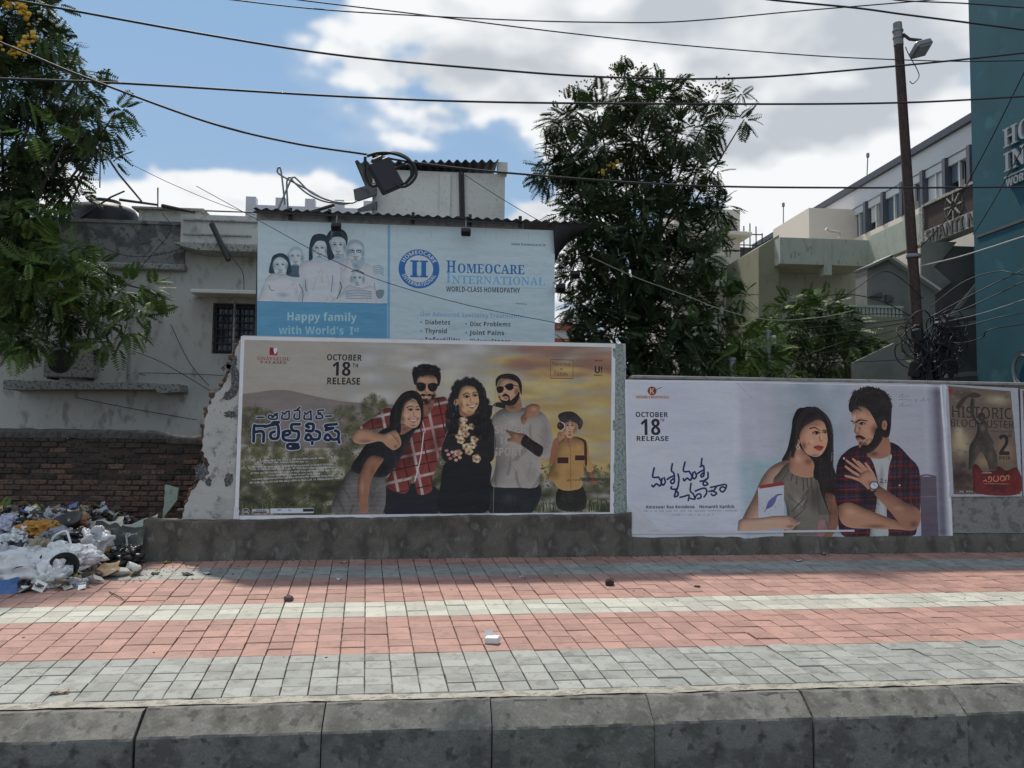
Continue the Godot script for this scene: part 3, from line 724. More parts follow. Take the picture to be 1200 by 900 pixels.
	m.tube([Vector3(k[0].x + 0.9, 4.9, 0.05), Vector3(k[0].x + 0.9, 6.2, 0.05), Vector3(k[0].x + 1.15, 6.2, 0.05), Vector3(k[0].x + 1.15, 4.9, 0.05)], 0.014, 0.014, 6)
	put(m, "conduit", M.stained_ledge, r)
	# tilted canopy sheets left of the room
	for t in [[[Vector3(-1.624, 6.575, -17), Vector3(-1.189, 6.731, -17), Vector3(-1.184, 6.488, -17), Vector3(-1.585, 6.333, -17)], "upper tilted grey sheet at the left of the rooftop room"], [[Vector3(-1.539, 6.152, -16.9), Vector3(-1.174, 6.321, -16.9), Vector3(-1.17, 6.149, -16.9), Vector3(-1.504, 6.085, -16.9)], "lower tilted grey sheet at the left of the rooftop room"]]:
		m = MB.new()
		var w: Array = t[0]
		var d := Vector3(0, 0.25, -0.9)
		m.quad(w[3], w[2], w[1], w[0]); m.quad(w[0], w[1], w[1] + d, w[0] + d)
		m.quad(w[3] + d, w[0] + d, w[1] + d, w[2] + d); m.quad(w[2], w[3], w[3] + d, w[2] + d)
		m.quad(w[0], w[0] + d, w[3] + d, w[3]); m.quad(w[1], w[2], w[2] + d, w[1] + d)
		one(m, "canopy_sheet", M.asbestos, t[1], "canopy", "tilted canopy sheets")
	# looped hoses and rods above the awning
	for t in [["hose", "bent hose looping up highest over the awning", 0.016, [Vector3(-1.314, 5.615, -14.4), Vector3(-1.569, 5.561, -14.4), Vector3(-1.855, 5.638, -14.4), Vector3(-2.141, 5.788, -14.4), Vector3(-2.57, 6.005, -14.4), Vector3(-2.643, 6.089, -14.4), Vector3(-2.587, 6.106, -14.4), Vector3(-2.5, 5.512, -14.4)]], ["hose", "second bent hose just below the highest loop", 0.016, [Vector3(-1.333, 5.572, -14.3), Vector3(-1.77, 5.555, -14.3), Vector3(-2.096, 5.673, -14.3), Vector3(-2.34, 5.867, -14.3), Vector3(-2.412, 5.951, -14.3), Vector3(-2.465, 5.847, -14.3), Vector3(-2.423, 5.342, -14.3)]], ["hose", "third bent hose with the lowest loop", 0.016, [Vector3(-1.351, 5.529, -14.2), Vector3(-1.688, 5.545, -14.2), Vector3(-2.041, 5.675, -14.2), Vector3(-2.255, 5.869, -14.2), Vector3(-2.353, 5.922, -14.2), Vector3(-2.445, 5.717, -14.2), Vector3(-2.599, 5.309, -14.2)]], ["wooden_pole", "dark pole lying slantwise on the tin awning", 0.03, [Vector3(-2.299, 5.184, -13.9), Vector3(-1.895, 5.312, -13.9), Vector3(-1.624, 5.407, -13.9)]]]:
		m = MB.new()
		m.tube(cable_points(t[3], 6), t[2], t[2], 6)
		one(m, t[0], M.iron if t[0] == "wooden_pole" else M.grey_metal, t[1], "pole" if t[0] == "wooden_pole" else "hose")
	# far pale building whose notched parapet shows above the awning
	var fb := thing("far_building", "distant white building with a notched parapet above the awning", "building", Vector3(0, 0, -40))
	k = PackedVector2Array([Vector2(-8.733, 12.505), Vector2(-3.88, 12.365), Vector2(-3.715, 5.288), Vector2(-8.507, 5.19)])
	m = MB.new()
	m.box(Vector3(k[0].x, 0, -6), Vector3(k[1].x + 1.0, k[1].y, 0))
	put(m, "wall", M.cool_white, fb)
	for i in 5:
		m = MB.new()
		m.box(Vector3(k[0].x + i * 1.35, k[1].y, -0.5), Vector3(k[0].x + i * 1.35 + 0.45, k[1].y + 0.38, 0))
		put(m, "parapet_post", M.cool_white, fb)

func flood(at: Vector3, label: String, arm: Vector3):
	var t := thing("flood_lamp", label, "lamp", at, "flood lamps round the hoarding")
	var m := MB.new()
	var tilt := Basis(Vector3.RIGHT, 0.7)
	m.bevel(Vector3.ZERO, Vector3(0.15, 0.11, 0.09), 0.012, tilt)
	put(m, "housing", M.black, t)
	m = MB.new()
	m.cube(tilt * Vector3(0, 0, -0.05), Vector3(0.12, 0.085, 0.006), tilt)
	put(m, "glass", M.glass, t)
	m = MB.new()
	for i in 4: m.cube(tilt * Vector3(-0.05 + i * 0.034, 0, 0.055), Vector3(0.008, 0.09, 0.03), tilt)
	put(m, "cooling_fin", M.black, t)
	m = MB.new()
	m.tube([Vector3.ZERO, arm], 0.012, 0.012, 6)
	put(m, "arm", M.grey_metal, t)

func make_right_side():
	# teal building, its side wall facing left
	var x := 10.82
	var b := thing("teal_building", "tall teal painted building with raised white letters at the right edge", "building", Vector3(x, 0, -16))
	var m := MB.new()
	m.box(Vector3(0, -0.15, 0), Vector3(6, 16, 5.6))
	put(m, "wall", M.teal, b)
	m = MB.new()
	m.box(Vector3(-0.02, 5.75, 0.1), Vector3(-0.001, 5.80, 5.5))
	put(m, "dark_strip", M.dark_wall, b)  # thin dark strip along the teal wall
	for t in [["HOMEOCARE", Vector3(10.8, 7.247, -14.975), 0.36], ["INTERNATIONAL", Vector3(10.8, 6.782, -14.969), 0.36], ["WORLD-CLASS", Vector3(10.8, 6.483, -14.908), 0.15]]:
		var tm := TextMesh.new()
		tm.text = t[0]
		tm.font = face_of(t[0] != "WORLD-CLASS", true)
		tm.font_size = 64
		tm.pixel_size = t[2] / 46.0
		tm.depth = 0.05
		tm.horizontal_alignment = HORIZONTAL_ALIGNMENT_LEFT
		tm.vertical_alignment = VERTICAL_ALIGNMENT_BOTTOM
		var o := inst(tm, "lettering", M.white_letters, b)
		o.position = t[1] - b.position + Vector3(-0.03, -t[2] * 0.33, 0)
		o.rotation.y = -PI / 2
	m = MB.new()
	var l0 := Vector3(10.8, 6.708, -14.996)
	m.box(l0 - b.position + Vector3(-0.03, -0.03, 0), l0 - b.position + Vector3(-0.002, 0.0, 3.0))
	put(m, "underline", M.white_letters, b)
	m = MB.new()
	m.lathe(Vector3(10.75, 3.026, -14.624) - b.position, [Vector2(0.2, 0.0), Vector2(0.21, 0.04), Vector2(0.26, 0.04), Vector2(0.27, 0.0)], 28, Basis(Vector3.FORWARD, PI / 2).scaled(Vector3(1, 1.25, 1)))
	put(m, "ring_emblem", M.white_letters, b)
	# house front, its shade put into the wall colour, between the pole and the teal wall, with slanting beams
	var d := thing("dark_house", "house front coloured dark for shade, squeezed beside the teal building", "house", Vector3(0, 0, -18.2))
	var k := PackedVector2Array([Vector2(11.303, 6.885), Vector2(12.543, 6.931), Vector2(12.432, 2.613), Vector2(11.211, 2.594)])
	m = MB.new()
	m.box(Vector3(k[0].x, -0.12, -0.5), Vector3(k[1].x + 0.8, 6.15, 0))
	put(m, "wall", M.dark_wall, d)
	for s in [[[Vector3(11.018, 4.362, -17.6), Vector3(12.074, 4.615, -17.6)], 0.13], [[Vector3(11.093, 4.194, -17.6), Vector3(12.068, 4.35, -17.6)], 0.07], [[Vector3(11.421, 4.499, -17.7), Vector3(12.037, 5.202, -17.7)], 0.07], [[Vector3(11.231, 3.135, -17.7), Vector3(12.107, 3.208, -17.7)], 0.1]]:
		m = MB.new()
		m.bar(s[0][0] - d.position, s[0][1] - d.position, s[1], s[1])
		put(m, "beam", M.gable, d)
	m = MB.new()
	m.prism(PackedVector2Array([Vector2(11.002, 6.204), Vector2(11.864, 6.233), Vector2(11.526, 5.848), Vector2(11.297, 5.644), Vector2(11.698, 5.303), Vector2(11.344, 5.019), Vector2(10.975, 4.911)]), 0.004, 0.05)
	put(m, "painted_sun_patch", M.gable, d)  # paler patch cut to the outline of sunlight on the wall
	# name board standing out over the lane
	var sb := thing("name_board", "dark brown name board with an ornate emblem and pale lettering", "sign board", Vector3(11.6, 0, -18))
	var s0 := Vector3(11.6, 7.249, -18.984) - sb.position
	var s1 := Vector3(11.6, 7.261, -16.862) - sb.position
	var s2 := Vector3(11.6, 6.323, -18.981) - sb.position
	var s3 := Vector3(11.6, 6.689, -18.968) - sb.position
	m = MB.new()
	m.box(Vector3(0, s3.y, s0.z), Vector3(0.3, s0.y, s1.z + 1.0))
	put(m, "board", tri_mat(grain(lin(0.06, 0.042, 0.036), [[123, 0.05, 4, 0.5, 0.8, lin(0.035, 0.027, 0.025), 0.6]], 256), 1.0), sb)
	m = MB.new()
	m.box(Vector3(-0.03, s2.y, s0.z), Vector3(0.3, s3.y - 0.02, s1.z + 1.0)); m.box(Vector3(-0.05, s0.y, s0.z - 0.05), Vector3(0.35, s0.y + 0.06, s1.z + 1.0)); m.box(Vector3(-0.05, s2.y, s0.z - 0.14), Vector3(0.3, s0.y, s0.z - 0.004))
	put(m, "border", M.stained_ledge, sb)
	var tm := TextMesh.new()
	tm.text = "SHANTI NARAYAN"; tm.font = face_of(false, true); tm.font_size = 64; tm.pixel_size = 0.0062; tm.depth = 0.03
	tm.horizontal_alignment = HORIZONTAL_ALIGNMENT_LEFT
	var lt := inst(tm, "lettering", flat(lin(0.09, 0.085, 0.08), 0.8), sb)
	lt.position = Vector3(-0.045, (s2.y + s3.y) / 2 - 0.02, s0.z + 0.12)
	lt.rotation.y = -PI / 2
	m = MB.new()
	var ec := Vector3(-0.01, (s0.y + s3.y) / 2, (s0.z + s1.z) / 2 + 0.1)
	for r in [0.33, 0.23, 0.12]: m.lathe(ec, [Vector2(r - 0.03, 0.0), Vector2(r - 0.02, 0.03), Vector2(r + 0.02, 0.03), Vector2(r + 0.03, 0.0)], 24, Basis(Vector3.FORWARD, PI / 2))
	for i in 8: m.bar(ec + Vector3(-0.015, cos(i * PI / 4) * 0.1, sin(i * PI / 4) * 0.1), ec + Vector3(-0.015, cos(i * PI / 4) * 0.32, sin(i * PI / 4) * 0.32), 0.03, 0.03)
	put(m, "emblem", M.stained_ledge, sb)
	# gabled house, the sunlight on one roof edge put into its colour
	var g := thing("gable_house", "small grey gabled house with one sloping roof edge coloured bright for sunlight", "house", Vector3(0, 0, -17.4))
	m = MB.new()
	var gp_ := PackedVector2Array([Vector2(9.305, 5.385), Vector2(9.772, 5.604), Vector2(10.847, 4.926), Vector2(10.796, 2.553), Vector2(9.259, 2.529)])
	m.prism(gp_, -0.5, 0)
	put(m, "wall", M.gable, g)
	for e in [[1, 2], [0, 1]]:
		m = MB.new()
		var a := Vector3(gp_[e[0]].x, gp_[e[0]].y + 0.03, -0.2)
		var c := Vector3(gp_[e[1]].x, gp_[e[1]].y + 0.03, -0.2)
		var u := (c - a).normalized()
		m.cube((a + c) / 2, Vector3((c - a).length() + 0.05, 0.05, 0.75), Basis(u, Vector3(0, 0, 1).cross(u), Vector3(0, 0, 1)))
		put(m, "roof_slope", M.white_metal if e[0] == 1 else M.gable, g)  # right slope takes the white to look sunlit, left stays grey
	m = MB.new()
	m.prism(PackedVector2Array([Vector2(9.315, 4.772), Vector2(9.566, 4.872), Vector2(9.603, 4.762)]), 0.004, 0.12); m.prism(PackedVector2Array([Vector2(9.681, 4.819), Vector2(9.873, 4.75), Vector2(9.678, 4.652)]), 0.004, 0.12)
	put(m, "vent_hood", M.dark_wall, g)
	# balustrade in front of it
	var bl := thing("balustrade", "weathered pale green parapet with upright slots below the gable", "balustrade", Vector3(0, 0, -16.9))
	var bp := PackedVector2Array([Vector2(8.579, 4.508), Vector2(9.812, 4.558), Vector2(9.807, 4.27), Vector2(8.575, 4.203)])
	m = MB.new()
	m.box(Vector3(bp[0].x, bp[0].y - 0.05, -0.12), Vector3(bp[1].x, bp[0].y, 0.02))
	put(m, "top_rail", M.mint, bl)
	for i in 15:
		m = MB.new()
		var xx := lerpf(bp[0].x, bp[1].x, (i + 0.5) / 15)
		m.box(Vector3(xx - 0.028, bp[2].y, -0.1), Vector3(xx + 0.028, bp[0].y - 0.052, 0.0))
		put(m, "baluster", M.mint, bl)
	m = MB.new()
	m.box(Vector3(bp[0].x, -0.12, -0.14), Vector3(bp[1].x, bp[2].y - 0.002, 0.03))
	put(m, "wall", M.olive, bl)
	# pale wall below, leaning sheet
	m = MB.new()
	m.prism(PackedVector2Array([Vector2(8.04, 3.168), Vector2(8.87, 3.565), Vector2(9.24, 3.027), Vector2(9.229, 2.451), Vector2(8.029, 2.432)]), -0.1, 0)
	var lw := one(m, "leaning_sheet", M.gable, "pale sheet leaning behind the couple poster wall", "sheet")
	lw.position.z = -15.6
	# green block with balcony parapets
	var gb := thing("green_building", "pale green building with a stained concrete balcony", "building", Vector3(0, 0, -22))
	var q := PackedVector2Array([Vector2(9.315, 7.166), Vector2(11.828, 7.252), Vector2(11.815, 6.449), Vector2(9.308, 6.372)])
	m = MB.new()
	m.box(Vector3(q[0].x, q[2].y, -1.2), Vector3(q[1].x, q[0].y, 0))
	put(m, "balcony_parapet", M.mint, gb)
	m = MB.new()
	m.box(Vector3((q[0].x + q[1].x) / 2 - 0.02, q[2].y - 0.28, -0.3), Vector3((q[0].x + q[1].x) / 2 + 0.18, q[0].y - 0.1, 0.03))
	put(m, "rib", M.mint, gb)
	m = MB.new()
	m.box(Vector3(q[0].x - 0.1, -0.12, -9), Vector3(q[1].x + 1.2, q[0].y - 0.1, -1.3))
	put(m, "wall", M.mint, gb)
	m = MB.new()
	var ol := PackedVector2Array([Vector2(8.876, 6.961), Vector2(9.461, 7.337), Vector2(9.42, 2.748), Vector2(8.844, 2.739)])
	m.prism(ol, -8, -0.4)
	put(m, "side_wing", M.olive, gb)
	m = MB.new()
	m.box(Vector3(q[1].x + 0.002, q[2].y + 0.05, -0.002), Vector3(q[1].x + 0.22, q[0].y + 0.1, 3.2)); m.box(Vector3(q[1].x + 0.23, q[2].y + 0.4, 2.4), Vector3(q[1].x + 1.6, q[0].y + 0.4, 3.2))
	put(m, "side_parapet", M.mint, gb)
	m = MB.new()
	m.box(Vector3(q[0].x - 1.8, q[0].y - 1.0, -9), Vector3(q[0].x - 0.78, q[0].y - 0.1, -2)); m.box(Vector3(q[0].x - 1.8, -0.1, -9), Vector3(q[0].x - 0.85, q[0].y - 1.8, -2.2))
	put(m, "rear_balcony", M.mint, gb)
	m = MB.new()
	m.tube([Vector3(10.665, 7.472, -22.1), Vector3(10.761, 7.405, -22.1), Vector3(11.052, 7.367, -22.1), Vector3(11.051, 7.249, -22.1)], 0.05, 0.05, 8)
	for i in m.v.size(): m.v[i].z += 22
	put(m, "overflow_pipe", M.beige, gb)

func make_far_buildings():
	# long building running away along the lane
	var X := 14.0
	var b := thing("long_building", "long grey and beige building with a dark roof edge receding up the lane", "building", Vector3(X, 0, -28))
	var far := Vector3(14, 10.315, -35.719)
	var near := Vector3(14, 10.107, -20.636)
	var yr := (far.y + near.y) / 2
	var m := MB.new()
	var yw1 := yr - 0.72
	var yw0 := yr - 1.75
	m.box(Vector3(0, yw1, far.z + 28), Vector3(6, yr - 0.1, near.z + 31))
	put(m, "upper_wall", M.cool_white, b)
	m = MB.new()
	m.box(Vector3(0, -0.12, far.z + 28), Vector3(6, yw0, near.z + 31))
	put(m, "lower_wall", M.beige, b)
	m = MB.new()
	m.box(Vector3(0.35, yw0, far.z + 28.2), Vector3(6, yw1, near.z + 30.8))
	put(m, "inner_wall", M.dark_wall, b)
	m = MB.new()
	m.box(Vector3(-0.12, yr - 0.14, far.z + 27.9), Vector3(6.1, yr + 0.06, near.z + 31))
	put(m, "roof_edge", flat(lin(0.055, 0.06, 0.08), 0.6), b)
	var z := near.z + 30.0
	var i := 0
	var glass2 := flat(lin(0.10, 0.13, 0.18), 0.12)
	while z > far.z + 31:
		m = MB.new()
		m.box(Vector3(-0.06, yw0, z - 0.07), Vector3(0.3, yw1, z + 0.07))
		put(m, "pillar", flat(lin(0.09, 0.10, 0.12), 0.6) if i == 0 else b.get_node("pillar").material_override, b)
		var w := MB.new()
		w.box(Vector3(0.04, yw1 - 0.24, z - 1.0), Vector3(0.3, yw1 - 0.02, z - 0.08))
		var o := put(w, "window", M.cool_white, b)
		w = MB.new()
		if i % 2: w.box(Vector3(0.12, yw0 + 0.02, z - 1.0), Vector3(0.16, yw1 - 0.25, z - 0.08))
		else: w.box(Vector3(0.12, yw0 + 0.3, z - 0.96), Vector3(0.16, yw1 - 0.25, z - 0.5))
		put(w, "pane", glass2 if i % 3 else M.cool_white, o)
		w = MB.new()
		w.box(Vector3(0.05, yw0, z - 0.57), Vector3(0.2, yw1 - 0.25, z - 0.52))
		put(w, "mullion", M.white_metal, o)
		z -= 1.08
		i += 1
	for t in [[[Vector3(16.101, 11.66, -30), Vector3(16.146, 12.412, -30)], "thin rod with a round tip on the roof edge"], [[Vector3(14.549, 10.734, -34), Vector3(14.557, 11.569, -34)], "small aerial mast on the far end of the roof"]]:
		m = MB.new()
		m.tube(t[0], 0.022, 0.022, 5)
		m.bevel(t[0][1], Vector3(0.1, 0.18, 0.1), 0.02)
		one(m, "aerial", M.grey_metal, t[1], "aerial")
	# beige block in front of it
	var bb := thing("beige_building", "smooth beige block with a flat top between the green building and the long roof", "building", Vector3(0, 0, -27))
	var q := PackedVector2Array([Vector2(12.443, 9.296), Vector2(15.223, 9.457), Vector2(15.196, 7.914), Vector2(12.426, 7.825)])
	m = MB.new()
	m.box(Vector3(q[0].x, -0.12, -3), Vector3(q[1].x, q[1].y, 0)); m.box(Vector3(q[1].x + 0.003, -0.12, -2.9), Vector3(q[1].x + 0.3, q[1].y - 0.003, 4.5))
	put(m, "wall", M.beige, bb)
	m = MB.new()
	m.tube([Vector3(q[1].x - 0.1, 5, 0.04), Vector3(q[1].x - 0.1, q[1].y, 0.04)], 0.03, 0.03, 6)
	put(m, "drain_pipe", M.beige, bb)
	# cream block behind the middle tree
	var cb := thing("cream_building", "plain cream building with a cornice showing behind the middle tree", "building", Vector3(0, 0, -25))
	q = PackedVector2Array([Vector2(7.258, 8.676), Vector2(9.32, 8.726), Vector2(9.314, 7.825), Vector2(9.293, 4.154)])
	m = MB.new()
	m.box(Vector3(q[0].x, -0.12, -5), Vector3(q[1].x, q[1].y, 0))
	put(m, "wall", M.beige, cb)
	m = MB.new()
	m.bevel(Vector3((q[0].x + q[1].x) / 2 + 0.1, q[2].y + 0.1, -2.4), Vector3(q[1].x - q[0].x + 0.35, 0.14, 5.4), 0.03)
	put(m, "cornice", M.beige, cb)
	# water tank stand with railing
	var ts := thing("tank_stand", "small iron roof cage beside the cream building", "cage", Vector3(10.019, 7.533, -26))
	m = MB.new()
	for i2 in 5: m.tube([Vector3(-0.4 + i2 * 0.2, 0, 0), Vector3(-0.4 + i2 * 0.2, 0.75 + 0.3 * sin(i2 * PI / 4), 0)], 0.02, 0.02, 5)
	for y in [0.35, 0.7]: m.bar(Vector3(-0.42, y, 0), Vector3(0.42, y, 0), 0.03, 0.03)
	put(m, "railing", M.iron, ts)
	m = MB.new()
	m.box(Vector3(-0.45, -0.35, -0.5), Vector3(0.45, 0.3, -0.1)); m.box(Vector3(-0.4, -7.0, -0.45), Vector3(0.4, -0.352, -0.15))
	put(m, "tank", M.dark_wall, ts)
	# red and white house glimpsed left of the middle tree
	var rw := thing("striped_house", "small far house with red and white bands left of the middle tree", "house", Vector3(0, 0, -30))
	q = PackedVector2Array([Vector2(4.034, 5.797), Vector2(5.329, 5.829), Vector2(5.337, 4.539), Vector2(4.045, 4.513)])
	m = MB.new()
	m.box(Vector3(q[0].x, -0.12, -4), Vector3(q[1].x, q[0].y, 0))
	put(m, "wall", M.cool_white, rw)
	for i3 in 3:
		m = MB.new()
		m.box(Vector3(q[0].x - 0.05, q[0].y - 0.25 - i3 * 0.55, -0.05), Vector3(q[1].x + 0.05, q[0].y - 0.02 - i3 * 0.55, 0.12))
		put(m, "red_band", flat(lin(0.3, 0.07, 0.055), 0.8), rw)


# ---------------------------------------------------------------- trees
func frond_mesh(pairs: int, seed_: int) -> ArrayMesh:   # a feathery compound leaf, one unit long
	var r := RandomNumberGenerator.new()
	r.seed = seed_
	var m := MB.new()
	var p := []
	for i in pairs + 2:
		var t := float(i) / (pairs + 1)
		p.append(Vector3(r.randf_range(-0.01, 0.01), -0.28 * t * t, t))
	for i in pairs + 1:
		var a: Vector3 = p[i]
		var b: Vector3 = p[i + 1]
		m.tri(a + Vector3(0.008, 0, 0), a - Vector3(0.008, 0, 0), b)
		if i == 0: continue
		var t := float(i) / (pairs + 1)
		var l := 0.34 * sin(PI * (0.18 + 0.72 * t)) * r.randf_range(0.85, 1.1)
		for s in [-1.0, 1.0]:
			var tip := a + Vector3(s * l, -0.25 * l + r.randf_range(-0.03, 0.03), 0.42 * l)
			var mid := a.lerp(tip, 0.5)
			var w := Vector3(0, r.randf_range(-0.008, 0.008), 0.062 * (1.0 - 0.35 * t) * r.randf_range(0.9, 1.2))
			m.tri(a, mid + w, tip) if s < 0 else m.tri(a, tip, mid + w)
			m.tri(a, tip, mid - w) if s < 0 else m.tri(a, mid - w, tip)
	return m.mesh()
var fronds := []
func leaf_mat(bl: Color) -> StandardMaterial3D:
	var m := StandardMaterial3D.new()
	m.vertex_color_use_as_albedo = true
	m.roughness = 0.55
	m.metallic_specular = 0.3
	m.backlight_enabled = true
	m.backlight = bl
	m.cull_mode = BaseMaterial3D.CULL_DISABLED
	return m
func crown(parent: Node, called: String, clumps: Array, density: float, size: float, cols: Array, mat: Material):
	if fronds.is_empty():
		for i in 3: fronds.append(frond_mesh(9 + i, 60 + i))
	var lists := [[], [], []]
	for c in clumps:
		var r: Vector3 = c[1] if c[1] is Vector3 else Vector3.ONE * c[1]
		var n := int(density * pow(r.x * r.y * r.z, 0.667) * 70)
		for i in n:
			var d := Vector3(rng.randfn(), rng.randfn(), rng.randfn()).normalized()
			var q := pow(rng.randf(), 0.42)
			var at: Vector3 = c[0] + d * r * q - parent.position
			var dir := (d * 0.8 + Vector3(rng.randfn() * 0.45, rng.randfn() * 0.3 - 0.22, rng.randfn() * 0.45)).normalized()
			var up := (Vector3.UP + Vector3(rng.randfn(), 0, rng.randfn()) * 0.45).normalized()
			var x := up.cross(dir).normalized()
			var s := size * rng.randf_range(0.65, 1.25)
			lists[rng.randi() % 3].append([Transform3D(Basis(x, dir.cross(x), dir).scaled(Vector3.ONE * s), at), cols[rng.randi() % cols.size()] * rng.randf_range(0.7, 1.25)])
	for k in 3:
		var mm := MultiMesh.new()
		mm.transform_format = MultiMesh.TRANSFORM_3D
		mm.use_colors = true
		mm.mesh = fronds[k]
		mm.instance_count = lists[k].size()
		for i in lists[k].size():
			mm.set_instance_transform(i, lists[k][i][0])
			mm.set_instance_color(i, Color(lists[k][i][1], 1.0))
		var o := MultiMeshInstance3D.new()
		o.name = called
		o.multimesh = mm
		o.material_override = mat
		o.set_meta("kind", "stuff")
		parent.add_child(o, true)
func limbs(parent: Node, root: Vector3, fork: Vector3, r: float, clumps: Array, bend := 0.25):
	var m := MB.new()
	m.tube(cable_points([root, root.lerp(fork, 0.5) + Vector3(rng.randf_range(-1, 1), 0, rng.randf_range(-1, 1)) * 0.12, fork], 5), r, r * 0.7, 10)
	for i in m.v.size(): m.v[i] -= parent.position
	put(m, "trunk", M.bark, parent)
	for c in clumps:
		m = MB.new()
		var s := root.lerp(fork, rng.randf_range(0.75, 1.0))
		var e: Vector3 = c[0]
		var mid := s.lerp(e, 0.5) + Vector3(rng.randf_range(-1, 1), rng.randf_range(0.0, 1.2), rng.randf_range(-1, 1)) * bend
		m.tube(cable_points([s, mid, e], 5), r * 0.2, 0.01, 6)
		for i in m.v.size(): m.v[i] -= parent.position
		put(m, "branch", M.bark, parent)
func sprays(parent: Node, called: String, spots: Array, n: int, spread: float, size: float, m: Material):   # little flower or pod clusters
	var mb := MB.new()
	var f := noise(8, 0.02, 2)
	for s in spots:
		for i in n:
			var at: Vector3 = s + Vector3(rng.randfn(), rng.randfn() * 0.6, rng.randfn()) * spread - parent.position
			mb.blob(at, Vector3.ONE * size * rng.randf_range(0.6, 1.3), f, 0.4, 5, 3)
	put(mb, called, m, parent).set_meta("kind", "stuff")

func make_trees():
	var leaf := leaf_mat(lin(0.10, 0.15, 0.03))
	var dark := [Color(0.054, 0.082, 0.038), Color(0.042, 0.066, 0.034), Color(0.066, 0.096, 0.040)]
	var mid := [Color(0.075, 0.12, 0.038), Color(0.058, 0.095, 0.034), Color(0.095, 0.145, 0.042)]
	var light := [Color(0.10, 0.16, 0.035), Color(0.13, 0.19, 0.045), Color(0.085, 0.14, 0.035)]
	# tree in the middle
	var t := thing("feathery_tree", "tall dark feathery tree standing behind the gap between the two wide posters", "tree", Vector3(3.75, -0.12, -15.6), "feathery trees behind the walls")
	var cl := []
	for c in [[Vector3(2.992, 7.762, -15.352), .5], [Vector3(2.571, 7.883, -15.931), .35], [Vector3(3.682, 8.343, -15.886), .5], [Vector3(3.709, 8.488, -15.508), .22], [Vector3(4.017, 7.808, -14.931), .5], [Vector3(4.607, 8.181, -15.297), .3], [Vector3(5.19, 7.994, -15.169), .28], [Vector3(6.115, 8.644, -16.318), .17], [Vector3(5.971, 7.896, -15.758), .17], [Vector3(2.314, 7.595, -15.644), .3], [Vector3(2.582, 7.16, -16.279), .5], [Vector3(2.239, 6.675, -15.864), .35], [Vector3(3, 6.957, -15.37), .7], [Vector3(4.02, 7.46, -16.22), .75], [Vector3(4.509, 7.208, -14.974), .5], [Vector3(5.359, 7.814, -16.075), .3], [Vector3(4.62, 6.788, -15.911), .6], [Vector3(3.744, 6.542, -15.774), .7], [Vector3(2.919, 6.346, -15.78), .55], [Vector3(5.435, 7.034, -16.314), .32], [Vector3(5.364, 6.003, -15.705), .3], [Vector3(5.494, 6.11, -15.592), .24], [Vector3(5.095, 6.321, -15.805), .35], [Vector3(2.62, 5.634, -14.992), .5], [Vector3(3.264, 5.521, -15.074), .7], [Vector3(4.151, 5.721, -15.424), .7], [Vector3(4.784, 5.403, -15.357), .4], [Vector3(2.775, 5.089, -14.974), .55], [Vector3(2.712, 4.753, -15.483), .45], [Vector3(3.583, 4.825, -15.079), .75], [Vector3(4.608, 4.937, -15.875), .6], [Vector3(4.878, 4.985, -14.896), .3], [Vector3(5.409, 5.672, -15.841), .22], [Vector3(3.14, 4.423, -16.015), .5], [Vector3(2.633, 4.007, -15.007), .4], [Vector3(3.906, 4.288, -16.076), .7], [Vector3(4.498, 4.089, -15.221), .55], [Vector3(3.29, 3.501, -15.16), .6], [Vector3(4.05, 3.427, -15.046), .7], [Vector3(3.006, 3.78, -16.167), .4], [Vector3(4.785, 3.64, -15.37), .5], [Vector3(3.627, 2.971, -15.243), .7], [Vector3(2.794, 3.089, -15.013), .45], [Vector3(4.595, 3.039, -15.834), .6], [Vector3(4.886, 3.124, -14.937), .4], [Vector3(2.421, 7.434, -16.348), .22], [Vector3(2.111, 6.718, -15.654), .2]]:
		cl.append([c[0], Vector3(c[1] * 1.05, c[1] * 0.8, c[1] * 1.2)])
	limbs(t, Vector3(3.75, -0.12, -15.7), Vector3(3.863, 4.634, -15.7), 0.16, cl)
	crown(t, "crown", cl, 6.2, 0.31, dark, leaf)
	var side := []
	for c in [[Vector3(5.231, 4.545, -15), .28], [Vector3(5.44, 4.741, -15), .22], [Vector3(5.18, 4.073, -15), .3], [Vector3(5.389, 4.235, -15), .24], [Vector3(5.019, 3.678, -15), .3], [Vector3(4.83, 4.298, -15), .25], [Vector3(5.631, 4.32, -15), .18], [Vector3(5.314, 5.258, -15), .14]]: side.append([c[0], Vector3(c[1] * 1.2, c[1], c[1])])
	crown(t, "pale_leaves", side, 3.0, 0.36, mid, leaf)  # paler fronds on the right flank of the crown
	sprays(t, "seed_pods", [Vector3(4.473, 8.349, -15.4), Vector3(3.979, 8.456, -15.4), Vector3(3.683, 8.605, -15.4), Vector3(5.136, 8.35, -15.4), Vector3(5.387, 8.43, -15.4), Vector3(2.837, 8.265, -15.4), Vector3(2.482, 8.115, -15.4), Vector3(3.324, 8.421, -15.4)], 20, 0.1, 0.02, flat(lin(0.28, 0.17, 0.07), 0.8))
	sprays(t, "flowers", [Vector3(3.107, 6.534, -14.8), Vector3(2.968, 6.419, -14.8), Vector3(3.231, 6.586, -14.8)], 5, 0.06, 0.03, flat(lin(0.55, 0.36, 0.03), 0.7))
	# tree at the left edge
	t = thing("feathery_tree", "leafy tree with yellow flowers filling the upper left corner", "tree", Vector3(-7.4, -0.12, -14.2), "feathery trees behind the walls")
	cl = []
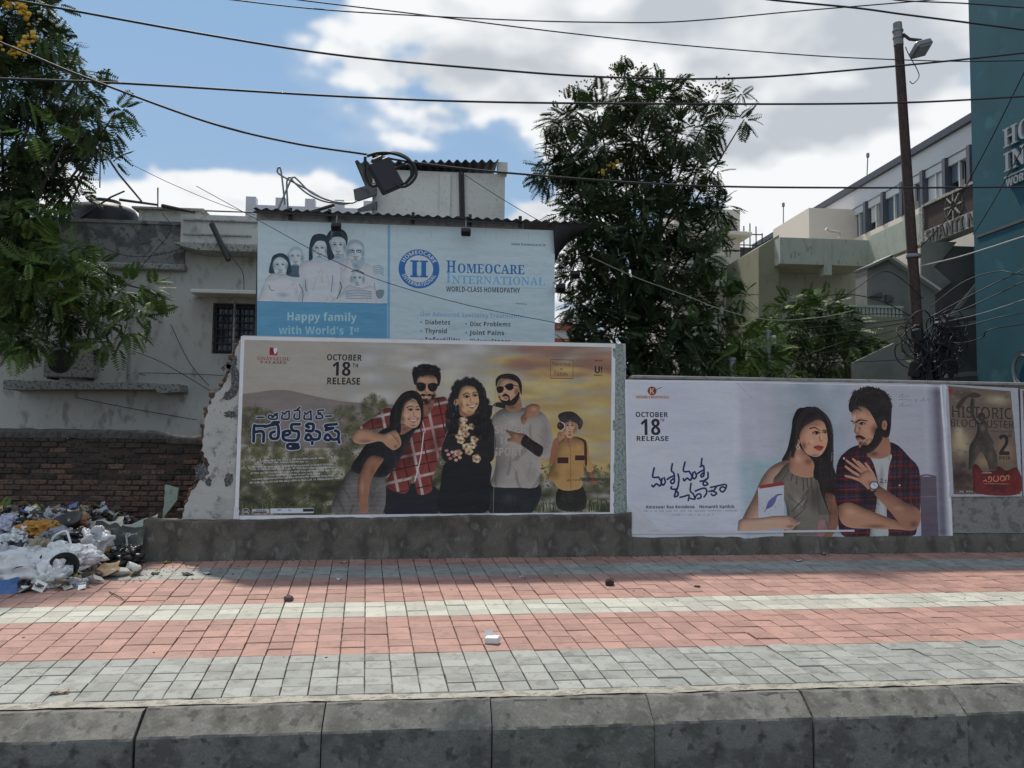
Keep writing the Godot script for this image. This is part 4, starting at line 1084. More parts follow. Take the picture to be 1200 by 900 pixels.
	for c in [[Vector3(-6.876, 8.313, -14.033), .6], [Vector3(-6.696, 8.688, -14.324), .4], [Vector3(-6.836, 7.993, -14.557), .55], [Vector3(-6.477, 8.133, -14.5), .4], [Vector3(-6.018, 7.41, -13.959), .35], [Vector3(-6.711, 7.076, -14.083), .6], [Vector3(-6.439, 7.183, -14.669), .45], [Vector3(-5.648, 7.183, -13.709), .3], [Vector3(-5.39, 6.905, -13.57), .25], [Vector3(-5.887, 6.798, -14.357), .3], [Vector3(-5.222, 6.404, -13.519), .3], [Vector3(-5.091, 6.747, -13.83), .2], [Vector3(-6.407, 6.595, -14.655), .5], [Vector3(-6.596, 6.3, -14.053), .6], [Vector3(-5.717, 6.429, -14.305), .28], [Vector3(-5.299, 6.192, -13.855), .2], [Vector3(-6.342, 5.911, -14.107), .5], [Vector3(-6.099, 5.967, -14.47), .3], [Vector3(-6.895, 5.722, -14.478), .5], [Vector3(-6.221, 5.299, -13.894), .4], [Vector3(-6.049, 5.634, -14.549), .22], [Vector3(-6.641, 4.877, -13.742), .4], [Vector3(-7.486, 7.169, -14.066), .9], [Vector3(-7.589, 5.533, -14.174), .9], [Vector3(-7.484, 4.058, -14.366), .9], [Vector3(-7.425, 8.308, -14.089), .8], [Vector3(-5.374, 6.206, -14.577), .14]]:
		cl.append([c[0], Vector3(c[1] * 1.15, c[1] * 0.75, c[1] * 1.1)])
	var low := []
	for c in [[Vector3(-6.415, 4.5, -13.7), .45], [Vector3(-6.085, 4.601, -13.799), .35], [Vector3(-5.62, 4.343, -13.47), .4], [Vector3(-5.504, 4.219, -13.826), .35], [Vector3(-6.022, 4.058, -13.425), .5], [Vector3(-6.383, 3.789, -13.434), .5], [Vector3(-5.773, 3.859, -13.74), .45], [Vector3(-5.336, 3.716, -13.613), .35], [Vector3(-5.167, 3.379, -13.536), .35], [Vector3(-5.05, 3.833, -13.861), .3], [Vector3(-4.773, 3.998, -13.983), .25], [Vector3(-4.497, 3.931, -13.948), .2], [Vector3(-4.466, 3.495, -13.31), .28], [Vector3(-4.219, 3.464, -13.322), .16], [Vector3(-4.768, 3.251, -13.491), .25], [Vector3(-4.986, 3.041, -13.422), .25], [Vector3(-5.696, 3.484, -13.904), .4], [Vector3(-6.13, 3.514, -13.726), .45], [Vector3(-6.358, 3.158, -13.576), .45], [Vector3(-6.095, 3.146, -13.974), .35], [Vector3(-5.404, 3.128, -13.689), .25], [Vector3(-7.095, 3.286, -13.682), .8]]:
		low.append([c[0], Vector3(c[1] * 1.15, c[1] * 0.62, c[1])])
	limbs(t, Vector3(-7.4, -0.12, -14.3), Vector3(-6.792, 4.877, -14.2), 0.15, cl.slice(0, 24) + low.slice(0, 12))
	crown(t, "crown", cl, 4.8, 0.34, [Color(0.060, 0.092, 0.040), Color(0.050, 0.076, 0.036), Color(0.078, 0.118, 0.044)], leaf)
	crown(t, "low_branches", low, 4.4, 0.33, mid, leaf)
	var tips := []
	for c in [[Vector3(-6.269, 4.973, -13.2), .3], [Vector3(-6.142, 4.848, -13.2), .25], [Vector3(-5.512, 4.391, -13.2), .25], [Vector3(-5.269, 4.451, -13.2), .2], [Vector3(-5.776, 6.233, -13.2), .25], [Vector3(-5.957, 6.159, -13.2), .25], [Vector3(-5.38, 4.163, -13.2), .22], [Vector3(-5.806, 4.15, -13.2), .3], [Vector3(-5.055, 3.721, -13.2), .2], [Vector3(-4.324, 3.962, -13.2), .16], [Vector3(-4.125, 3.617, -13.2), .12], [Vector3(-6.223, 4.008, -13.2), .3], [Vector3(-6.145, 3.627, -13.2), .25], [Vector3(-5.188, 3.975, -13.2), .2], [Vector3(-5.664, 3.704, -13.2), .2], [Vector3(-6.05, 2.865, -13.2), .25]]: tips.append([c[0], Vector3(c[1] * 1.3, c[1] * 0.45, c[1])])
	crown(t, "pale_leaves", tips, 2.6, 0.36, light, leaf)  # palest fronds, laid over the outer tips
	sprays(t, "flowers", [Vector3(-6.601, 8.226, -13.4), Vector3(-6.449, 8.181, -13.4), Vector3(-6.48, 7.504, -13.4), Vector3(-6.392, 7.482, -13.4), Vector3(-6.278, 7.718, -13.4), Vector3(-6.345, 8.092, -13.4)], 12, 0.09, 0.035, flat(lin(0.6, 0.36, 0.03), 0.7))
	sprays(t, "flowers", [Vector3(-6.183, 8.135, -13.6), Vector3(-5.941, 7.874, -13.6), Vector3(-6.078, 8.086, -13.6)], 4, 0.08, 0.022, flat(lin(0.6, 0.5, 0.25), 0.7))
	# smaller trees right of the middle
	for s in [["bushy green tree behind the couple poster, right of the slim grey post", -16.6, [[Vector3(7.893, 4.265, -16.705), .5], [Vector3(7.138, 4.309, -16.427), .4], [Vector3(8.42, 3.997, -16.856), .45], [Vector3(8.528, 3.631, -16.259), .4], [Vector3(8.999, 3.317, -16.477), .35], [Vector3(8.063, 3.748, -17.08), .65], [Vector3(6.938, 3.815, -16.385), .5], [Vector3(8.434, 3.275, -16.721), .6], [Vector3(7.68, 3.201, -17.065), .65], [Vector3(9.221, 3.005, -16.43), .3], [Vector3(6.873, 3.61, -16.881), .4], [Vector3(7.617, 4.485, -16.693), .3], [Vector3(8.218, 4.395, -16.807), .3]], Vector3(7.738, 2.99, -16.6), Vector3(7.74, 3.164, -16.6), mid, 0.32], ["lighter low tree just left of the small grey posts", -15.2, [[Vector3(5.833, 3.602, -15.119), .32], [Vector3(6.233, 3.885, -15.505), .28], [Vector3(5.525, 3.195, -14.735), .4], [Vector3(6.014, 3.132, -14.776), .35], [Vector3(5.386, 3.004, -15.233), .4], [Vector3(5.876, 2.841, -15.037), .35], [Vector3(6.55, 2.886, -15.485), .3], [Vector3(5.276, 3.263, -15.478), .3]], Vector3(5.859, 2.853, -15.2), Vector3(5.86, 3.011, -15.2), light, 0.3]]:
		t = thing("feathery_tree", s[0], "tree", Vector3(s[3].x, -0.12, s[1]), "feathery trees behind the walls")
		cl = []
		for c in s[2]: cl.append([c[0], Vector3(c[1] * 1.15, c[1] * 0.8, c[1] * 1.1)])
		limbs(t, Vector3(t.position.x, -0.12, s[1]), s[4], 0.08, cl)
		crown(t, "crown", cl, 4.2, s[6], s[5], leaf)
	t = thing("feathery_tree", "bright green bush top just above the couple poster", "tree", Vector3(Vector3(5.52, 2.788, -14.4).x, -0.12, -14.4), "feathery trees behind the walls")
	cl = []
	for c in [[Vector3(5.52, 2.848, -14.4), .16], [Vector3(5.735, 2.792, -14.4), .14], [Vector3(5.32, 2.769, -14.4), .16]]:
		cl.append([c[0], c[1]])
	limbs(t, Vector3(t.position.x, -0.12, -14.4), Vector3(5.519, 2.698, -14.4), 0.03, cl)
	crown(t, "crown", cl, 4.0, 0.26, light, leaf)
	# weeds along the foot of the brick wall
	var names := ["leafy weed at the far left behind the rubbish", "weed behind the rubbish, second from the left", "largest weed sprouting behind the black bowl", "small weed beside the torn tarpaulin sheet"]
	var wi := 0
	for s in [[Vector3(-5.909, 0.527, -12.7), 0.2], [Vector3(-5.723, 0.457, -12.7), 0.16], [Vector3(-4.803, 0.495, -12.7), 0.22], [Vector3(-4.287, 0.413, -12.7), 0.12]]:
		var at: Vector3 = s[0]
		var w := thing("weed", names[wi], "weed", at - Vector3(0, 0.3, 0), "weeds along the brick wall")
		crown(w, "leaves", [[at, Vector3(s[1] * 1.3, s[1] * 0.6, s[1])]], 3.5, 0.24, light, leaf)
		var m := MB.new()
		m.tube([Vector3.ZERO, Vector3(0.02, 0.32, 0)], 0.012, 0.006, 5)
		put(m, "stem", M.bark, w)
		wi += 1

# ---------------------------------------------------------------- poles and cables
func wire(label: String, p: Array, r: float, m: Material, sides := 6):
	var mb := MB.new()
	mb.tube(cable_points(p, 10), r, r, sides)
	one(mb, "cable", m, label, "cable", "overhead cables")
func make_poles_and_cables():
	var z := -14.0
	var t := thing("street_light_pole", "rusty iron pole with a small street lamp at its top", "street light", Vector3(8.45, 0, z))
	var m := MB.new()
	var top := Vector3(8.137, 8.693, -14)
	m.tube([Vector3(0, -0.12, 0), Vector3(-0.03, 2.9, 0), top - t.position], 0.115, 0.078, 14)
	put(m, "shaft", M.rust, t)
	m = MB.new()
	var tip := Vector3(8.121, 9.082, -14)
	m.tube([top - t.position + Vector3(0, -0.02, 0), tip - t.position], 0.085, 0.075, 14)
	put(m, "sleeve", M.concrete, t)
	m = MB.new()
	for y in [0.3, 0.62]: m.lathe((top - t.position).lerp(tip - t.position, y), [Vector2(0.085, -0.02), Vector2(0.093, -0.015), Vector2(0.093, 0.015), Vector2(0.085, 0.02)], 16)
	put(m, "clamp", M.grey_metal, t)
	m = MB.new()
	var arm := [Vector3(8.162, 8.833, -13.9), Vector3(8.286, 8.748, -13.9), Vector3(8.411, 8.662, -13.9)]
	m.tube([arm[0] - t.position, arm[1] - t.position, arm[2] - t.position + Vector3(0, 0, 0.15)], 0.028, 0.028, 8)
	put(m, "arm", M.iron, t)
	var hd := Vector3(8.367, 8.489, -13.7) - t.position
	m = MB.new()
	var bs := Basis(Vector3(0, 0, 1), 0.3) * Basis(Vector3.RIGHT, -0.35)
	m.bevel(hd, Vector3(0.3, 0.13, 0.34), 0.03, bs)
	var head := put(m, "lamp_head", M.grey_metal, t)
	m = MB.new()
	m.cube(hd + bs * Vector3(0, -0.068, 0.02), Vector3(0.22, 0.008, 0.26), bs)
	put(m, "lens", flat(lin(0.35, 0.36, 0.36), 0.2), head)
	m = MB.new()
	var lp := []
	for c in cable_points([Vector3(8.175, 8.579, -13.85), Vector3(8.25, 8.413, -13.85), Vector3(8.372, 8.205, -13.85), Vector3(8.416, 8.053, -13.85), Vector3(8.304, 7.925, -13.85), Vector3(8.242, 7.968, -13.85)], 6): lp.append(c - t.position)
	m.tube(lp, 0.008, 0.008, 5)
	put(m, "hanging_wire", M.cable, t)
	m = MB.new()
	m.lathe(Vector3(-0.11, 4.9, 0), [Vector2(0.115, -0.03), Vector2(0.125, -0.025), Vector2(0.125, 0.025), Vector2(0.115, 0.03)], 16)
	put(m, "band", M.grey_metal, t)
	# knot of cables and boxes halfway down the pole
	var k := thing("cable_tangle", "thick black tangle of coiled cables wrapped round the lamp pole", "cables", Vector3(8.415, 3.384, -13.8))
	for i in 44:
		m = MB.new()
		var c := Vector3(rng.randf_range(-0.3, 0.5), rng.randf_range(-0.55, 0.35), rng.randf_range(-0.1, 0.25))
		var rr := rng.randf_range(0.07, 0.24)
		var bs2 := Basis.from_euler(Vector3(rng.randf_range(-0.7, 0.7), rng.randf_range(-0.9, 0.9), rng.randf_range(-1, 1)))
		var p := []
		for j in 19: p.append(c + bs2 * Vector3(cos(j * TAU / 16) * rr, sin(j * TAU / 16) * rr * rng.randf_range(1.05, 1.3), j * 0.006))
		m.tube(p, 0.011, 0.011, 5)
		put(m, "coil", M.cable, k)
	for i in 14:
		m = MB.new()
		var c := Vector3(rng.randf_range(-0.3, 0.4), rng.randf_range(-0.6, 0.3), rng.randf_range(-0.12, 0.12))
		m.bevel(c, Vector3(rng.randf_range(0.12, 0.24), rng.randf_range(0.18, 0.34), 0.12), 0.02, Basis.from_euler(Vector3(0.2, rng.randf_range(-0.6, 0.6), rng.randf_range(-0.5, 0.5))))
		put(m, "splice_box", M.black, k)
	for i in 10:
		m = MB.new()
		var x := rng.randf_range(-0.25, 0.4)
		m.tube(cable_points([Vector3(x, rng.randf_range(-0.2, 0.2), 0.05), Vector3(x + rng.randf_range(-0.1, 0.1), -0.6, 0.12), Vector3(x + rng.randf_range(-0.2, 0.2), -1.2, 0.05)], 5), 0.018, 0.018, 5)
		put(m, "hanging_cable", M.cable, k)
	# overhead cables, near ones first
	var B: Material = M.cable
	wire("thick black cable crossing the whole sky, third from the top at the left", [Vector3(-5.199, 5.998, -8.5), Vector3(-3.94, 5.872, -8.6), Vector3(-2.3, 5.741, -8.8), Vector3(-1.019, 5.696, -9), Vector3(0.45, 5.723, -9.2), Vector3(1.83, 5.785, -9.4), Vector3(3.41, 5.934, -9.6), Vector3(5.105, 6.217, -9.8), Vector3(7.503, 6.658, -10), Vector3(9.48, 7.094, -10.2)], 0.0118, B)
	wire("thick black cable running almost level above the tree top", [Vector3(-5.147, 5.046, -8.5), Vector3(-4.264, 5.101, -8.6), Vector3(-3.126, 5.194, -8.8), Vector3(-1.009, 5.249, -9), Vector3(0.834, 5.355, -9.2), Vector3(3.85, 5.565, -9.4), Vector3(5.708, 5.757, -9.6), Vector3(7.337, 5.995, -9.8), Vector3(9.266, 6.276, -10)], 0.0118, B)
	wire("thick black cable slanting down to the hanging splice box", [Vector3(-4.712, 5.603, -8.5), Vector3(-3.99, 5.329, -8.5), Vector3(-3.44, 5.119, -8.5), Vector3(-2.302, 4.767, -8.6), Vector3(-1.477, 4.621, -8.7), Vector3(-0.709, 4.564, -8.8), Vector3(-0.181, 4.529, -8.9), Vector3(0.824, 4.492, -9), Vector3(2.769, 4.499, -9.2), Vector3(4.875, 4.613, -9.4), Vector3(7.154, 4.774, -9.6), Vector3(9.031, 4.941, -9.8)], 0.0115, B)
	wire("thin cable near the top of the sky rising at both ends", [Vector3(-2.728, 6.79, -10), Vector3(-2.385, 6.749, -10), Vector3(-1.146, 6.69, -10), Vector3(0.806, 6.801, -10.2), Vector3(2.002, 6.889, -10.3), Vector3(3.134, 7.017, -10.4), Vector3(4.763, 7.354, -10.6), Vector3(6.746, 7.734, -10.8), Vector3(8.022, 8.043, -11)], 0.008, B)
	wire("thin cable sloping gently down across the clouds to the lamp pole", [Vector3(-1.747, 6.83, -10), Vector3(-1.627, 6.796, -10), Vector3(-0.139, 6.85, -10.3), Vector3(1.502, 6.885, -10.6), Vector3(3.314, 6.994, -11), Vector3(5.305, 7.144, -11.4), Vector3(6.841, 7.347, -11.8), Vector3(8.159, 7.573, -12.2), Vector3(9.451, 7.837, -12.6)], 0.008, B)
	wire("cable crossing the upper right corner above the lamp", [Vector3(3.498, 6.635, -9), Vector3(3.746, 6.601, -9), Vector3(4.699, 6.57, -9), Vector3(5.309, 6.526, -9), Vector3(6.03, 6.479, -9), Vector3(6.761, 6.43, -9), Vector3(7.822, 6.358, -9)], 0.011, B)
	wire("short cable cutting the top right corner over the teal building", [Vector3(5.392, 6.987, -9.5), Vector3(5.608, 6.969, -9.5), Vector3(6.371, 6.984, -9.5), Vector3(7.145, 6.977, -9.5), Vector3(8.269, 6.98, -9.5)], 0.008, B)
	wire("thin wire drawn across the face of the clinic hoarding", [Vector3(-3.598, 5.4, -13.1), Vector3(-2.552, 4.835, -13), Vector3(-1.652, 4.368, -13), Vector3(-0.747, 4.003, -13), Vector3(0.557, 3.67, -13), Vector3(1.896, 3.453, -13.1), Vector3(2.454, 3.372, -13.2)], 0.0055, B)
	wire("pale wire sagging in front of the middle tree", [Vector3(2.633, 4.763, -14.2), Vector3(3.449, 4.42, -14.2), Vector3(4.272, 4.148, -14.2), Vector3(5.025, 3.886, -14.2), Vector3(5.862, 3.744, -14.2), Vector3(6.709, 3.81, -14.2), Vector3(7.332, 3.946, -14.2)], 0.008, flat(lin(0.32, 0.30, 0.24), 0.7))
	wire("pale service wire from the lamp pole rising to the right", [Vector3(8.394, 4.704, -13.9), Vector3(8.794, 4.781, -13.5), Vector3(9.063, 4.853, -13), Vector3(9.293, 4.926, -12.5), Vector3(10.332, 5.255, -12)], 0.011, flat(lin(0.4, 0.4, 0.38), 0.6))
	wire("thin wire from the roof hut falling to the left tree", [Vector3(-5.618, 6.649, -16.2), Vector3(-4.914, 6.322, -16.2), Vector3(-3.972, 5.953, -16.2), Vector3(-3.341, 5.781, -16.2)], 0.006, B)
	wire("thin wire slanting over the rooftop room to the awning", [Vector3(0.532, 6.334, -15), Vector3(1.072, 5.999, -15), Vector3(1.691, 5.649, -15), Vector3(2.156, 5.417, -15)], 0.006, B)
	wire("thin wire sagging low across the dark bush", [Vector3(5.399, 3.129, -14.4), Vector3(6.326, 3.058, -14.4), Vector3(7.421, 3.065, -14.4), Vector3(8.336, 3.111, -14.2)], 0.008, B)
	wire("thin wire slanting across the teal wall from the upper right", [Vector3(8.401, 5.033, -13.9), Vector3(8.336, 5.323, -13), Vector3(8.264, 5.982, -12), Vector3(8.245, 6.876, -11), Vector3(8.395, 7.678, -10.5)], 0.009, B)
	wire("second thin wire slanting steeply across the teal wall", [Vector3(8.772, 5.055, -13), Vector3(8.806, 5.483, -12.5), Vector3(8.962, 6.211, -12), Vector3(9.155, 7.013, -11.5)], 0.008, B)
	var fan := [[Vector3(8.496, 3.84, -14.1), Vector3(7.432, 3.694, -14.1), Vector3(6.506, 3.612, -14.1), Vector3(5.818, 3.507, -14.1)], [Vector3(8.471, 3.774, -14.06), Vector3(7.564, 3.617, -14.06), Vector3(6.792, 3.495, -14.06), Vector3(5.8, 3.296, -14.06)], [Vector3(8.449, 3.858, -14.02), Vector3(7.547, 3.865, -14.02), Vector3(6.623, 3.723, -14.02), Vector3(5.787, 3.673, -14.02)], [Vector3(8.39, 3.701, -13.98), Vector3(7.674, 3.506, -13.98), Vector3(6.98, 3.343, -13.98), Vector3(6.293, 3.093, -13.98)], [Vector3(8.337, 3.784, -13.94), Vector3(7.662, 4.093, -13.94), Vector3(6.972, 4.178, -13.94), Vector3(6.134, 4.023, -13.94)], [Vector3(8.31, 3.615, -13.9), Vector3(7.782, 3.41, -13.9), Vector3(7.167, 3.25, -13.9), Vector3(6.559, 3.149, -13.9)], [Vector3(8.42, 4.131, -13.86), Vector3(7.78, 4.587, -13.86), Vector3(7.162, 4.244, -13.86), Vector3(6.549, 3.845, -13.86)]]
	var words := ["first", "second", "third", "fourth", "fifth", "sixth", "seventh"]
	for i in fan.size():
		wire("black cable fanning left from the pole tangle, %s from the top" % words[i], fan[i], 0.008, B)
	var fan2 := [[Vector3(8.5, 3.798, -13.8), Vector3(8.897, 4.076, -13.45), Vector3(9.267, 4.313, -13.1), Vector3(9.463, 4.448, -12.75), Vector3(10.664, 5.045, -12.4)], [Vector3(8.499, 3.739, -13.8), Vector3(8.893, 3.903, -13.45), Vector3(9.262, 4.114, -13.1), Vector3(9.457, 4.254, -12.75), Vector3(10.654, 4.77, -12.4)], [Vector3(8.529, 3.681, -13.8), Vector3(9.042, 3.791, -13.45), Vector3(9.406, 3.919, -13.1), Vector3(9.449, 3.963, -12.75), Vector3(10.641, 4.387, -12.4)], [Vector3(8.528, 3.622, -13.8), Vector3(8.886, 3.614, -13.45), Vector3(9.251, 3.718, -13.1), Vector3(9.443, 3.755, -12.75), Vector3(10.63, 4.087, -12.4)], [Vector3(8.504, 3.975, -13.8), Vector3(8.904, 4.367, -13.45), Vector3(9.272, 4.483, -13.1), Vector3(9.46, 4.365, -12.75), Vector3(10.635, 4.224, -12.4)], [Vector3(8.571, 3.505, -13.8), Vector3(8.728, 3.322, -13.45), Vector3(8.945, 3.372, -13.1), Vector3(9, 3.497, -12.75), Vector3(10.615, 3.68, -12.4)]]
	for i in fan2.size():
		wire("dark cable running right from the pole tangle, %s from the top" % words[i], fan2[i], 0.009, B if i != 2 else flat(lin(0.2, 0.2, 0.2), 0.6))
	# splice box hanging in its loops of cable
	var jb := thing("splice_box", "black splice box hanging askew in loops of cable against the sky", "junction box", Vector3(-0.509, 4.331, -8.75))
	m = MB.new()
	var tl := Basis(Vector3(0, 0, 1), 0.52) * Basis(Vector3.UP, 0.25)
	m.bevel(Vector3.ZERO, Vector3(0.245, 0.34, 0.1), 0.014, tl)
	put(m, "case", M.black, jb)
	m = MB.new()
	m.bevel(tl * Vector3(0, 0.185, 0), Vector3(0.13, 0.05, 0.07), 0.012, tl)
	put(m, "gland", M.black, jb)
	for l in [[[Vector3(-0.726, 4.537, -8.8), Vector3(-0.722, 4.347, -8.8), Vector3(-0.65, 4.233, -8.8), Vector3(-0.563, 4.273, -8.8)], 0.016], [[Vector3(-0.703, 4.52, -8.72), Vector3(-0.573, 4.561, -8.72), Vector3(-0.398, 4.551, -8.72), Vector3(-0.248, 4.477, -8.72), Vector3(-0.193, 4.362, -8.72), Vector3(-0.244, 4.261, -8.72), Vector3(-0.33, 4.213, -8.72), Vector3(-0.418, 4.236, -8.72)], 0.016], [[Vector3(-0.66, 4.556, -8.85), Vector3(-0.449, 4.611, -8.85), Vector3(-0.288, 4.554, -8.85), Vector3(-0.223, 4.429, -8.85), Vector3(-0.283, 4.317, -8.85), Vector3(-0.371, 4.259, -8.85)], 0.018], [[Vector3(-0.424, 4.416, -8.78), Vector3(-0.337, 4.456, -8.78), Vector3(-0.266, 4.45, -8.78), Vector3(-0.247, 4.352, -8.78), Vector3(-0.316, 4.259, -8.78)], 0.016]]:
		m = MB.new()
		var p := []
		for c in cable_points(l[0], 8): p.append(c - jb.position)
		m.tube(p, l[1], l[1], 7)
		put(m, "cable_loop", M.cable, jb)
	# small grey posts behind the couple poster
	for s in [[Vector3(6.109, 3.657, -15), true, -15.0, 0.05, "slim grey post with a small meter box above the couple poster"], [Vector3(5.287, 3.101, -14.6), false, -14.6, 0.06, "short grey post just left of the slim post"]]:
		var pz: float = s[2]
		var tp: Vector3 = s[0]
		var o := thing("grey_post", s[4], "post", Vector3(tp.x, -0.12, pz))
		m = MB.new()
		m.tube([Vector3.ZERO, Vector3(0, tp.y + 0.12, 0)], s[3], s[3], 10)
		put(m, "shaft", M.grey_metal, o)
		m = MB.new()
		m.lathe(Vector3(0, tp.y + 0.12, 0), [Vector2(s[3] + 0.012, -0.04), Vector2(s[3] + 0.012, 0.01), Vector2(0.01, 0.02)], 10)
		put(m, "cap", M.concrete, o)
		if s[1]:
			m = MB.new()
			m.bevel(Vector3(0.11, tp.y - 0.05, 0), Vector3(0.07, 0.18, 0.07), 0.01)
			put(m, "meter_box", M.white_metal, o)

# ---------------------------------------------------------------- rubbish and litter
func bag(label: String, at: Vector3, r: Vector3, m: Material, seed_: int, amp := 0.55, turn := 0.0, cat := "bag", called := "plastic_bag") -> MeshInstance3D:
	var mb := MB.new()
	mb.blob(Vector3.ZERO, r, noise(seed_, 0.019, 4), amp, 56, 36, -0.55, Basis(Vector3.UP, turn))
	# creases: push vertices in and out along fine folds
	var f := noise(seed_ + 7, 3.2, 3)
	f.fractal_type = FastNoiseLite.FRACTAL_RIDGED
	var p := []
	for i in mb.v.size(): p.append(mb.v[i] + mb.n[i] * (f.get_noise_3dv(mb.v[i] * Vector3(1.0, 1.3, 1.0)) - 0.3) * 0.045)
	mb = MB.new()
	mb.grid(p, 56, 36)
	var o := one(mb, called, m, label, cat)
	o.position = at
	return o
func scrap(called: String, label: String, cat: String, at: Vector3, w: float, d: float, rot: Vector3, m: Material, bend := 0.1, seed_ := 1) -> MeshInstance3D:
	var f := noise(seed_, 0.5, 3)
	var mb := MB.new()
	var p := []
	var t := 0.006
	for j in 9:
		for i in 9:
			var u := i / 8.0 - 0.5
			var v := j / 8.0 - 0.5
			p.append(Vector3(u * w + f.get_noise_1d(j * 2.0) * 0.03, bend * (u * u * 2 - 0.3) + f.get_noise_2d(u * 4, v * 4) * bend * 0.8, v * d + f.get_noise_1d(i * 2.0 + 50) * 0.03))
	mb.grid(p, 8, 8)
	var q := []
	for j in 9:
		for i in 9: q.append(p[j * 9 + 8 - i] - Vector3(0, t, 0))
	mb.grid(q, 8, 8)
	var o := one(mb, called, m, label, cat)
	o.position = at
	o.rotation = rot
	return o
func heap_y(x: float, z: float) -> float:
	var side := smoothstep(-3.55, -4.6, x)
	var back := smoothstep(-9.75, -12.2, z)
	return gy(x, z) + 0.50 * side * back
func make_rubbish():
	var f := noise(71, 1.2, 4)
	var m := MB.new()
	var p := []
	var nx := 90
	var nz := 60
	for j in nz + 1:
		for i in nx + 1:
			var x := lerpf(-10.0, -3.35, float(i) / nx)
			var z := lerpf(-12.95, -9.7, float(j) / nz)
			p.append(Vector3(x, heap_y(x, z) - 0.03 + f.get_noise_2d(x * 2.2, z * 2.2) * 0.09 * smoothstep(-3.4, -4.2, x) * smoothstep(-9.7, -10.6, z), z))
	m.grid(p, nx, nz)
	var base := put(m, "rubbish_heap", tri_mat(grain(lin(0.12, 0.10, 0.08), [[130, 0.04, 4, 0.5, 0.65, lin(0.05, 0.043, 0.036), 0.8], [131, 0.06, 3, 0.62, 0.7, lin(0.36, 0.34, 0.30), 0.8], [132, 0.09, 3, 0.64, 0.72, lin(0.26, 0.13, 0.08), 0.6], [133, 0.08, 3, 0.68, 0.75, lin(0.16, 0.2, 0.26), 0.6]]), 0.8, 0.95, 2.0, 0.05))
	tag(base, "loose mound of trodden refuse and soil at the left", "refuse", "", "stuff")
	# loose scraps too many to count
	m = MB.new()
	var kinds := [flat(lin(0.42, 0.41, 0.38), 0.8), flat(lin(0.10, 0.08, 0.06), 0.9), flat(lin(0.26, 0.19, 0.12), 0.85), flat(lin(0.30, 0.33, 0.37), 0.6), flat(lin(0.02, 0.02, 0.022), 0.5), flat(lin(0.42, 0.05, 0.045), 0.5), flat(lin(0.5, 0.36, 0.05), 0.5), flat(lin(0.10, 0.26, 0.12), 0.5), flat(lin(0.08, 0.16, 0.40), 0.5), flat(lin(0.66, 0.65, 0.62), 0.6)]
	for k in kinds.size():
		var s := MB.new()
		for i in [420, 420, 300, 160, 220, 60, 60, 40, 50, 240][k]:
			var x := rng.randf_range(-6.4, -3.75)
			var z := rng.randf_range(-12.7, -9.95)
			if x > -4.0 and rng.randf() < 0.7: continue
			var c := Vector3(x, heap_y(x, z) + rng.randf_range(0.0, 0.07), z)
			var bs := Basis.from_euler(Vector3(rng.randf_range(-0.9, 0.9), rng.randf() * TAU, rng.randf_range(-0.9, 0.9)))
			var w := rng.randf_range(0.02, 0.075) * (1.0 if k < 5 else 1.35)
			var h := rng.randf_range(0.02, 0.09)
			var a := c + bs * Vector3(-w, 0, -h)
			var b := c + bs * Vector3(w, rng.randf_range(-0.02, 0.02), -h * 0.7)
			var d := c + bs * Vector3(w * 0.8, 0, h)
			var e := c + bs * Vector3(-w, rng.randf_range(-0.02, 0.03), h * 0.8)
			s.tri(a, d, b); s.tri(a, e, d)
			if k == 1: s.cube(c, Vector3(w, w * 0.7, h), bs)
		tag(put(s, numbered("refuse_scraps"), kinds[k]), ["pale paper scraps strewn over the rubbish heap", "clods of soil strewn over the rubbish heap", "brown card scraps strewn over the rubbish heap", "bluish plastic scraps strewn over the rubbish heap", "black plastic scraps strewn over the rubbish heap", "red wrappers strewn over the rubbish heap", "yellow wrappers strewn over the rubbish heap", "green wrappers strewn over the rubbish heap", "blue wrappers strewn over the rubbish heap", "bright white paper bits strewn over the rubbish heap"][k], "refuse", "", "stuff")
	var white := flat(lin(0.80, 0.80, 0.79), 0.4)
	white.backlight_enabled = true; white.backlight = lin(0.4, 0.4, 0.4)
	var film := flat(lin(0.50, 0.51, 0.53), 0.35)
	film.backlight_enabled = true; film.backlight = lin(0.25, 0.25, 0.25)
	var card := flat(lin(0.27, 0.19, 0.12), 0.9)
	var orange := flat(lin(0.42, 0.20, 0.04), 0.8)
	var blackp := flat(lin(0.014, 0.014, 0.016), 0.35)
	var blue := flat(lin(0.05, 0.13, 0.32), 0.5)
	var tan_ := flat(lin(0.33, 0.27, 0.19), 0.9)
	var green := flat(lin(0.30, 0.36, 0.29), 0.8)
	var grey := flat(lin(0.24, 0.25, 0.27), 0.6)
	bag("big crumpled white plastic bag at the front of the heap", Vector3(-4.511, 0.031, -10.41), Vector3(0.5, 0.24, 0.3), white, 201, 0.6, 0.3)
	bag("white plastic bag bulging right at the front edge of the heap", Vector3(-4.258, -0.022, -10.26), Vector3(0.2, 0.19, 0.18), white, 202, 0.6)
	bag("crumpled white bag at the left edge, above the blue scrap", Vector3(-4.902, 0.087, -10.56), Vector3(0.26, 0.22, 0.24), film, 203, 0.6)
	bag("clear film bag crumpled behind the big white bag", Vector3(-4.718, 0.149, -10.65), Vector3(0.26, 0.15, 0.2), film, 204, 0.6)
	bag("long white plastic sack lying in the middle of the heap", Vector3(-4.28, 0.188, -10.68), Vector3(0.42, 0.14, 0.2), white, 205, 0.5, -0.25)
	bag("shiny clear bag holding something orange", Vector3(-4.144, 0.278, -11.16), Vector3(0.22, 0.17, 0.2), film, 206, 0.5)
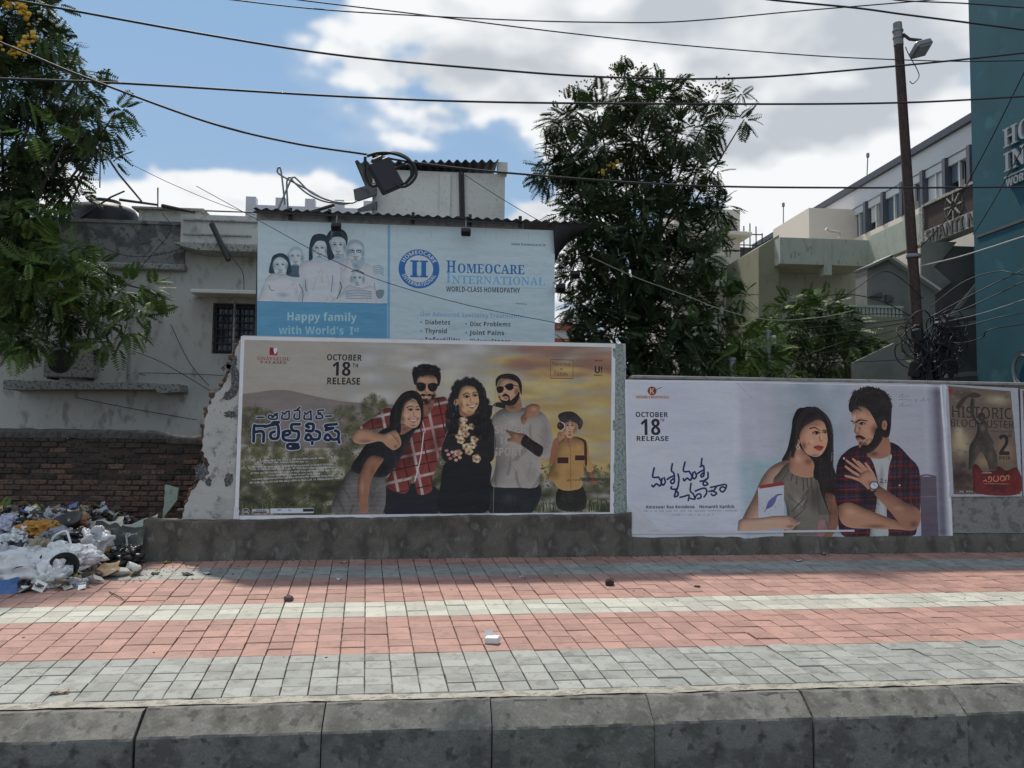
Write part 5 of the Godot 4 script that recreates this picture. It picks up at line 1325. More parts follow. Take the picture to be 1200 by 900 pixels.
	bag("small orange lump inside the clear bag's right side", Vector3(-4.039, 0.193, -11.16), Vector3(0.1, 0.08, 0.1), orange, 207, 0.4, 0.0, "lump", "food_lump")
	bag("orange yellow cloth bundle at the upper left of the heap", Vector3(-4.867, 0.417, -11.34), Vector3(0.24, 0.11, 0.2), orange, 208, 0.6, 0.2, "cloth", "cloth_bundle")
	bag("black plastic bag at the right foot of the heap", Vector3(-3.841, 0.096, -11.25), Vector3(0.24, 0.15, 0.2), blackp, 209, 0.6)
	bag("black plastic bag in the middle, right of the long white sack", Vector3(-4.31, 0.311, -11.19), Vector3(0.2, 0.14, 0.18), blackp, 210, 0.6)
	bag("black crumpled bag at the far left of the heap", Vector3(-4.935, 0.199, -10.74), Vector3(0.2, 0.13, 0.2), blackp, 211, 0.6)
	bag("black bag at the top left of the heap", Vector3(-5.13, 0.444, -11.49), Vector3(0.18, 0.1, 0.16), blackp, 212, 0.6)
	bag("pale lilac bag at the upper left edge of the heap", Vector3(-5.323, 0.453, -11.46), Vector3(0.2, 0.12, 0.18), flat(lin(0.42, 0.42, 0.52), 0.5), 213, 0.7)
	bag("small white crumpled bag beside the orange cloth", Vector3(-5.053, 0.385, -11.28), Vector3(0.12, 0.08, 0.12), white, 214, 0.7)
	bag("white bag at the left edge above the black one", Vector3(-5.076, 0.295, -10.95), Vector3(0.2, 0.1, 0.16), white, 215, 0.7)
	bag("brown paper bag between the long sack and the orange cloth", Vector3(-4.647, 0.235, -10.83), Vector3(0.13, 0.13, 0.13), tan_, 216, 0.6)
	bag("grey rag lying by the torn tarpaulin", Vector3(-4.567, 0.376, -11.19), Vector3(0.18, 0.08, 0.2), grey, 217, 0.7, 0.5, "rag", "rag")
	bag("small clear bag at the right foot of the white bags", Vector3(-4.012, -0.063, -10.23), Vector3(0.14, 0.07, 0.1), film, 218, 0.7)
	bag("patterned pink and grey cloth wad in the black basin", Vector3(-4.084, 0.039, -10.59), Vector3(0.11, 0.09, 0.1), flat(lin(0.36, 0.24, 0.27), 0.8), 219, 0.8, 0.0, "cloth", "cloth_bundle")
	# black round bowl and bent basin
	m = MB.new()
	m.lathe(Vector3.ZERO, [Vector2(0.02, 0.0), Vector2(0.12, 0.01), Vector2(0.17, 0.09), Vector2(0.185, 0.1), Vector2(0.16, 0.085), Vector2(0.1, 0.025), Vector2(0.01, 0.02)], 22)
	var o := one(m, "bowl", blackp, "black plastic bowl lying near the top of the heap", "bowl")
	o.position = Vector3(-4.545, 0.468, -11.43); o.rotation = Vector3(0.5, 0, 0.15)
	m = MB.new()
	m.lathe(Vector3.ZERO, [Vector2(0.02, 0.0), Vector2(0.12, 0.0), Vector2(0.155, 0.12), Vector2(0.165, 0.125), Vector2(0.145, 0.115), Vector2(0.11, 0.02), Vector2(0.01, 0.015)], 24)
	o = one(m, "basin", blackp, "black basin tipped on its side before the long white sack", "basin")
	o.position = Vector3(-4.129, 0.081, -10.32); o.rotation = Vector3(1.1, 0.4, 0.2)
	# sheets
	scrap("tarpaulin_sheet", "dark sheet of torn tarpaulin draped at the right of the heap", "tarpaulin", Vector3(-3.974, 0.3, -11.49), 0.62, 0.5, Vector3(0.75, 0.1, -0.15), flat(lin(0.045, 0.05, 0.046), 0.7), 0.18, 5)
	scrap("plaster_board", "pale green board leaning on the broken wall above the heap", "board", Vector3(-3.974, 0.388, -11.85), 0.75, 0.3, Vector3(0.5, 0.1, 0.32), green, 0.05, 6)
	scrap("paper_sheet", "torn white paper hanging beside the black bag at the right", "paper", Vector3(-3.823, 0.208, -11.52), 0.13, 0.34, Vector3(1.1, 0.3, -0.3), flat(lin(0.5, 0.5, 0.48), 0.8), 0.08, 7)
	scrap("cardboard", "flattened brown cardboard at the right foot of the heap", "cardboard", Vector3(-3.882, 0.037, -10.62), 0.46, 0.34, Vector3(0.25, 0.3, 0.12), card, 0.06, 8)
	scrap("cardboard", "small brown card flap right of the flattened cardboard", "cardboard", Vector3(-3.522, -0.018, -10.71), 0.2, 0.16, Vector3(0.3, -0.4, 0.2), card, 0.05, 9)
	scrap("paper_sheet", "cream paper sheet at the top of the heap by the weed", "paper", Vector3(-4.248, 0.467, -11.7), 0.5, 0.2, Vector3(0.45, 0.2, 0.1), flat(lin(0.52, 0.46, 0.36), 0.85), 0.1, 10)
	scrap("carton", "orange and white torn carton at the top of the heap", "carton", Vector3(-4.479, 0.535, -11.52), 0.24, 0.2, Vector3(0.7, 0.3, 0.3), flat(lin(0.5, 0.25, 0.13), 0.7), 0.1, 11)
	scrap("paper_sheet", "white paper sheet lying at the left edge of the heap", "paper", Vector3(-5.019, 0.335, -10.95), 0.34, 0.2, Vector3(0.5, -0.2, 0.1), flat(lin(0.55, 0.57, 0.6), 0.7), 0.1, 12)
	scrap("cardboard", "tan card under the white paper at the left edge", "cardboard", Vector3(-4.907, 0.219, -10.74), 0.36, 0.2, Vector3(0.4, 0.2, -0.1), tan_, 0.06, 13)
	scrap("plastic_sheet", "greenish clear sheet lying left of the black bowl", "sheet", Vector3(-4.564, 0.342, -11.04), 0.16, 0.4, Vector3(0.5, 0.6, 0.1), flat(lin(0.33, 0.37, 0.33), 0.5), 0.08, 14)
	scrap("plastic_sheet", "bright blue plastic scrap at the lower left corner of the heap", "sheet", Vector3(-4.626, -0.04, -9.93), 0.3, 0.22, Vector3(0.6, 0.3, 0.1), blue, 0.08, 15)
	scrap("cardboard", "yellow tan box flap left of the black basin", "cardboard", Vector3(-4.359, 0.131, -10.44), 0.1, 0.22, Vector3(1.0, 0.4, 0.3), flat(lin(0.42, 0.33, 0.18), 0.85), 0.04, 16)
	for s in [[40, "above the orange cloth", Vector3(-5.061, 0.501, -11.61)], [62, "near the brick wall, left of the weed", Vector3(-4.908, 0.55, -11.79)], [75, "highest on the heap", Vector3(-4.794, 0.564, -11.85)], [55, "below the orange cloth", Vector3(-4.612, 0.279, -10.95)], [30, "above the black bag at the left", Vector3(-5.166, 0.5, -11.61)], [105, "right of the black bowl", Vector3(-4.326, 0.405, -11.49)], [130, "just before the torn tarpaulin", Vector3(-4.125, 0.338, -11.67)]]:
		scrap("carton", "faded paper carton scrap " + s[1], "carton", s[2], rng.randf_range(0.1, 0.2), rng.randf_range(0.1, 0.2), Vector3(rng.randf_range(0.2, 0.9), rng.randf_range(-1, 1), rng.randf_range(-0.5, 0.5)), [flat(lin(0.45, 0.43, 0.39), 0.85), flat(lin(0.34, 0.24, 0.17), 0.85), flat(lin(0.3, 0.31, 0.32), 0.8)][s[0] % 3], 0.06, s[0]).set_meta("group", "faded carton scraps on the heap")
	# white loops of strap
	m = MB.new()
	m.tube(cable_points([Vector3(-0.16, 0, 0), Vector3(-0.1, 0.14, 0.02), Vector3(0.02, 0.2, 0.0), Vector3(0.08, 0.12, 0.04), Vector3(0.12, 0.0, 0.05)], 6), 0.014, 0.014, 6)
	o = one(m, "strap", white, "white plastic strap looped left of the black bag", "strap")
	o.position = Vector3(-4.398, 0.257, -10.89)
	# stones at the foot
	for s in [[137, Vector3(-3.699, -0.005, -10.71), 0.15, 0.05, "flat pale stone at the right foot of the heap", 0.40], [75, Vector3(-4.119, -0.019, -10.26), 0.08, 0.045, "small brown stone before the black basin", 0.16], [97, Vector3(-3.973, -0.012, -10.41), 0.07, 0.04, "dark small stone before the cardboard", 0.07], [160, Vector3(-3.513, 0.002, -10.83), 0.06, 0.06, "white foam lump at the right end of the heap", 0.6]]:
		m = MB.new()
		m.blob(Vector3.ZERO, Vector3(s[2], s[3], s[2] * 0.8), noise(int(s[0]), 0.02, 3), 0.35, 14, 9)
		o = one(m, "stone", flat(lin(s[5], s[5] * 0.96, s[5] * 0.88), 0.9), s[4], "stone")
		o.position = s[1]
	m = MB.new()
	m.lathe(Vector3.ZERO, [Vector2(0.0, 0.0), Vector2(0.05, 0.0), Vector2(0.055, 0.1), Vector2(0.05, 0.1), Vector2(0.045, 0.01)], 14)
	o = one(m, "paper_cup", flat(lin(0.68, 0.67, 0.65), 0.7), "white paper cup lying at the right foot of the heap", "cup")
	o.position = Vector3(-3.543, 0.013, -10.89); o.rotation = Vector3(0.3, 0.4, 1.2)

func make_litter():
	# crushed white packet on the red tiles
	var t := thing("paper_packet", "crushed white cigarette packet lying open on the red tiles", "packet", Vector3(0.583, -0.196, -7.751))
	var m := MB.new()
	m.bevel(Vector3(0, 0.035, 0), Vector3(0.125, 0.055, 0.085), 0.006, Basis.from_euler(Vector3(0.12, -0.35, 0.05)))
	put(m, "box", flat(lin(0.66, 0.66, 0.66), 0.6), t)
	m = MB.new()
	var bs := Basis.from_euler(Vector3(-0.5, -0.35, 0.25))
	m.cube(Vector3(-0.03, 0.085, -0.05), Vector3(0.075, 0.05, 0.004), bs)
	put(m, "lid_flap", flat(lin(0.7, 0.66, 0.62), 0.6), t)
	# stone and smaller things
	for s in [[714, Vector3(2.092, -0.048, -9.865), 0.055, 0.045, "dark brown stone lying on the tiles before the wall", lin(0.045, 0.028, 0.022)], [338, Vector3(-1.474, -0.112, -9.388), 0.05, 0.035, "grey brown clod on the edge of the cream band", lin(0.13, 0.10, 0.08)], [817, Vector3(3.09, -0.047, -9.721), 0.04, 0.012, "flat dark scrap on the red tiles right of the stone", lin(0.04, 0.03, 0.028)]]:
		m = MB.new()
		m.blob(Vector3.ZERO, Vector3(s[2], s[3], s[2] * 0.8), noise(int(s[0]), 0.02, 3), 0.5, 14, 9)
		var o := one(m, "stone", flat(s[5], 0.95), s[4], "stone")
		o.position = s[1] + Vector3(0, s[3] * 0.7, 0)
	for s in [[196, Vector3(-3.322, -0.003, -11.4), 0.1, 0.05, "dry yellow leaf in the shade near the rubbish", lin(0.42, 0.34, 0.12)], [244, Vector3(-2.642, -0.039, -10.722), 0.16, 0.04, "torn white paper scrap in the shade near the wall", lin(0.5, 0.5, 0.48)], [220, Vector3(-2.872, -0.043, -10.69), 0.13, 0.06, "dark muddy rag in the shade near the wall", lin(0.035, 0.03, 0.026)], [182, Vector3(-3.27, -0.043, -10.759), 0.09, 0.05, "dark wet clump right of the rubbish", lin(0.04, 0.035, 0.03)], [402, Vector3(-1.094, 0.011, -11.273), 0.08, 0.04, "small pale scrap at the foot of the wide poster wall", lin(0.4, 0.36, 0.28)], [936, Vector3(4.894, 0.054, -11.041), 0.08, 0.04, "white paper scrap on the grey tiles below the couple poster", lin(0.55, 0.55, 0.53)], [70, Vector3(-2.702, -0.291, -6.746), 0.12, 0.02, "dry pale leaf on the mortar by the kerb", lin(0.45, 0.36, 0.27)], [397, Vector3(-1.045, -0.049, -10.312), 0.05, 0.03, "tiny white scrap on the red tiles at the shade edge", lin(0.6, 0.6, 0.58)], [610, Vector3(1.105, -0.029, -10.317), 0.05, 0.03, "tiny white scrap on the red tiles right of the middle", lin(0.6, 0.6, 0.58)], [965, Vector3(5.438, 0.086, -11.466), 0.07, 0.05, "crumpled pale wrapper at the foot of the couple poster", lin(0.35, 0.33, 0.28)]]:
		scrap("litter_scrap", s[4], "litter", s[1] + Vector3(0, 0.018, 0), s[2], s[3] * 1.6, Vector3(rng.randf_range(-0.15, 0.15), rng.randf_range(-1, 1), rng.randf_range(-0.15, 0.15)), flat(s[5], 0.85), 0.02, int(s[0]))
	# grit, crumbs of leaf and mortar that lie in drifts along the wall and the kerb
	for k in 3:
		m = MB.new()
		for i in [300, 200, 90][k]:
			var x := rng.randf_range(-4.6, 8.8)
			var z := -11.55 + absf(rng.randfn()) * 0.14
			var q := rng.randf()
			if q < 0.06: z = rng.randf_range(-11.5, -6.7); x = rng.randf_range(-4.2, 7.0)
			if q > 0.75: x = -3.6 + absf(rng.randfn()) * 0.8; z = rng.randf_range(-11.4, -10.3)
			var w := rng.randf_range(0.005, 0.014)
			m.cube(gp(x, z, w * 0.3), Vector3(w * rng.randf_range(0.8, 2.0), w * 0.5, w), Basis.from_euler(Vector3(rng.randf_range(-0.3, 0.3), rng.randf() * TAU, rng.randf_range(-0.3, 0.3))))
		tag(put(m, numbered("grit"), [flat(lin(0.10, 0.085, 0.07), 0.95), flat(lin(0.3, 0.28, 0.24), 0.95), flat(lin(0.18, 0.12, 0.06), 0.9)][k]), ["dark grit scattered over the paving", "pale mortar crumbs scattered over the paving", "brown leaf crumbs scattered over the paving"][k], "grit", "", "stuff")
	m = MB.new()
	m.tube(cable_points([Vector3(-3.473, -0.102, -9.847) + Vector3(0, 0.012, 0), Vector3(-3.313, -0.113, -9.65) + Vector3(0, 0.015, 0), Vector3(-3.199, -0.122, -9.498) + Vector3(0, 0.01, 0)], 4), 0.006, 0.004, 5)
	one(m, "twig", M.bark, "thin dry twig on the red tiles before the rubbish", "twig")

# ---------------------------------------------------------------- painting flat prints
var cv: Image
var fo := Vector2.ZERO      # origin of the drawing frame, in print units
var fk := 1.0               # drawing units per print unit
var po := Vector2.ZERO      # top left corner of the print, in print units
var ps := 4.0               # pixels per print unit
var brushes := {}
var faces := {}
var roundness := 1.0

func frame(x, y, k): fo = Vector2(x, y); fk = k
func cp(x, y) -> Vector2: return (fo + Vector2(x, y) / fk - po) * ps
func canvas(x0, y0, x1, y1, s, col):
	po = Vector2(x0, y0); ps = s
	cv = Image.create(int((x1 - x0) * s), int((y1 - y0) * s), false, Image.FORMAT_RGBA8)
	cv.fill(col)
func c8(r, g, b, a = 1.0) -> Color: return Color(r / 255.0, g / 255.0, b / 255.0, a)
func pts_of(a) -> PackedVector2Array:
	var o := PackedVector2Array()
	for i in range(0, a.size() - 1, 2): o.append(cp(a[i], a[i + 1]))
	return o
func curve(p: PackedVector2Array, closed: bool, n := 6) -> PackedVector2Array:
	var o := PackedVector2Array()
	var m := p.size()
	for i in (m if closed else m - 1):
		var a := p[(i - 1 + m) % m] if closed or i > 0 else p[0]
		var b := p[i]
		var c := p[(i + 1) % m]
		var d := p[(i + 2) % m] if closed or i + 2 < m else p[m - 1]
		for j in n: o.append(b.cubic_interpolate(c, a, d, float(j) / n))
	if not closed: o.append(p[m - 1])
	return o
func spans(loops: Array, top: int, h: int) -> Array:
	var rows := []
	rows.resize(h)
	for i in h: rows[i] = PackedFloat32Array()
	for p in loops:
		var n: int = p.size()
		for i in n:
			var a: Vector2 = p[i]
			var b: Vector2 = p[(i + 1) % n]
			if a.y > b.y: var t := a; a = b; b = t
			var y0 := maxi(int(ceil(a.y - 0.5)), top)
			var y1 := mini(int(ceil(b.y - 0.5)), top + h)
			if y1 <= y0: continue
			var k := (b.x - a.x) / (b.y - a.y)
			for y in range(y0, y1): rows[y - top].append(a.x + (y + 0.5 - a.y) * k)
	for i in h: rows[i].sort()
	return rows
func fill_loops(im: Image, loops: Array, col: Color, off := Vector2.ZERO):
	var lo := 1e9
	var hi := -1e9
	for p in loops:
		for q in p: lo = minf(lo, q.y); hi = maxf(hi, q.y)
	var top := maxi(int(floor(lo)), int(off.y))
	var bottom := mini(int(ceil(hi)), int(off.y) + im.get_height())
	if bottom <= top: return
	var rows := spans(loops, top, bottom - top)
	for i in rows.size():
		var r: PackedFloat32Array = rows[i]
		for j in range(0, r.size() - 1, 2):
			var x0 := int(round(r[j] - off.x))
			var x1 := int(round(r[j + 1] - off.x))
			if x1 > x0: im.fill_rect(Rect2i(x0, top + i - int(off.y), x1 - x0, 1), col)
func brush(col: Color) -> Image:
	var key := col.to_rgba32()
	if not brushes.has(key):
		var b := Image.create(24, 24, false, Image.FORMAT_RGBA8)
		for y in 24:
			for x in 24:
				var d := Vector2(x - 11.5, y - 11.5).length() / 11.5
				b.set_pixel(x, y, Color(col.r, col.g, col.b, col.a * (smoothstep(1.0, 0.0, d) if d < 1 else 0.0)))
		brushes[key] = b
	return brushes[key]
func dab_on(im: Image, c: Vector2, rx: float, ry: float, col: Color):
	var w := maxi(int(rx * 2), 2)
	var h := maxi(int(ry * 2), 2)
	var b := brush(col).duplicate()
	b.resize(w, h, Image.INTERPOLATE_BILINEAR)
	im.blend_rect(b, Rect2i(0, 0, w, h), Vector2i(c - Vector2(w, h) / 2))
func dab(x, y, r, col, ry = -1.0): dab_on(cv, cp(x, y), r / fk * ps, (r if ry < 0 else ry) / fk * ps, col)
# a closed shape; dabs = [[x, y, r, colour, ry], ...] are tones printed inside it
func shape(a, col: Color, dabs = [], smooth = true, pattern = ""):
	var p := pts_of(a)
	if smooth: p = curve(p, true)
	if dabs.is_empty() and pattern == "":
		fill_loops(cv, [p], col); return
	var r := Rect2(p[0], Vector2.ZERO)
	for q in p: r = r.expand(q)
	var ri := Rect2i(Vector2i(r.position.floor()), Vector2i(r.size.ceil()) + Vector2i(2, 2))
	var paint := Image.create(ri.size.x, ri.size.y, false, Image.FORMAT_RGBA8)
	paint.fill(col)
	var keep := cv
	var kp := po
	if pattern:
		cv = paint; po = po + Vector2(ri.position) / ps; weave(pattern); cv = keep; po = kp
	for d in dabs:
		var ry: float = d[4] if d.size() > 4 else d[2]
		dab_on(paint, cp(d[0], d[1]) - Vector2(ri.position), d[2] / fk * ps, ry / fk * ps, d[3])
	if smooth and not dabs.is_empty(): relief(paint, p, ri, col)
	var mask := Image.create(ri.size.x, ri.size.y, false, Image.FORMAT_RGBA8)
	fill_loops(mask, [p], Color.WHITE, Vector2(ri.position))
	cv.blend_rect_mask(paint, mask, Rect2i(0, 0, ri.size.x, ri.size.y), ri.position)
func ell(x, y, rx, ry, col: Color, dabs = []):
	var a := []
	for i in 16: a.append(x + rx * cos(TAU * i / 16)); a.append(y + ry * sin(TAU * i / 16))
	shape(a, col, dabs)
func line(a, w: float, col: Color, smooth = true, w2 = -1.0):
	var p := pts_of(a)
	if smooth and p.size() > 2: p = curve(p, false, 5)
	var h := w / fk * ps * 0.5
	var h2: float = h if w2 < 0 else w2 / fk * ps * 0.5
	for i in p.size():
		var hi: float = lerpf(h, h2, float(i) / maxi(p.size() - 1, 1))
		if hi > 0.8:
			var o := PackedVector2Array()
			for k in 10: o.append(p[i] + Vector2.from_angle(TAU * k / 10) * hi)
			fill_loops(cv, [o], col)
		if i + 1 < p.size():
			var n := (p[i + 1] - p[i]).orthogonal().normalized() * maxf(hi, 0.6)
			fill_loops(cv, [PackedVector2Array([p[i] + n, p[i + 1] + n, p[i + 1] - n, p[i] - n])], col)
func box2(x0, y0, x1, y1, col: Color): shape([x0, y0, x1, y0, x1, y1, x0, y1], col, [], false)
func face_of(serif: bool, bold: bool) -> SystemFont:
	var key := [serif, bold]
	if faces.has(key): return faces[key]
	var f := SystemFont.new()
	faces[key] = f
	f.font_names = PackedStringArray(["Droid Serif" if serif else "Droid Sans"])
	f.font_weight = 700 if bold else 400
	return f
# lettering; w > 0 squeezes the line to that width, h is the height of a capital
func text(t: String, x, y, h, col: Color, o = {}):
	var ts := TextServerManager.get_primary_interface()
	var line_ := TextLine.new()
	line_.add_string(t, face_of(o.get("serif", false), o.get("bold", true)), 100)
	var total := line_.get_size().x
	var sy: float = h / 71.4
	var sx: float = sy
	if o.get("w", 0.0) > 0: sx = o.w / total
	var shear: float = o.get("shear", 0.0)
	var rise: float = o.get("rise", 0.0)
	var left: float = x - (total * sx / 2 if o.get("align", 0) == 0 else 0.0)
	var pen := 0.0
	for g in ts.shaped_text_get_glyphs(line_.get_rid()):
		var c := ts.font_get_glyph_contours(g.font_rid, 100, g.index)
		if c.has("points") and c.points.size():
			var loops := []
			var start := 0
			for e in c.contours:
				var raw: Array = []
				for i in range(start, e + 1): raw.append(c.points[i])
				start = e + 1
				var out := PackedVector2Array()
				var n := raw.size()
				for i in n:
					var a: Vector3 = raw[i]
					var b: Vector3 = raw[(i + 1) % n]
					var pa := Vector2(a.x, a.y)
					var pb := Vector2(b.x, b.y)
					if a.z == 1: out.append(pa)
					else:
						var pz: Vector3 = raw[(i - 1 + n) % n]
						var s := Vector2(pz.x, pz.y) if pz.z == 1 else (Vector2(pz.x, pz.y) + pa) / 2
						var q := pb if b.z == 1 else (pa + pb) / 2
						for k in 4:
							var u := (k + 1) / 4.0
							out.append(s.lerp(pa, u).lerp(pa.lerp(q, u), u))
				var m := PackedVector2Array()
				for q in out:
					var gx: float = pen + q.x
					var at := Vector2(left + gx * sx - q.y * sy * shear, y + q.y * sy + rise * gx * sx)
					if o.has("ring"):
						var ang: float = o.ring[2] + (gx * sx - total * sx / 2) / o.ring[3] * o.ring[4]
						var rr: float = o.ring[3] - q.y * sy * o.ring[4]
						at = Vector2(o.ring[0], o.ring[1]) + Vector2(cos(ang), sin(ang)) * rr
					m.append(cp(at.x, at.y))
				loops.append(m)
			if loops.size(): fill_loops(cv, loops, col)
		pen += g.advance
func tex(mip := true) -> ImageTexture:
	var im := cv
	im.convert(Image.FORMAT_RGB8)
	return ImageTexture.create_from_image(im)

# roundness of a printed body: tones that follow its outline, and soft folds across it
func relief(im: Image, p: PackedVector2Array, ri: Rect2i, col: Color):
	var r := clampf(minf(ri.size.x, ri.size.y) * 0.17, 3.0, 70.0)
	var way := 1.0 if Geometry2D.is_polygon_clockwise(p) else -1.0
	var run := 1e9
	var m := p.size()
	var dark := col.darkened(0.62)
	var pale := col.lightened(0.28)
	for i in m:
		var e := p[(i + 1) % m] - p[i]
		run += e.length()
		if run < r * 0.55: continue
		run = 0.0
		var n := e.orthogonal().normalized() * way
		var k := n.dot(Vector2(-0.45, -0.89))
		var q := int(clampf(absf(k) * 3.99, 0, 3)) / 3.0
		if k < -0.3: dab_on(im, p[i] - Vector2(ri.position) - n * r * 0.2, r * 2.0, r * 2.0, Color(dark, 0.16 * roundness))
		if q > 0: dab_on(im, p[i] - Vector2(ri.position) - n * r * 0.25, r, r, Color(dark, 0.5 * q * roundness) if k < 0 else Color(pale, 0.32 * q))
	if ri.size.x * ri.size.y < 5000 or (col.r > 0.45 and col.r > col.g * 1.12 and col.g > col.b * 1.08 and col.r < col.b * 2.2): return   # small things and bare skin have no folds
	for f in 18:
		var at := Vector2(rng.randf() * ri.size.x, rng.randf() * ri.size.y)
		var d := Vector2.from_angle(PI / 2 + rng.randf_range(-0.9, 0.9))
		var w := r * rng.randf_range(0.16, 0.3)
		for j in 9:
			dab_on(im, at, w, w, Color(dark, 0.26 * roundness) if f % 2 else Color(pale, 0.2))
			at += d * w * 0.8
			d = d.rotated(rng.randf_range(-0.12, 0.12))
func hairs(a, n: int, spread: float, w: float, cols: Array):   # loose strands along a line
	for i in n:
		var b := []
		var ox := rng.randf_range(-1, 1) * spread
		var oy := rng.randf_range(-1, 1) * spread * 0.5
		for j in range(0, a.size(), 2): b.append(a[j] + ox + rng.randf_range(-1, 1) * spread * 0.25); b.append(a[j + 1] + oy + rng.randf_range(-1, 1) * spread * 0.25)
		line(b, w, cols[i % cols.size()], true, w * 0.4)

# ---------------------------------------------------------------- the printed pictures
var ink := 1.5
func k8(r, g, b, a := 1.0) -> Color:
	var c = Color(r / 255.0, g / 255.0, b / 255.0).srgb_to_linear() * ink
	return Color(minf(c.r, 0.74), minf(c.g, 0.74), minf(c.b, 0.75), a).linear_to_srgb() * Color(1, 1, 1, 1)
func speckle(x0, y0, x1, y1, n, r0, r1, cols: Array, sq = 1.0):
	for i in n:
		var t = rng.randf()
		dab(lerpf(x0, x1, rng.randf()), lerpf(y0, y1, t), rng.randf_range(r0, r1), cols[rng.randi() % cols.size()], rng.randf_range(r0, r1) * sq)
func leaves(x0, y0, x1, y1, n, s, cols: Array):
	for i in n:
		var x = lerpf(x0, x1, rng.randf())
		var y = lerpf(y0, y1, rng.randf())
		var a = rng.randf() * TAU
		var d = Vector2.from_angle(a) * s * rng.randf_range(0.6, 1.4)
		var e = d.orthogonal() * 0.4
		shape([x - d.x, y - d.y, x + e.x, y + e.y, x + d.x, y + d.y, x - e.x, y - e.y], cols[rng.randi() % cols.size()], [], false)
func blades(x0, x1, y, n, h, cols: Array):
	for i in n:
		var x = rng.randf_range(x0, x1)
		var l = rng.randf_range(0.5, 1.2) * h
		var b = rng.randf_range(-0.8, 0.8) * l
		line([x, y + rng.randf() * 4, x + b * 0.25, y - l * 0.6, x + b, y - l * rng.randf_range(0.6, 0.95)], 0.9, cols[rng.randi() % cols.size()], true, 0.35)
func curl(x, y, rx, ry, n, s, cols: Array):   # a head of hair: soft mass with loose locks
	for i in n:
		var a = rng.randf() * TAU
		var q = sqrt(rng.randf())
		dab(x + cos(a) * rx * q, y + sin(a) * ry * q, s, cols[rng.randi() % cols.size()])
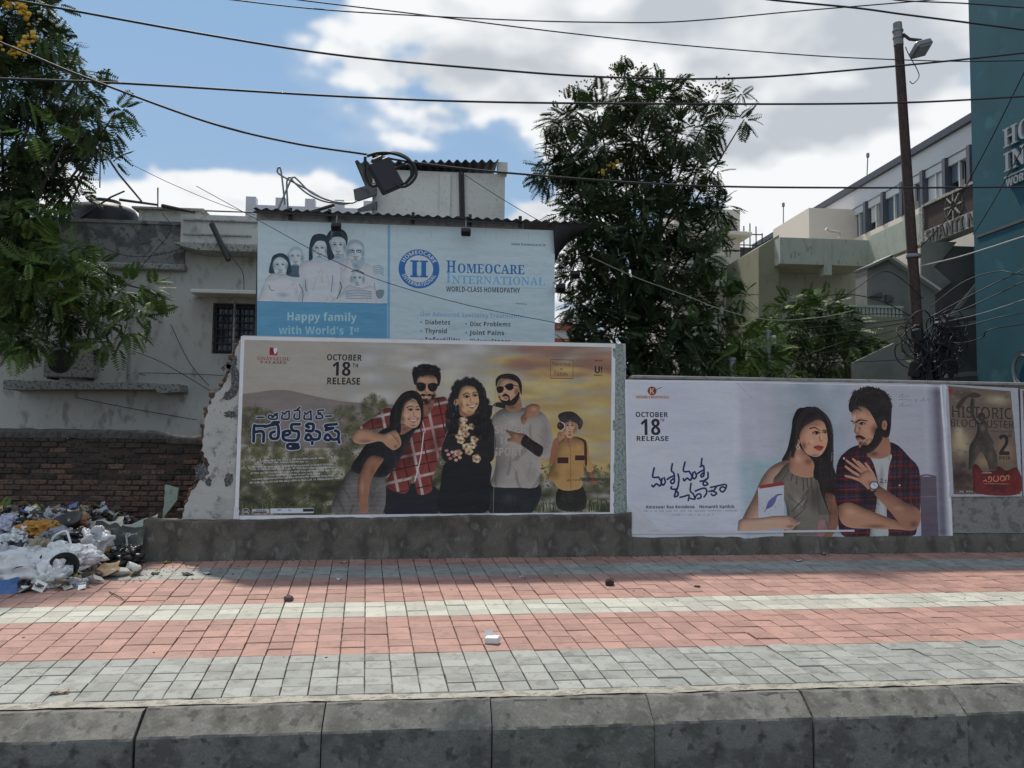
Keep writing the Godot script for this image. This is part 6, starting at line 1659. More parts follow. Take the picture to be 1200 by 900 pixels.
# eyes, brows, nose and mouth of a printed face; fx = half width of the face, turn = where the nose points (-1..1)
func features(x, y, fx, fy, turn, o = {}):
	var dk: Color = o.get("dark", k8(40, 28, 22))
	var sk: Color = o.get("shade", k8(112, 76, 56))
	var li: Color = o.get("light", k8(205, 165, 130, 0.5))
	var cx: float = x + turn * fx * 0.28
	var tl: float = o.get("tilt", 0.0)
	# modelling of the face
	for s in [-1.0, 1.0]:
		dab(x + s * fx * 0.98, y + fy * 0.25, fx * 0.42, Color(sk.darkened(0.25), 0.55), fy * 0.8)
		dab(cx + s * fx * 0.45, y + fy * 0.34, fx * 0.3, li, fy * 0.2)
	dab(cx, y - fy * 0.42, fx * 0.55, li, fy * 0.22)
	dab(cx, y + fy * 0.98, fx * 0.6, Color(sk.darkened(0.3), 0.6), fy * 0.2)
	dab(cx + turn * fx * 0.1, y + fy * 0.82, fx * 0.25, li, fy * 0.1)
	for s in [-1.0, 1.0]:
		var ex: float = cx + s * fx * (0.40 - 0.09 * s * turn)
		var ey: float = y + tl * s * fx
		dab(ex, ey - fy * 0.02, fx * 0.33, Color(sk.darkened(0.2), 0.75), fy * 0.17)
		if o.get("glasses", false):
			shape([ex - fx * 0.36, ey - fy * 0.12, ex, ey - fy * 0.15, ex + fx * 0.36, ey - fy * 0.12, ex + fx * 0.34, ey + fy * 0.14, ex + fx * 0.1, ey + fy * 0.27, ex - fx * 0.16, ey + fy * 0.25, ex - fx * 0.35, ey + fy * 0.1], k8(20, 18, 20), [[ex - fx * 0.1, ey - fy * 0.02, fx * 0.2, k8(70, 70, 76, 0.5)]])
		else:
			ell(ex, ey, fx * 0.17, fy * 0.048, k8(140, 128, 120))
			ell(ex + turn * fx * 0.04, ey, fx * 0.085, fy * 0.055, k8(22, 16, 14))
			line([ex - fx * 0.21, ey + fy * 0.02, ex, ey - fy * 0.06, ex + fx * 0.21, ey + fy * 0.01], fx * 0.055, dk)
			dab(ex - fx * 0.12, ey - fy * 0.2 + s * tl * 0.5, fx * 0.2, Color(dk, 0.85), fy * 0.055)
			dab(ex + fx * 0.1, ey - fy * 0.205 + s * tl * 0.5, fx * 0.2, Color(dk, 0.85), fy * 0.055)
	if o.get("glasses", false):
		line([cx - fx * 0.85, y - fy * 0.1, cx + fx * 0.85, y - fy * 0.1], fx * 0.05, k8(22, 20, 22))
	# nose
	dab(cx - fx * 0.15 + turn * fx * 0.1, y + fy * 0.18, fx * 0.12, Color(sk, 0.55), fy * 0.3)
	dab(cx + turn * fx * 0.14, y + fy * 0.28, fx * 0.1, li, fy * 0.16)
	dab(cx + turn * fx * 0.14, y + fy * 0.41, fx * 0.26, Color(sk.darkened(0.3), 0.8), fy * 0.05)
	var my: float = y + fy * 0.62
	var mx: float = cx + turn * fx * 0.1
	if o.get("beard", false):
		for q in 40:
			var a: float = PI * (0.02 + 0.96 * rng.randf())
			dab(cx + cos(a) * fx * rng.randf_range(0.55, 0.95), y + fy * 0.35 + sin(a) * fy * rng.randf_range(0.42, 0.66), fx * 0.24, k8(36, 27, 23, 0.5), fy * 0.14)
		dab(mx, my - fy * 0.08, fx * 0.42, k8(34, 26, 22, 0.9), fy * 0.075)
		dab(mx, my - fy * 0.08, fx * 0.36, k8(30, 22, 19, 0.8), fy * 0.06)
	dab(mx, my + fy * 0.16, fx * 0.3, Color(sk.darkened(0.25), 0.6), fy * 0.07)
	if o.get("smile", false):
		shape([mx - fx * 0.33, my - fy * 0.04, mx, my + fy * 0.0, mx + fx * 0.33, my - fy * 0.04, mx + fx * 0.18, my + fy * 0.1, mx - fx * 0.18, my + fy * 0.1], k8(112, 52, 46))
		shape([mx - fx * 0.25, my - fy * 0.01, mx, my + fy * 0.015, mx + fx * 0.25, my - fy * 0.01, mx + fx * 0.12, my + fy * 0.06, mx - fx * 0.12, my + fy * 0.06], k8(190, 182, 174))
	else:
		shape([mx - fx * 0.24, my + fy * 0.02, mx, my - fy * 0.025, mx + fx * 0.24, my + fy * 0.02, mx, my + fy * 0.08], o.get("lips", k8(118, 62, 54)))
		line([mx - fx * 0.23, my + fy * 0.025, mx, my + fy * 0.03, mx + fx * 0.23, my + fy * 0.025], fx * 0.035, k8(70, 36, 32))
func soften(k: float):   # a printed photograph is never razor sharp
	var w: int = cv.get_width()
	var h: int = cv.get_height()
	cv.resize(int(w * k), int(h * k), Image.INTERPOLATE_LANCZOS)
	cv.resize(w, h, Image.INTERPOLATE_CUBIC)
func mottle(strength: float, seed_: int):   # ink grain and blotches of the print
	for q in [[0.25, 2, 1.0], [0.02, 4, 0.3]]:
		var d: PackedByteArray = bytes_of(seed_, q[0], q[1], 512)
		var s: Image = Image.create(512, 512, false, Image.FORMAT_RGBA8)
		var px: PackedByteArray = s.get_data()
		for i in d.size():
			var v: int = d[i] - 128
			var c: int = 235 if v > 0 else 10
			px[i * 4] = c; px[i * 4 + 1] = c; px[i * 4 + 2] = c
			px[i * 4 + 3] = mini(255, int(absi(v) * 2 * strength * q[2]))
		s = Image.create_from_data(512, 512, false, Image.FORMAT_RGBA8, px)
		for y in range(0, cv.get_height(), 512):
			for x in range(0, cv.get_width(), 512): cv.blend_rect(s, Rect2i(0, 0, 512, 512), Vector2i(x, y))
func plaid(x0, y0, x1, y1, step, ang, w, col_a: Color, col_b: Color):
	var u = Vector2.from_angle(ang)
	var v = u.orthogonal()
	var c = Vector2(x0 + x1, y0 + y1) / 2
	var l = Vector2(x1 - x0, y1 - y0).length()
	for i in range(-12, 13):
		var a = c + v * step * i - u * l
		var b = c + v * step * i + u * l
		line([a.x, a.y, b.x, b.y], w * (1.0 if i % 2 else 0.45), col_a if i % 2 else col_b, false)
		a = c + u * step * i - v * l; b = c + u * step * i + v * l
		line([a.x, a.y, b.x, b.y], w * (1.0 if i % 2 else 0.45), col_a if i % 2 else col_b, false)
func strokes(list: Array, w: float, col: Color):
	for s in list: line(s, w, col)

func paint_meadow_poster() -> ImageTexture:
	canvas(278, 394, 721, 609, 4.4, k8(196, 198, 206))
	frame(0, 0, 1)
	box2(282.5, 398.5, 716.5, 604.5, k8(118, 112, 112))
	var keep = cv
	# sky and meadow, printed inside the white border
	cv = Image.create(keep.get_width(), keep.get_height(), false, Image.FORMAT_RGBA8)
	ink = 1.95
	cv.fill(k8(130, 124, 114))
	for i in 9: dab(300 + i * 12, 410 + (i % 3) * 14, 60, k8(138, 132, 122, 0.4), 26)
	for i in 60: dab(rng.randf_range(400, 560), rng.randf_range(398, 470), rng.randf_range(14, 34), [k8(168, 168, 166, 0.4), k8(126, 126, 124, 0.4), k8(150, 146, 136, 0.4)][i % 3], rng.randf_range(6, 13))
	for i in 230: dab(rng.randf_range(575, 730), rng.randf_range(415, 555), rng.randf_range(18, 44), [k8(150, 128, 74, 0.5), k8(140, 116, 66, 0.5), k8(172, 150, 96, 0.4)][i % 3], rng.randf_range(5, 12))
	for i in 70: dab(rng.randf_range(600, 730), rng.randf_range(395, 436), rng.randf_range(16, 40), [k8(104, 78, 70, 0.5), k8(128, 92, 72, 0.5)][i % 2], rng.randf_range(5, 11))
	for i in 26: dab(rng.randf_range(610, 700), rng.randf_range(425, 450), rng.randf_range(14, 34), k8(166, 140, 86, 0.4), 5)
	for i in 40: dab(rng.randf_range(480, 600), rng.randf_range(440, 540), rng.randf_range(20, 40), k8(166, 158, 130, 0.25), 18)
	soften(0.12)
	ink = 1.5
	shape([270, 470, 300, 460, 330, 457, 360, 463, 400, 470, 470, 474, 520, 480, 520, 520, 270, 520], k8(112, 104, 98))
	for i in 30: dab(rng.randf_range(280, 420), rng.randf_range(468, 500), 22, k8(126, 116, 112, 0.35), 8)
	var fol = [k8(84, 82, 56), k8(72, 72, 48), k8(96, 92, 62), k8(56, 58, 42), k8(108, 100, 68)]
	for e in [[300, 500, 22, 24], [320, 545, 46, 26], [380, 555, 40, 26], [400, 505, 22, 30], [433, 480, 14, 18], [430, 520, 30, 40], [300, 575, 40, 24], [360, 585, 50, 22], [520, 545, 20, 20], [505, 560, 24, 24]]:
		curl(e[0], e[1], e[2], e[3], int(e[2] * 2.2), 7, [Color(fol[0], 0.7), Color(fol[3], 0.7), Color(fol[1], 0.7)])
		for i in int(e[2] * 9):
			var a = rng.randf() * TAU
			var q = sqrt(rng.randf()) * 1.06
			leaves(e[0] + cos(a) * e[2] * q, e[1] + sin(a) * e[3] * q, e[0] + cos(a) * e[2] * q, e[1] + sin(a) * e[3] * q, 1, 1.6, fol)
	ink = 1.25
	for i in 230: dab(rng.randf_range(275, 725), rng.randf_range(562, 608), rng.randf_range(10, 22), [k8(48, 50, 36, 0.6), k8(62, 62, 42, 0.6), k8(40, 42, 32, 0.6)][i % 3], rng.randf_range(4, 9))
	for i in 60: dab(rng.randf_range(585, 725), rng.randf_range(545, 580), rng.randf_range(5, 12), [k8(70, 66, 42, 0.6), k8(58, 56, 38, 0.6)][i % 2], 6)
	leaves(590, 545, 722, 575, 360, 1.4, [k8(82, 76, 46), k8(60, 60, 38), k8(104, 92, 52)])
	blades(282, 716, 600, 420, 16, [k8(84, 88, 54), k8(60, 66, 42), k8(104, 104, 66), k8(44, 50, 34)])
	ink = 1.25
	_meadow_people()
	ink = 1.25
	for i in 150: dab(rng.randf_range(380, 716), rng.randf_range(588, 608), rng.randf_range(8, 18), [k8(48, 50, 36, 0.6), k8(40, 43, 32, 0.6)][i % 2], rng.randf_range(4, 9))
	blades(400, 716, 603, 300, 17, [k8(86, 90, 58), k8(60, 66, 44), k8(108, 106, 70), k8(44, 48, 34)])
	blades(515, 575, 590, 26, 34, [k8(98, 104, 66), k8(74, 80, 50)])
	blades(282, 716, 606, 120, 9, [k8(52, 56, 40), k8(38, 42, 32)])
	ink = 1.5
	soften(0.6)
	mottle(0.08, 301)
	var pr = Rect2i(int(4.5 * 4.4), int(4.5 * 4.4), int(434 * 4.4), int(206 * 4.4))
	keep.blit_rect(cv, pr, pr.position)
	cv = keep
	_meadow_lettering()
	# the sheets do not quite meet and their white edges show
	frame(0, 0, 1)
	line([434.5, 398, 434.8, 440], 0.5, k8(150, 146, 144), false)
	line([576, 398, 576.2, 604], 0.45, k8(136, 128, 116), false)
	return tex()

func _meadow_people():
	var skin = k8(176, 134, 106)
	var sh = k8(112, 76, 56)
	frame(385, 415, 4.592)
	# man in a red checked shirt
	shape([300, 285, 240, 320, 185, 365, 135, 400, 175, 410, 260, 400, 330, 395, 380, 330], k8(112, 50, 46), [[250, 360, 60, k8(60, 26, 26, 0.5), 30]], true, "red check")
	shape([285, 720, 300, 870, 560, 880, 560, 720], k8(34, 34, 38))
	shape([440, 270, 480, 245, 560, 225, 615, 240, 612, 420, 575, 560, 545, 680, 540, 745, 470, 760, 440, 660, 405, 755, 300, 715, 340, 600, 420, 420], k8(126, 54, 48), [[560, 480, 60, k8(70, 28, 28, 0.6), 160], [420, 560, 46, k8(60, 24, 26, 0.6), 120], [520, 380, 60, k8(170, 92, 80, 0.35), 90]], true, "red check")
	line([492, 420, 478, 560, 450, 690], 6, k8(205, 196, 190)); line([470, 300, 500, 420], 5, k8(190, 180, 174))
	_man_in_shades()
	frame(385, 415, 4.592)
	# woman leaning on him, black top and checked skirt
	shape([115, 620, 60, 700, 20, 860, 270, 880, 285, 660, 200, 650], k8(112, 106, 100), [[230, 760, 60, k8(70, 66, 62, 0.6), 130], [90, 760, 50, k8(140, 134, 128, 0.4), 90]], true, "houndstooth")
	shape([200, 470, 150, 540, 110, 625, 200, 660, 300, 660, 370, 560, 440, 420, 470, 380, 380, 380, 280, 400], k8(30, 29, 33), [[330, 480, 40, k8(62, 60, 66, 0.5)], [180, 580, 40, k8(52, 50, 56, 0.6)]])
	shape([215, 550, 175, 600, 150, 680, 148, 780, 170, 860, 205, 850, 205, 780, 215, 690, 250, 620, 280, 565], k8(150, 104, 80), [[165, 720, 24, k8(200, 156, 124, 0.6), 100], [225, 640, 24, Color(sh, 0.6), 60]])
	_leaning_woman()
	frame(385, 415, 4.592)
	# his forearm across her shoulders
	shape([180, 400, 130, 410, 110, 450, 130, 480, 190, 484, 260, 470, 300, 500, 335, 518, 372, 490, 362, 440, 335, 408, 280, 430, 230, 418], skin, [[180, 470, 60, Color(sh, 0.6), 18], [310, 440, 30, k8(208, 168, 138, 0.7)], [345, 500, 20, Color(sh, 0.7)]])
	for i in 4: line([312 + i * 12, 424 + i * 14, 340 + i * 8, 444 + i * 15, 362, 458 + i * 12], 2.4, Color(sh, 1))
	frame(505, 425, 4.836)
	# man in a pale grey sweatshirt
	shape([330, 690, 330, 870, 560, 870, 605, 700], k8(36, 38, 42), [[430, 780, 60, k8(62, 66, 72, 0.7), 60]])
	shape([400, 250, 350, 275, 325, 320, 345, 420, 352, 520, 350, 600, 330, 700, 380, 716, 480, 718, 600, 708, 610, 560, 650, 550, 685, 500, 680, 400, 650, 310, 600, 262, 520, 245], k8(158, 150, 140), [[640, 420, 50, k8(122, 114, 106, 0.6), 150], [400, 560, 60, k8(130, 122, 114, 0.55), 110], [450, 320, 80, k8(184, 176, 166, 0.6), 60], [560, 640, 60, k8(136, 128, 118, 0.6), 60], [350, 640, 30, k8(112, 104, 98, 0.5), 80]])
	for l in [[605, 300, 640, 350, 650, 420], [590, 400, 630, 440], [420, 560, 470, 620, 480, 690], [560, 570, 540, 640, 550, 690], [360, 540, 380, 620], [615, 470, 660, 480]]: line(l, 3, k8(124, 116, 108), true, 1)
	text("SUKER", 440, 400, 44, k8(136, 128, 118), {"w": 190}); text("SUKER", 437, 397, 44, k8(166, 158, 148), {"w": 190})
	text("TE", 405, 462, 40, k8(136, 128, 118)); text("TE", 402, 459, 40, k8(164, 156, 146))
	text("SPORT", 425, 532, 46, k8(136, 128, 118), {"w": 170}); text("SPORT", 422, 529, 46, k8(166, 158, 148), {"w": 170})
	_bearded_man()
	frame(505, 425, 4.836)
	# her hand over his shoulder and his hand
	shape([495, 300, 520, 270, 520, 240, 560, 220, 600, 232, 604, 262, 575, 300, 540, 310, 520, 338, 500, 340], k8(156, 112, 86), [[570, 250, 26, k8(196, 152, 120, 0.6)], [520, 310, 16, Color(sh, 0.8)]])
	shape([405, 378, 440, 385, 480, 395, 520, 402, 570, 440, 625, 480, 610, 530, 590, 535, 540, 490, 490, 465, 455, 450, 420, 445, 420, 430, 440, 420], k8(160, 116, 90), [[560, 490, 40, Color(sh, 0.7), 24], [470, 410, 24, k8(200, 156, 124, 0.6)]])
	shape([520, 405, 550, 430, 600, 460, 626, 480, 622, 515, 600, 535, 540, 495, 496, 458], k8(38, 30, 30), [[540, 440, 14, k8(80, 72, 70, 0.6)]])
	# woman with long curly hair and a flowered blouse
	shape([80, 560, 40, 700, 40, 860, 300, 860, 320, 700, 310, 560], k8(26, 26, 30))
	shape([300, 235, 350, 240, 400, 250, 400, 218, 350, 215, 330, 240, 320, 300, 280, 320], k8(34, 30, 34))
	shape([150, 280, 105, 320, 70, 400, 40, 500, 60, 560, 130, 575, 240, 572, 330, 562, 350, 460, 330, 340, 260, 290], k8(32, 29, 30))
	for i in 17:
		var fx = rng.randf_range(110, 250)
		var fy = 320 + (i * 37 % 250)
		for j in 5: ell(fx + cos(j * 1.26) * 13, fy + sin(j * 1.26) * 12, 12, 10, [k8(190, 168, 130), k8(168, 122, 100), k8(206, 190, 150)][(i + j) % 3])
		ell(fx, fy, 6, 6, k8(120, 70, 52))
	for i in 8: ell(70 + i * 11, 500 + (i * 23 % 60), 11, 9, [k8(170, 110, 110), k8(196, 160, 140)][i % 2])
	_curly_woman()
	frame(620, 470, 6.38)
	# boy in a cap and a tan shirt holding a round thing to his ear
	shape([215, 670, 220, 830, 420, 830, 395, 650], k8(42, 40, 36), [[300, 740, 50, k8(66, 62, 52, 0.6), 60]])
	shape([270, 265, 200, 300, 170, 400, 165, 480, 130, 560, 118, 600, 170, 612, 200, 655, 250, 682, 320, 684, 390, 660, 405, 580, 415, 480, 440, 540, 484, 520, 455, 430, 425, 300, 350, 262], k8(176, 136, 82), [[190, 560, 60, k8(130, 92, 54, 0.6), 60], [300, 560, 70, k8(150, 110, 64, 0.5), 90], [370, 340, 40, k8(204, 166, 106, 0.6), 50], [415, 500, 20, k8(112, 78, 46, 0.7), 70]])
	line([300, 330, 305, 500, 310, 670], 4, k8(130, 94, 54)); line([180, 480, 190, 570], 5, k8(128, 92, 52))
	shape([340, 258, 400, 280, 425, 310, 432, 470, 420, 490, 410, 400, 405, 310, 370, 280], k8(72, 32, 30))
	box2(204, 424, 288, 470, k8(58, 30, 34)); box2(340, 408, 412, 448, k8(58, 30, 34))
	shape([262, 240, 262, 300, 300, 348, 320, 270, 330, 240], k8(150, 106, 80), [[285, 290, 20, Color(sh, 0.8), 40]])
	shape([258, 150, 252, 210, 268, 255, 295, 272, 330, 250, 348, 200, 350, 160, 310, 140], k8(192, 150, 116), [[330, 220, 20, Color(sh, 0.6), 40]])
	shape([205, 110, 215, 80, 270, 62, 330, 70, 385, 120, 397, 155, 380, 200, 362, 200, 355, 165, 320, 145, 260, 150, 235, 155], k8(58, 50, 50), [[290, 100, 50, k8(38, 34, 34, 0.8), 30], [380, 150, 14, k8(110, 98, 92, 0.6), 40]])
	features(298, 172, 46, 78, -0.1, {"brow": 0.08})
	ell(226, 176, 29, 32, k8(54, 36, 38), [[214, 170, 16, k8(120, 112, 116, 0.6)]])
	line([228, 146, 250, 160, 256, 190, 240, 206], 7, k8(196, 190, 188))
	shape([200, 250, 215, 225, 245, 230, 258, 262, 230, 290, 205, 300], k8(168, 122, 90), [[225, 250, 16, Color(sh, 0.6)]])
	shape([168, 300, 200, 270, 215, 300, 190, 400, 165, 470, 140, 465], k8(150, 96, 70))
	shape([455, 545, 480, 560, 500, 600, 512, 640, 490, 632, 470, 650, 462, 600], k8(150, 92, 68))

func _meadow_lettering():
	frame(270, 380, 3.748)
	var bk = k8(28, 26, 28)
	text("OCTOBER", 477, 153, 27, bk, {"w": 153}); text("18", 466, 222, 62, bk, {"w": 84}); text("TH", 527, 184, 18, bk, {"w": 27}); text("RELEASE", 477, 261, 30, bk, {"w": 148})
	shape([155, 100, 190, 102, 188, 136, 154, 134], k8(128, 30, 32), [], false); shape([172, 104, 188, 104, 186, 120, 176, 130], k8(190, 186, 190)); line([160, 108, 172, 128], 4, k8(50, 20, 24), false)
	text("VINAYAKUDU", 172, 158, 15, k8(128, 44, 46), {"w": 142, "serif": true}); text("TALKIES", 172, 172, 10, k8(60, 54, 56), {"w": 116, "serif": true})
	frame(290, 470, 10.909)
	var first = [[105, 215, 188, 212], [290, 214, 286, 190, 250, 188, 250, 226, 300, 238, 348, 230, 352, 190, 320, 186, 306, 208], [318, 172, 356, 166], [416, 186, 412, 228, 462, 236, 500, 222, 500, 150], [414, 148, 440, 170, 468, 140, 502, 130],
		[572, 168, 562, 208, 582, 232, 626, 228, 632, 180, 624, 122, 562, 126], [598, 110, 632, 80], [692, 186, 690, 228, 740, 234, 774, 222, 770, 150], [690, 148, 714, 170, 744, 140, 774, 128], [774, 220, 782, 242], [846, 190, 838, 222, 880, 226, 920, 212, 906, 176, 862, 166, 892, 150], [930, 114, 864, 120, 862, 146], [960, 195, 1038, 190]]
	var second = [[72, 524, 72, 334, 100, 326, 214, 326], [92, 400, 186, 402, 192, 524], [204, 334, 290, 312, 352, 304, 374, 350, 374, 464, 340, 488, 288, 480, 278, 424, 326, 396], [292, 296, 312, 278, 376, 276],
		[498, 436, 456, 440, 442, 402, 504, 386, 520, 416], [434, 404, 436, 474, 470, 506, 592, 508, 624, 470, 622, 396, 560, 384, 534, 346, 544, 304, 636, 300], [620, 558, 502, 560, 502, 606, 560, 614, 628, 604, 618, 580, 560, 586],
		[724, 452, 716, 490, 764, 504, 786, 472, 752, 430, 722, 448], [786, 482, 830, 496, 882, 480, 888, 410, 842, 386], [718, 380, 796, 384, 806, 306, 750, 292, 718, 318, 752, 340], [800, 530, 800, 552],
		[964, 452, 956, 490, 1006, 504, 1028, 472, 992, 430, 962, 448], [1028, 482, 1070, 496, 1120, 478, 1124, 404, 1082, 380], [1098, 296, 962, 312, 984, 350, 1056, 346, 964, 374], [1122, 474, 1138, 536]]
	strokes(first, 40, k8(150, 156, 168)); strokes(second, 58, k8(158, 166, 180))
	strokes(first, 22, k8(24, 28, 42)); strokes(second, 38, k8(22, 28, 46))
	frame(280, 460, 6)
	line([695, 292, 740, 292], 4, k8(120, 130, 145), false)
	var rows = [[180, 575, 488, 467], [175, 462, 501, 494], [95, 655, 534, 512], [95, 655, 549, 535], [90, 665, 575, 552], [210, 540, 588, 580], [100, 650, 618, 592], [85, 668, 642, 614]]
	for r in rows:
		var x: float = r[0]
		while x < r[1]:
			var w = rng.randf_range(16, 46)
			var y: float = lerpf(r[2], r[3], (x - r[0]) / (r[1] - r[0]))
			var hgt = rng.randf_range(7, 12)
			var px = x
			while px < x + w - 4:
				line([px, y, px + rng.randf_range(-1, 1.5), y - hgt], 2.2, k8(176, 176, 178), false)
				if rng.randf() < 0.5: line([px, y - hgt * rng.randf(), px + 5, y - hgt * rng.randf()], 1.8, k8(176, 176, 178), false)
				px += 5.2
			x += w + 4
	box2(105, 820, 222, 850, k8(156, 156, 160)); text("AUDIO ON", 162, 834, 9, k8(40, 40, 44)); box2(112, 838, 205, 847, k8(50, 50, 56))
	box2(228, 818, 524, 852, k8(176, 178, 186)); text("UFI", 290, 836, 13, k8(50, 60, 80)); text("in", 360, 838, 14, k8(60, 60, 70)); box2(450, 822, 522, 842, k8(36, 36, 40))
	ell(62, 840, 26, 26, k8(150, 150, 146)); ell(62, 840, 22, 22, k8(54, 56, 44)); text("UA", 62, 850, 20, k8(170, 170, 166))
	frame(470, 380, 3.748)
	for b in [[645, 133, 747, 133], [645, 220, 747, 220], [645, 133, 645, 220], [747, 133, 747, 220]]: line(b, 2, k8(60, 48, 46), false)
	text("Director", 696, 160, 16, k8(52, 42, 42), {"w": 84, "shear": -0.25, "bold": false, "serif": true}); text("of", 694, 180, 9, k8(52, 42, 42)); text("Fiction", 694, 206, 17, k8(52, 42, 42), {"w": 62, "shear": -0.25, "serif": true, "bold": false})
	text("U", 858, 192, 32, k8(36, 30, 32)); text("!", 877, 190, 28, k8(36, 30, 32)); text("MEDIA", 864, 138, 8, k8(50, 42, 42)); text("WORKS", 862, 207, 8, k8(50, 42, 42))

func paint_couple_poster() -> ImageTexture:
	canvas(732, 445, 1116, 638, 4.6, k8(178, 180, 187))
	frame(0, 0, 1)
	for i in 60: dab(rng.randf_range(732, 860), rng.randf_range(445, 640), rng.randf_range(20, 40), [k8(172, 175, 184, 0.3), k8(184, 185, 190, 0.3)][i % 2])
	# washed out interior behind the couple
	shape([868, 446, 910, 446, 905, 548, 866, 548], k8(160, 160, 168), [], false)
	for i in 16: dab(872 + i * 2, 446 + i * 12, 16, k8(168, 169, 178, 0.5), 30)
	box2(905, 448, 988, 636, k8(150, 155, 160)); box2(988, 448, 1086, 636, k8(154, 154, 160)); box2(1086, 449, 1100, 636, k8(150, 150, 158)); box2(1098, 449, 1109, 633, k8(98, 94, 104))
	shape([862, 538, 925, 538, 925, 636, 868, 636], k8(140, 158, 160), [], false)
	for i in 14: dab(866 + rng.randf() * 8, 540 + i * 7, 9, k8(160, 170, 182, 0.6), 12)
	for i in 50: dab(rng.randf_range(930, 990), rng.randf_range(448, 560), 16, [k8(120, 132, 138, 0.35), k8(156, 162, 172, 0.3)][i % 2], 26)
	frame(965, 445, 4.613)
	box2(440, 690, 520, 860, k8(166, 168, 184))
	soften(0.03)
	frame(965, 445, 4.613)
	box2(520, 525, 615, 860, k8(88, 78, 88)); line([520, 525, 560, 516, 612, 526], 8, k8(80, 72, 82)); line([520, 638, 615, 636], 2, k8(130, 122, 134), false)
	ink = 1.25
	var skin = k8(172, 124, 98)
	var sh = k8(102, 66, 50)
	# woman with long dark hair and an olive halter top
	frame(855, 460, 5)
	shape([470, 90, 400, 86, 366, 140, 350, 230, 325, 330, 290, 400, 340, 400, 400, 340, 480, 420, 480, 560, 520, 700, 560, 740, 600, 640, 605, 480, 585, 400, 596, 280, 586, 190, 545, 115], k8(36, 28, 28), [[330, 370, 30, k8(98, 72, 60, 0.7), 40], [450, 100, 50, k8(64, 50, 46, 0.6), 20], [540, 560, 30, k8(62, 50, 48, 0.5), 140]])
	shape([300, 400, 220, 440, 165, 510, 120, 610, 70, 700, 30, 790, 40, 820, 130, 815, 150, 700, 200, 620, 280, 560, 340, 420], k8(190, 150, 128), [[140, 640, 40, k8(150, 110, 88, 0.5), 90], [250, 450, 60, k8(206, 168, 144, 0.6), 40]])
	shape([540, 600, 605, 620, 620, 760, 560, 865, 500, 865, 560, 740], k8(140, 96, 76), [[600, 700, 24, Color(sh, 0.5), 90]])
	shape([330, 410, 270, 470, 235, 530, 300, 640, 310, 760, 290, 865, 500, 865, 560, 740, 520, 600, 480, 450, 400, 440], k8(118, 110, 98), [[380, 650, 60, k8(150, 142, 128, 0.8), 70], [480, 620, 60, k8(60, 54, 50, 0.7), 140], [330, 800, 70, k8(80, 74, 66, 0.6), 50], [430, 500, 70, k8(90, 84, 74, 0.4), 50]])
	for l in [[345, 425, 300, 500, 262, 540], [365, 430, 340, 520], [385, 440, 372, 540], [410, 445, 415, 580], [435, 445, 440, 560], [455, 450, 470, 600], [330, 760, 400, 700, 450, 650], [340, 700, 420, 620]]: line(l, 7, k8(76, 70, 62), true, 2)
	_woman_with_book()
	frame(855, 460, 5)
	for i in 14: line([480 + i * 6, 400, 490 + i * 7, 560, 500 + i * 6, 720], 2, [k8(58, 46, 44), k8(26, 21, 22)][i % 2])
	shape([145, 560, 300, 528, 292, 722, 145, 738], k8(184, 186, 192), [], false)
	shape([155, 546, 300, 522, 302, 544, 153, 566], k8(140, 56, 54), [], false)
	for i in 40: dab(rng.randf_range(150, 285), rng.randf_range(590, 720), rng.randf_range(4, 10), [k8(176, 178, 120, 0.6), k8(150, 160, 130, 0.5), k8(120, 130, 140, 0.4)][i % 3])
	shape([190, 685, 205, 640, 240, 610, 262, 598, 284, 600, 258, 610, 246, 640, 225, 670], k8(96, 100, 150)); line([255, 602, 286, 600], 5, k8(40, 44, 70), true, 2); line([205, 670, 180, 700], 5, k8(84, 88, 130), true, 2)
	shape([95, 840, 288, 820, 290, 866, 92, 866], k8(180, 182, 190), [], false)
	shape([40, 745, 150, 738, 240, 726, 320, 728, 362, 752, 388, 768, 360, 785, 330, 810, 240, 800, 130, 830, 30, 820, 24, 780], k8(196, 156, 132), [[330, 790, 40, Color(sh, 0.5), 20], [180, 755, 70, k8(214, 178, 152, 0.6), 18]])
	for i in 3: line([320 + i * 8, 745 + i * 16, 350, 760 + i * 13, 372, 768 + i * 10], 3, k8(130, 90, 72))
	shape([500, 755, 540, 752, 520, 865, 478, 865], k8(160, 110, 114), [], false)
	# bearded man in a dark red checked shirt
	frame(965, 445, 4.613)
	shape([190, 350, 110, 390, 66, 450, 50, 560, 46, 640, 60, 700, 100, 860, 440, 860, 500, 800, 522, 640, 520, 490, 470, 420, 370, 335], k8(66, 34, 40), [[220, 640, 70, k8(28, 24, 30, 0.7), 120], [440, 560, 60, k8(36, 24, 28, 0.6), 120], [120, 460, 40, k8(40, 24, 28, 0.6)], [490, 700, 40, k8(90, 44, 48, 0.6), 90]], true, "dark check")
	shape([250, 405, 365, 400, 350, 480, 335, 600, 330, 740, 330, 862, 232, 862, 270, 700, 285, 560, 268, 460], k8(176, 176, 172), [[310, 520, 20, k8(130, 130, 128, 0.7), 90], [330, 680, 20, k8(140, 140, 140, 0.6), 120]])
	text("2", 306, 560, 24, k8(50, 50, 54)); text("1", 330, 562, 20, k8(60, 60, 64))
	_man_with_watch()
	frame(965, 445, 4.613)
	# folded arms, one hand spread on the shoulder, a watch
	shape([62, 700, 70, 680, 130, 668, 220, 706, 320, 745, 400, 780, 440, 820, 400, 818, 240, 812, 140, 808, 90, 790, 66, 750], k8(182, 134, 106), [[130, 720, 50, k8(212, 166, 136, 0.6), 30], [260, 800, 110, Color(sh, 0.6), 20]])
